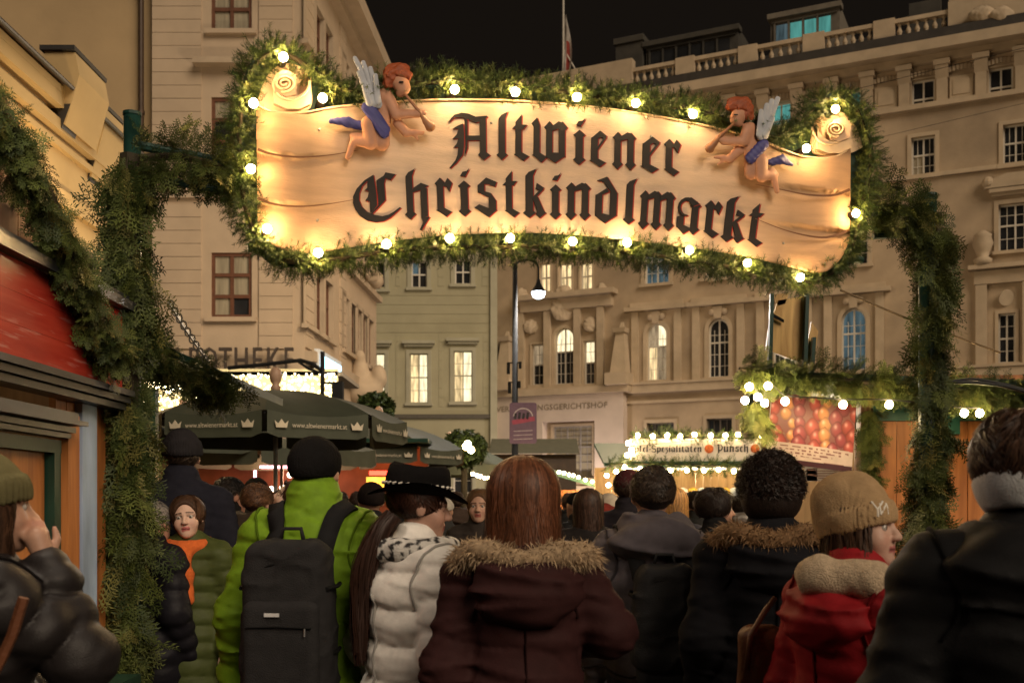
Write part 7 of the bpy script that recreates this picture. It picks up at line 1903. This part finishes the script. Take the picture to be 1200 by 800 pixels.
def strap_surface(ctx, pts, w, m, name, parent, push=.012):
    """flat strap following the jacket: points are pushed out to its surface (body coordinates)"""
    pts = np.array([np.asarray(p, float) for p in curve(pts, 26)]) if len(pts) < 20 else np.asarray(pts)
    for _ in range(4):
        d = ctx['jk'](pts); e = .004
        g = np.stack([(ctx['jk'](pts + np.eye(3)[i] * e) - d) / e for i in range(3)], 1); g /= np.linalg.norm(g, axis=1)[:, None] + 1e-9
        pts = pts - g * (d - push)[:, None]
        if _ < 3: pts[1:-1] = pts[1:-1] * .4 + (pts[:-2] + pts[2:]) * .3; pts[1:-1] = pts[1:-1] * .4 + (pts[:-2] + pts[2:]) * .3
    tg = np.gradient(pts, axis=0); tg /= np.linalg.norm(tg, axis=1)[:, None]; sd = np.cross(tg, g); sd /= np.linalg.norm(sd, axis=1)[:, None]
    V = np.stack([pts - sd * w / 2 - g * .004, pts - sd * w / 2 + g * .006, pts + sd * w / 2 + g * .006, pts + sd * w / 2 - g * .004], 1).reshape(-1, 3); n = len(pts)
    F = [[4 * i + k, 4 * i + (k + 1) % 4, 4 * (i + 1) + (k + 1) % 4, 4 * (i + 1) + k] for i in range(n - 1) for k in range(4)]
    return mesh_np(name, ctx['toW'](V), F, m, parent, True)

def backpack(ctx, lab, c, hs, col, rough=.7, shiny=False, pocket=True, logo=True, waist=False):
    """rucksack worn on the back, c in body coordinates"""
    c = np.asarray(c, float); hs = np.asarray(hs, float); T = ctx['toW']; m = cloth(col, rough, .35, .35)
    root = thing('backpack', lab, 'backpack', T([c - [0, 0, hs[2]]])[0])
    def bk(p):
        q = p - c; tz = np.clip((q[:, 2] / hs[2] + 1) / 2, 0, 1); qq = q.copy(); qq[:, 0] = q[:, 0] / (1 - .16 * tz ** 2.5); qq[:, 1] = q[:, 1] + .01
        d = d_box(qq, (0, 0, 0), hs, .055); return d + .006 * wr(p, 16., 4) - .008 * (1 - np.minimum(1, np.abs(wr(p, 17., 1, (1, 1, 1.6))) * 3.)) ** 2
    V, F = surfnet(bk, c - hs - .06, c + hs + .06, .009); mesh_np('main_pack', T(V), F, m, root, True)
    if pocket:
        pc = c + [0, -hs[1] - .002, -hs[2] * .30]; ph = np.array([hs[0] * .82, .035, hs[2] * .58])
        V, F = surfnet(lambda p: d_box(p, pc, ph, .03) + .003 * wr(p, 26., 2), pc - ph - .05, pc + ph + .05, .008); po = mesh_np('front_pocket', T(V), F, m, root, True)
        mb = MB(); zr = pc[2] + ph[2] * .45; y = pc[1] - ph[1] - .003
        mb.tube(T(np.array([[pc[0] - ph[0] * .85, y, zr], [pc[0], y - .003, zr + .004], [pc[0] + ph[0] * .85, y, zr]])), .0035, 6); mb.build('zip', cloth((.008, .008, .008), .4), po)
        mb = MB(); mb.tube(T(np.array([[pc[0] + ph[0] * .7, y - .004, zr], [pc[0] + ph[0] * .7, y - .006, zr - .025]])), .003, 6); mb.build('zip_pull', mat('steel_pull', (.4, .4, .4), .3, metal=.8), po)
        if logo:
            mb = MB(); zc = pc[2] + ph[2] * .72; mb.box(T([[pc[0] - .02, y - .002, zc]])[0], (.026, .003, .006), ctx['RZ']); mb.build('logo_patch', mat('white_patch', (.6, .6, .6), .6), po)
    mb = MB(); zt = c[2] + hs[2]
    mb.tube(T(np.array([[c[0] - hs[0] * .8, c[1] - hs[1] * .65, c[2] - hs[2] * .1], [c[0] - hs[0] * .78, c[1] - hs[1] * .7, zt - .10], [c[0] - hs[0] * .4, c[1] - hs[1] * .8, zt - .035], [c[0] + hs[0] * .4, c[1] - hs[1] * .8, zt - .035], [c[0] + hs[0] * .78, c[1] - hs[1] * .7, zt - .10], [c[0] + hs[0] * .8, c[1] - hs[1] * .65, c[2] - hs[2] * .1]])), .005, 6); mb.build('zip', cloth((.008, .008, .008), .4), root)
    mb = MB(); mb.tube(T(np.array([[c[0] - .04, c[1] + .02, zt - .01], [c[0] - .03, c[1] + .02, zt + .035], [c[0] + .03, c[1] + .02, zt + .035], [c[0] + .04, c[1] + .02, zt - .01]])), .008, 6); mb.build('grab_loop', m, root, True)
    for sx in (-1, 1):
        strap_surface(ctx, [(c[0] + sx * .075, c[1] + hs[1] + .03, zt - .06), (sx * .095, -.10, 1.44), (sx * .115, -.02, 1.46), (sx * .13, .08, 1.40), (sx * .14, .15, 1.28), (sx * .17, .14, 1.12), (sx * .20, .05, 1.0)], .062, cloth((.02, .02, .021), .8), 'shoulder_strap', root)
    for zz in (c[2] + hs[2] * .45, c[2] - hs[2] * .35):
        for sx in (-1, 1):
            mb = MB(); mb.tube(T(np.array([[c[0] + sx * hs[0] * 1.0, c[1] + hs[1] * .6, zz], [c[0] + sx * (hs[0] + .006), c[1], zz - .004], [c[0] + sx * hs[0] * .93, c[1] - hs[1] * .8, zz - .01]])), .008, 6); mb.build('side_strap', cloth((.012, .012, .012), .6), root)
    arcp = [[c[0] + hs[0] * .8 * math.cos(t), c[1] - hs[1] - .004 + .03 * abs(math.cos(t)) ** 3, c[2] + hs[2] * (.30 + .42 * math.sin(t))] for t in np.linspace(0, PI, 18)]
    mb = MB(); mb.tube(T(np.array(arcp)), .0045, 6); mb.build('zip', cloth((.008, .008, .008), .4), root)
    if waist:
        wc = c + [.03, -.0, -hs[2] - .02]; wh = np.array([hs[0] * 1.1, .06, .05])
        V, F = surfnet(lambda p: d_box(p, wc, wh, .04) + .003 * wr(p, 26., 2), wc - wh - .05, wc + wh + .05, .01); mesh_np('lower_pouch', T(V), F, m, root, True)
    return root

def strand_bundle(ctx, pts, rad, n, col, name='ponytail', seed=1, w=.0028):
    """a lock of hair: strands along a curve in body coordinates"""
    pts = curve(pts, 16); rg = np.random.default_rng(seed); m = len(pts); tg = np.gradient(pts, axis=0); tg /= np.linalg.norm(tg, axis=1)[:, None]
    u = np.cross(tg, [1., .2, .1]); u /= np.linalg.norm(u, axis=1)[:, None]; v = np.cross(tg, u)
    a = rg.uniform(0, 2 * PI, n); r = np.sqrt(rg.uniform(.1, 1, n)); t = np.linspace(0, 1, m); rr = np.interp(t, np.linspace(0, 1, len(rad)), rad)
    ph = rg.uniform(0, 6, n); le = rg.uniform(.75, 1., n); cl = rg.uniform(.55, 1.5, 24)[(a * 3.8).astype(int) % 24]
    ca, sa = np.cos(a) * r, np.sin(a) * r
    C = pts[None] + u[None] * (ca[:, None] * rr + .006 * np.sin(t * 9 + ph[:, None]))[:, :, None] + v[None] * (sa[:, None] * rr + .006 * np.cos(t * 8 + ph[:, None]))[:, :, None]
    C[:, :, 2] = C[:, :1, 2] + (C[:, :, 2] - C[:, :1, 2]) * le[:, None]
    sd = np.cross(tg[None], (u[None] * ca[:, None, None] + v[None] * sa[:, None, None])); sd /= np.linalg.norm(sd, axis=2)[:, :, None] + 1e-9
    W = np.stack([C - sd * w, C + sd * w], 2).reshape(-1, 3); base = np.arange(n)[:, None] * (2 * m); F = np.concatenate([base + [2 * k, 2 * k + 1, 2 * k + 3, 2 * k + 2] for k in range(m - 1)])
    o = mesh_np(name, ctx['toW'](W), F, mat('hair_strand', (1, 1, 1), .36, .1, 50., attr=True, spec=.5), ctx['root'], True, cols=np.repeat(np.asarray(col) * cl[:, None], 2 * m, 0)); o['kind'] = 'stuff'
    return o
# ================================================================== the crowd, nearest first
BLK = (.014, .014, .016)
# black jacket, right edge
person('person in a black hooded jacket with a wide white headband at the right edge', 1206, 2.25, 1.775, yaw=R(-12), head_yaw=R(-22), skin=(.42, .24, .17), width=1.0,
       jacket=dict(col=(.012, .012, .013), t=.06, hem=.72, collar=.0, colr=.015, hood=dict(z=1.395, r=(.17, .085, .10), y=-.10), wrk=.009, rough=.55, sp=.3), hair=dict(col=(.045, .022, .012), style='short', nape=.012, sl=.055, vol=.010, n=4200, lift=.06), hat=dict(kind='headband', col=(.62, .63, .64)),
       arms=dict(el=[(-.26, -.02, 1.10), (.26, -.02, 1.10)], wr=[(-.26, .1, .86), (.26, .1, .86)]))
# red parka, tan beanie
def red_x(ctx):
    T = ctx['toW']; mb = MB()
    fn = lambda p: smin(d_cone(p, (-.12, -.05, 1.45), (.0, -.135, 1.45), .05, .058), smin(d_cone(p, (0, -.135, 1.45), (.125, -.06, 1.445), .058, .055), d_cone(p, (.125, -.06, 1.445), (.12, .09, 1.36), .055, .035), .03), .03) + .006 * wr(p, 40., 1)
    V, F = surfnet(fn, (-.25, -.25, 1.28), (.25, .2, 1.58), .009); mesh_np('fleece_collar', T(V), F, mat('cream_fleece', (.52, .40, .27), .95, .2, 60., .5, 200.), ctx['jo'], True)
    mb = MB(); mb.tube(T(np.array([[.13, .16, 1.26], [.13, .165, 1.23]])), .006, 8); mb.build('toggle', mat('brass_toggle', (.5, .35, .12), .3, metal=.8), ctx['jo'])
    e = ctx['hb'](np.array([[.079, .002, -.045]])); mb = MB(); mb.add(np.array(ico(.005, 8, 6)[0]) + T(e)[0], ico(.005, 8, 6)[1]); mb.build('earring', mat('pearl', (.75, .72, .68), .2), ctx['root'])
person('person in a red parka and tan knitted beanie with white emblem, turning right', 1000, 3.05, 1.635, yaw=R(-62), head_yaw=R(-66), head_pitch=R(2), face=True, skin=(.52, .33, .25), lips=(.38, .13, .12),
       jacket=dict(col=(.26, .012, .016), t=.045, hem=.70, collar=.03, colr=.01, hood=dict(z=1.335, r=(.15, .09, .10)), rough=.5, sp=.35), hair=dict(col=(.05, .025, .014), style='long', len=.22, n=1500, by=.02), hat=dict(kind='beanie', col=(.40, .27, .145), z=-.012, tilt=-.30, up=.032, fold=True, ribs=60, logo=True, logo_a=.62), extras=red_x)
# brown bag between red parka and dark fur hood
bg_ = thing('leather_bag', 'brown leather rucksack carried between the red parka and the dark fur-hooded coat', 'bag', P(893, 900, 3.35))
c = P(893, 790, 3.35); V, F = surfnet(lambda p: d_box(p, c, (.075, .06, .16), .05) + .004 * wr(p, 26., 2), c - .25, c + .25, .01); mesh_np('main_pack', V, F, mat('brown_leather', (.15, .055, .025), .45, .25, 12., .2, 60.), bg_, True)
mb = MB(); mb.tube([c + [-.06, -.05, .02], c + [-.05, -.06, .13], c + [.0, -.03, .2], c + [.04, .0, .24]], .009, 8); mb.build('strap', MATS['brown_leather'], bg_, True)
# curly dark hair with brown fur hood
person('person with dark curly hair in a black coat with brown fur hood', 905, 3.75, 1.75, yaw=R(-6), head_yaw=R(-10), width=1.02, jacket=dict(col=(.013, .013, .016), t=.05, hem=.66, hood=dict(z=1.36, r=(.16, .08, .10), y=-.12, fur=(.26, .15, .07), fz=1.425), rough=.75), hair=dict(col=(.022, .013, .010), style='curly', vol=.012, n=5200, sl=.022, nape=.085, w=.0022))
# man with backpack in the centre right
def m_pack(ctx): backpack(ctx, 'black rucksack with lower pouch on the grey-jacketed man right of centre', (.035, -.225, 1.14), (.125, .075, .20), (.028, .028, .030), .4, pocket=False, waist=True)
person('short-haired man in a dark grey hooded jacket wearing a black rucksack', 765, 4.35, 1.735, yaw=R(-5), head_yaw=R(4), skin=(.45, .25, .17), trousers=(.05, .055, .08), jacket=dict(col=(.085, .075, .085), t=.042, hem=.86, hood=dict(z=1.415, r=(.17, .085, .085)), wrk=.01), hair=dict(col=(.035, .022, .014), style='short', n=2400, sl=.028, nape=.085, lift=.06), extras=m_pack)
# maroon parka with cream fur
def mar_x(ctx):
    T = ctx['toW']
    for z in (1.0, .965, .93):
        pts = [np.array([.30 * math.sin(a), -.22 * math.cos(a), z + .004 * math.sin(a * 9)]) for a in np.linspace(-1.75, 1.75, 30)]
        strap_surface(ctx, pts, .012, cloth((.022, .009, .012), .7), 'waist_seam', ctx['jo'], .002)
person('woman with long brown hair in a maroon parka with cream fur-edged hood', 614, 3.25, 1.715, yaw=R(3), head_yaw=R(-6), width=.95, skin=(.48, .28, .2),
       jacket=dict(col=(.046, .017, .017), t=.04, hem=.62, belly=.0, hood=dict(z=1.345, r=(.155, .085, .12), y=-.125, fur=(.46, .33, .20), fz=1.415), flare=.02, wrk=.011, rough=.6, sp=.3), hair=dict(col=(.11, .040, .018), style='long', len=.175, n=7500, vol=.020, w=.0022, by=-.07), extras=mar_x,
       arms=dict(el=[(-.245, -.03, 1.10), (.275, .0, 1.19)], wr=[(-.25, .06, .86), (.16, .24, 1.14)]))
# white puffer and black hat
def wh_x(ctx):
    T = ctx['toW']; rg = np.random.default_rng(2)
    def scf(p):
        d = None; an = np.linspace(0, 2 * PI, 13)
        for k in range(12):
            a, b = an[k], an[k + 1]; e = d_cone(p, (.122 * math.sin(a), .012 + .122 * math.cos(a), 1.44 + .0 * math.cos(a)), (.122 * math.sin(b), .012 + .122 * math.cos(b), 1.44 + .0 * math.cos(b)), .043, .043); d = e if d is None else smin(d, e, .02)
        d = smin(d, d_cone(p, (.02, .13, 1.40), (.04, .17, 1.26), .05, .045), .03)
        return d + .007 * wr(p, 34., 2)
    V, F = surfnet(scf, (-.22, -.2, 1.18), (.22, .28, 1.56), .008)
    n1 = wr(V, 95., 1) + .6 * wr(V, 150., 2); col = np.where((n1 > .12)[:, None], (.03, .028, .028), (.60, .58, .54))
    mesh_np('scarf', T(V), F, mat('speckled_scarf', (1, 1, 1), .9, .1, 40., .3, 120., attr=True), ctx['root'], True, cols=col)
    strand_bundle(ctx, [(.0, -.08, 1.56), (-.02, -.13, 1.48), (-.05, -.165, 1.34), (-.06, -.175, 1.20), (-.05, -.185, 1.04)], [.03, .04, .042, .036, .018], 520, (.045, .02, .013), w=.002)
person('woman in a white puffer jacket and black brimmed hat with white cord', 483, 3.75, 1.70, yaw=R(-48), head_yaw=R(-32), head_pitch=R(-7), face=True, eyes_closed=True, skin=(.46, .27, .20), lips=(.33, .09, .08),
       jacket=dict(col=(.78, .75, .70), t=.042, hem=.66, quilt=(.024, .125), wrk=.006, rough=.5, sp=.35, collar=.02, colr=.0), hair=dict(col=(.045, .018, .011), style='short', n=1500, sl=.06, nape=.09, vol=.002), hat=dict(kind='fedora', col=(.012, .011, .011), z=.048, tilt=.03), extras=wh_x)
# green jacket with backpack
def gr_pack(ctx): backpack(ctx, 'large charcoal rucksack with front pocket worn by the man in the green jacket', (-.01, -.235, 1.105), (.152, .085, .265), (.032, .031, .032), .7)
person('tall man in a bright green jacket and black beanie wearing a charcoal rucksack', 368, 4.0, 1.83, yaw=R(-6), head_yaw=R(-14), width=1.04, jacket=dict(col=(.15, .27, .016), t=.042, hem=.72, collar=.075, colr=.014, wrk=.012, rough=.5, sp=.35, sleeve=.004), hat=dict(kind='beanie', col=(.014, .013, .013), z=-.03, tilt=-.05, fold=False, ribs=70), extras=gr_pack,
       arms=dict(el=[(-.245, -.03, 1.10), (.225, -.02, 1.10)], wr=[(-.275, .02, .84), (.23, .08, .84)]))
# phone woman at the left edge
person('woman in a knitted olive beanie and dark padded jacket raising a hand to her face', -30, 2.75, 1.70, yaw=R(-52), head_yaw=R(-5), face=True, skin=(.45, .26, .18), jacket=dict(col=(.022, .018, .018), t=.045, hem=.74, quilt=(.030, .115), wrk=.005, rough=.4, sp=.9), hair=dict(col=(.05, .024, .013), style='long', len=.24, n=1800, by=-.04), hat=dict(kind='beanie', col=(.13, .115, .055), z=.0, tilt=-.24, up=.012, ribs=36),
       arms=dict(el=[(-.24, .10, 1.12), (.17, .22, 1.20)], wr=[(-.2, .25, 1.0), (.085, .155, 1.44)]))
bgp = thing('bag_strap', 'dark leather shoulder strap across the jacket of the olive beanie woman', 'strap', P(10, 780, 2.35)); mb = MB(); mb.tube([P(28, 700, 2.33), P(14, 745, 2.33), P(0, 775, 2.33), P(-14, 800, 2.33)], .012, 6); mb.build('strap', MATS['brown_leather'], bgp)
# orange scarf woman facing us
def or_x(ctx):
    T = ctx['toW']
    def scf(p):
        d = None; an = np.linspace(0, 2 * PI, 13)
        for k in range(12):
            a, b = an[k], an[k + 1]; e = d_cone(p, (.10 * math.sin(a), .015 + .10 * math.cos(a), 1.44 - .015 * math.cos(a)), (.10 * math.sin(b), .015 + .10 * math.cos(b), 1.44 - .015 * math.cos(b)), .038, .038); d = e if d is None else smin(d, e, .02)
        d = smin(d, d_cone(p, (-.02, .14, 1.40), (-.07, .19, 1.15), .05, .04), .03); d = smin(d, d_cone(p, (.05, .13, 1.40), (-.05, .18, 1.28), .04, .05), .03)
        return d + .009 * np.abs(wr(p, 32., 2, (1, 1, .6)))
    V, F = surfnet(scf, (-.22, -.2, 1.05), (.22, .3, 1.56), .009); mesh_np('scarf', T(V), F, mat('orange_scarf', (.62, .13, .025), .9, .15, 30., .3, 150.), ctx['root'], True)
person('smiling woman in an orange scarf and green quilted jacket facing the camera', 223, 5.75, 1.63, yaw=R(172), head_yaw=R(14), head_pitch=R(2), head_roll=R(6), face=True, skin=(.66, .43, .33), lips=(.5, .14, .13), width=1.08, jacket=dict(col=(.06, .075, .022), t=.045, hem=.62, quilt=(.015, .09), wrk=.004, rough=.4, sp=.45, collar=.02), hair=dict(col=(.075, .035, .018), style='bob', n=2200, vol=.008), extras=or_x)
# navy coat, grey beanie
person('tall man in a navy overcoat and dark grey beanie beside the left post', 212, 6.15, 1.99, yaw=R(8), head_yaw=R(6), width=1.06, jacket=dict(col=(.022, .022, .032), t=.035, hem=.60, collar=.045, colr=.01, wrk=.006, rough=.85), hat=dict(kind='beanie', col=(.035, .032, .035), z=.02, tilt=-.1, fold=True, ribs=80, up=.01), hair=dict(col=(.06, .04, .028), style='short', n=400, nape=.08))
# black puffer behind post
person('grey-haired person in a black quilted puffer jacket half hidden by the left post', 176, 5.65, 1.60, yaw=R(-30), q=1.2, jacket=dict(col=(.014, .013, .018), t=.055, hem=.58, quilt=(.014, .1), wrk=.004, rough=.4, sp=.45), hair=dict(col=(.25, .22, .2), style='short', n=1200, nape=.08))
# behind: brown hooded jacket, cap, beanie, woman looking up
person('brown-haired man in a brown hooded winter jacket behind the green jacket', 300, 6.4, 1.71, yaw=R(-15), head_yaw=R(-12), q=1.2, width=1.1, jacket=dict(col=(.05, .035, .024), t=.055, hem=.66, quilt=(.012, .2), hood=dict(z=1.43, r=(.19, .11, .11)), wrk=.009), hair=dict(col=(.10, .045, .02), style='short', n=1400, nape=.08, sl=.03))
person('person in a black baseball cap looking right behind the navy overcoat', 266, 7.0, 1.76, yaw=R(-30), head_yaw=R(-20), q=1.2, face=True, skin=(.45, .22, .15), jacket=dict(col=(.016, .015, .015), t=.045, hem=.7, collar=.07), hat=dict(kind='cap', col=(.02, .019, .019)), hair=dict(col=(.03, .02, .015), style='short', n=600, nape=.08))
person('person in a black beanie between the cap and the woman looking up', 300, 7.6, 1.765, yaw=R(10), q=1.3, jacket=dict(col=(.016, .015, .015), hem=.7), hat=dict(kind='beanie', col=(.013, .012, .012), z=.0, tilt=-.1, fold=False))
person('woman with red lips and sunglasses on her hair tilting her face up towards the left', 347, 6.6, 1.735, yaw=R(70), head_yaw=R(32), head_pitch=R(24), face=True, eyes_closed=True, skin=(.60, .40, .30), lips=(.5, .03, .03), jacket=dict(col=(.018, .017, .018), hem=.7), hair=dict(col=(.06, .028, .016), style='bob', n=1400, vol=.002), extras=lambda ctx: [
    mesh_np('sunglasses', ctx['toW'](ctx['hb'](np.concatenate([np.array(ico(.024, 10, 6)[0]) * [1, .35, .8] + [sx * .032, .075, .085] for sx in (-1, 1)]))), [[i + k * len(ico(.024, 10, 6)[0]) for i in f] for k in (0, 1) for f in ico(.024, 10, 6)[1]], mat('brown_lens', (.03, .015, .01), .1, spec=.7), ctx['root'], True)])
person('dark-haired person half hidden behind the black hat', 436, 6.9, 1.72, yaw=R(20), q=1.3, jacket=dict(col=(.02, .018, .018), hem=.7), hat=dict(kind='beanie', col=(.02, .015, .014), z=-.02, fold=False))
person('fair-haired woman facing the camera between the black hat and the brown-haired woman', 562, 7.6, 1.69, yaw=R(176), face=True, q=1.0, skin=(.55, .33, .24), jacket=dict(col=(.05, .04, .035), hem=.7, collar=.05), hair=dict(col=(.16, .08, .035), style='bob', n=1400, vol=.006))
person('long dark-haired woman in a black coat behind the maroon parka', 690, 6.6, 1.68, yaw=R(6), q=1.2, jacket=dict(col=(.02, .017, .017), hem=.6), hair=dict(col=(.05, .025, .016), style='long', len=.26, n=2200, vol=.006))
person('person in a red hood and pale hat behind the grey jacket', 712, 8.2, 1.66, yaw=R(-25), q=1.3, jacket=dict(col=(.16, .025, .02), hem=.7, hood=dict(z=1.5, r=(.13, .12, .14))), hat=dict(kind='beanie', col=(.45, .40, .36), z=.0))
person('man in a dark maroon beanie and dark coat ahead of the grey jacket', 736, 6.9, 1.80, yaw=R(-10), head_yaw=R(-10), q=1.2, jacket=dict(col=(.022, .019, .024), hem=.65, collar=.05), hat=dict(kind='beanie', col=(.06, .018, .02), z=.015, tilt=-.15, fold=False), hair=dict(col=(.05, .03, .02), style='short', n=500, nape=.08))
person('blond woman seen from behind between the grey jacket and the black coat', 790, 7.4, 1.70, yaw=R(0), q=1.2, jacket=dict(col=(.03, .03, .045), hem=.7), hair=dict(col=(.42, .22, .075), style='long', len=.14, n=2200, vol=.006))
person('dark-haired person far ahead near the punch stall', 815, 9.4, 1.70, yaw=R(8), q=1.3, jacket=dict(col=(.03, .03, .03), hem=.7), hair=dict(col=(.03, .018, .012), style='short', n=700, nape=.08))
person('young man with thick dark hair in a black coat looking right', 838, 6.5, 1.67, yaw=R(-30), head_yaw=R(-54), q=1.1, face=True, skin=(.50, .28, .19), jacket=dict(col=(.013, .013, .014), hem=.62, collar=.05), hair=dict(col=(.022, .013, .010), style='short', vol=.014, n=2200, sl=.05, nape=.075, lift=.1))
person('person in a red jacket with grey hood near the punch stall', 868, 8.6, 1.65, yaw=R(20), q=1.3, jacket=dict(col=(.30, .02, .025), hem=.7, hood=dict(z=1.46), hcol=(.3, .28, .28)), hair=dict(col=(.03, .02, .015), style='short', n=700, nape=.08))
far = [('person in a dark blue coat waiting at the punch counter', 800, 13.5, 1.74, (.03, .035, .06), 'h', (.05, .03, .02)), ('person in a black jacket with brown hair under the bulb strings', 668, 11., 1.70, (.02, .02, .02), 'h', (.07, .035, .02)), ('person in a grey coat under the bright bulb string', 590, 10.5, 1.72, (.08, .075, .07), 'h', (.04, .025, .02)),
       ('person in a brown coat left of the dark hut', 535, 11.5, 1.72, (.06, .04, .03), 'h', (.05, .03, .02)), ('person in a pale hat beside the far stall post', 845, 12., 1.68, (.05, .05, .05), 'b', (.5, .46, .4)), ('person in a dark green coat before the red-lit stall', 395, 9.5, 1.70, (.02, .03, .02), 'h', (.03, .02, .015)), ('person in a black beanie before the red neon tube', 470, 9.8, 1.70, (.018, .018, .02), 'b', (.02, .018, .018)),
       ('person in a dark jacket at the far end of the square', 648, 14., 1.72, (.03, .028, .028), 'h', (.04, .025, .02)), ('person in a beige coat far ahead beside the grey jacket', 722, 12.5, 1.68, (.18, .14, .1), 'h', (.1, .05, .03)), ('person in a black cap near the orange planks', 884, 10.5, 1.74, (.02, .02, .02), 'b', (.025, .022, .022))]
for lab, px, D, H, jc, kd, kc in far:
    person(lab, px, D, H, yaw=R(random.uniform(-40, 40)), q=1.5, jacket=dict(col=jc, hem=.66, hood=dict(z=1.43) if kd == 'h' else None), hair=dict(col=kc, style='short', n=500, nape=.08) if kd == 'h' else None, hat=dict(kind='beanie', col=kc, fold=False) if kd == 'b' else None)

# more of the crowd in the middle distance: copies of the small figures standing elsewhere
src = [o for o in bpy.data.objects if o.name.startswith('person') and o.parent is None and o.location.y > 9.2]
more = [(250, 10.5, 'person far back under the umbrellas beside the cap'), (330, 11.2, 'person far back before the pink neon tube'), (372, 12.0, 'person far back left of the green collar'), (420, 10.8, 'person far back right of the black beanie'), (500, 12.4, 'person far back right of the brimmed hat'), (520, 9.6, 'person far back between hat and fair-haired woman'),
        (606, 12.2, 'person far back under the bulb string below the notice board'), (678, 9.3, 'person far back just right of the brown-haired woman'), (702, 14.5, 'person far back before the sloping green stall roof'), (756, 12.8, 'person far back above the grey jacket'), (826, 11.4, 'person far back before the punch counter'), (858, 15., 'person far back right side of the punch counter'), (778, 10.6, 'person far back beside the blond woman')]
for i, (px, D, lab) in enumerate(more):
    o = copy_tree(src[i % len(src)]); o.location = ((px - CX) / FPX * D, D, random.uniform(-.06, .02)); o['label'] = lab
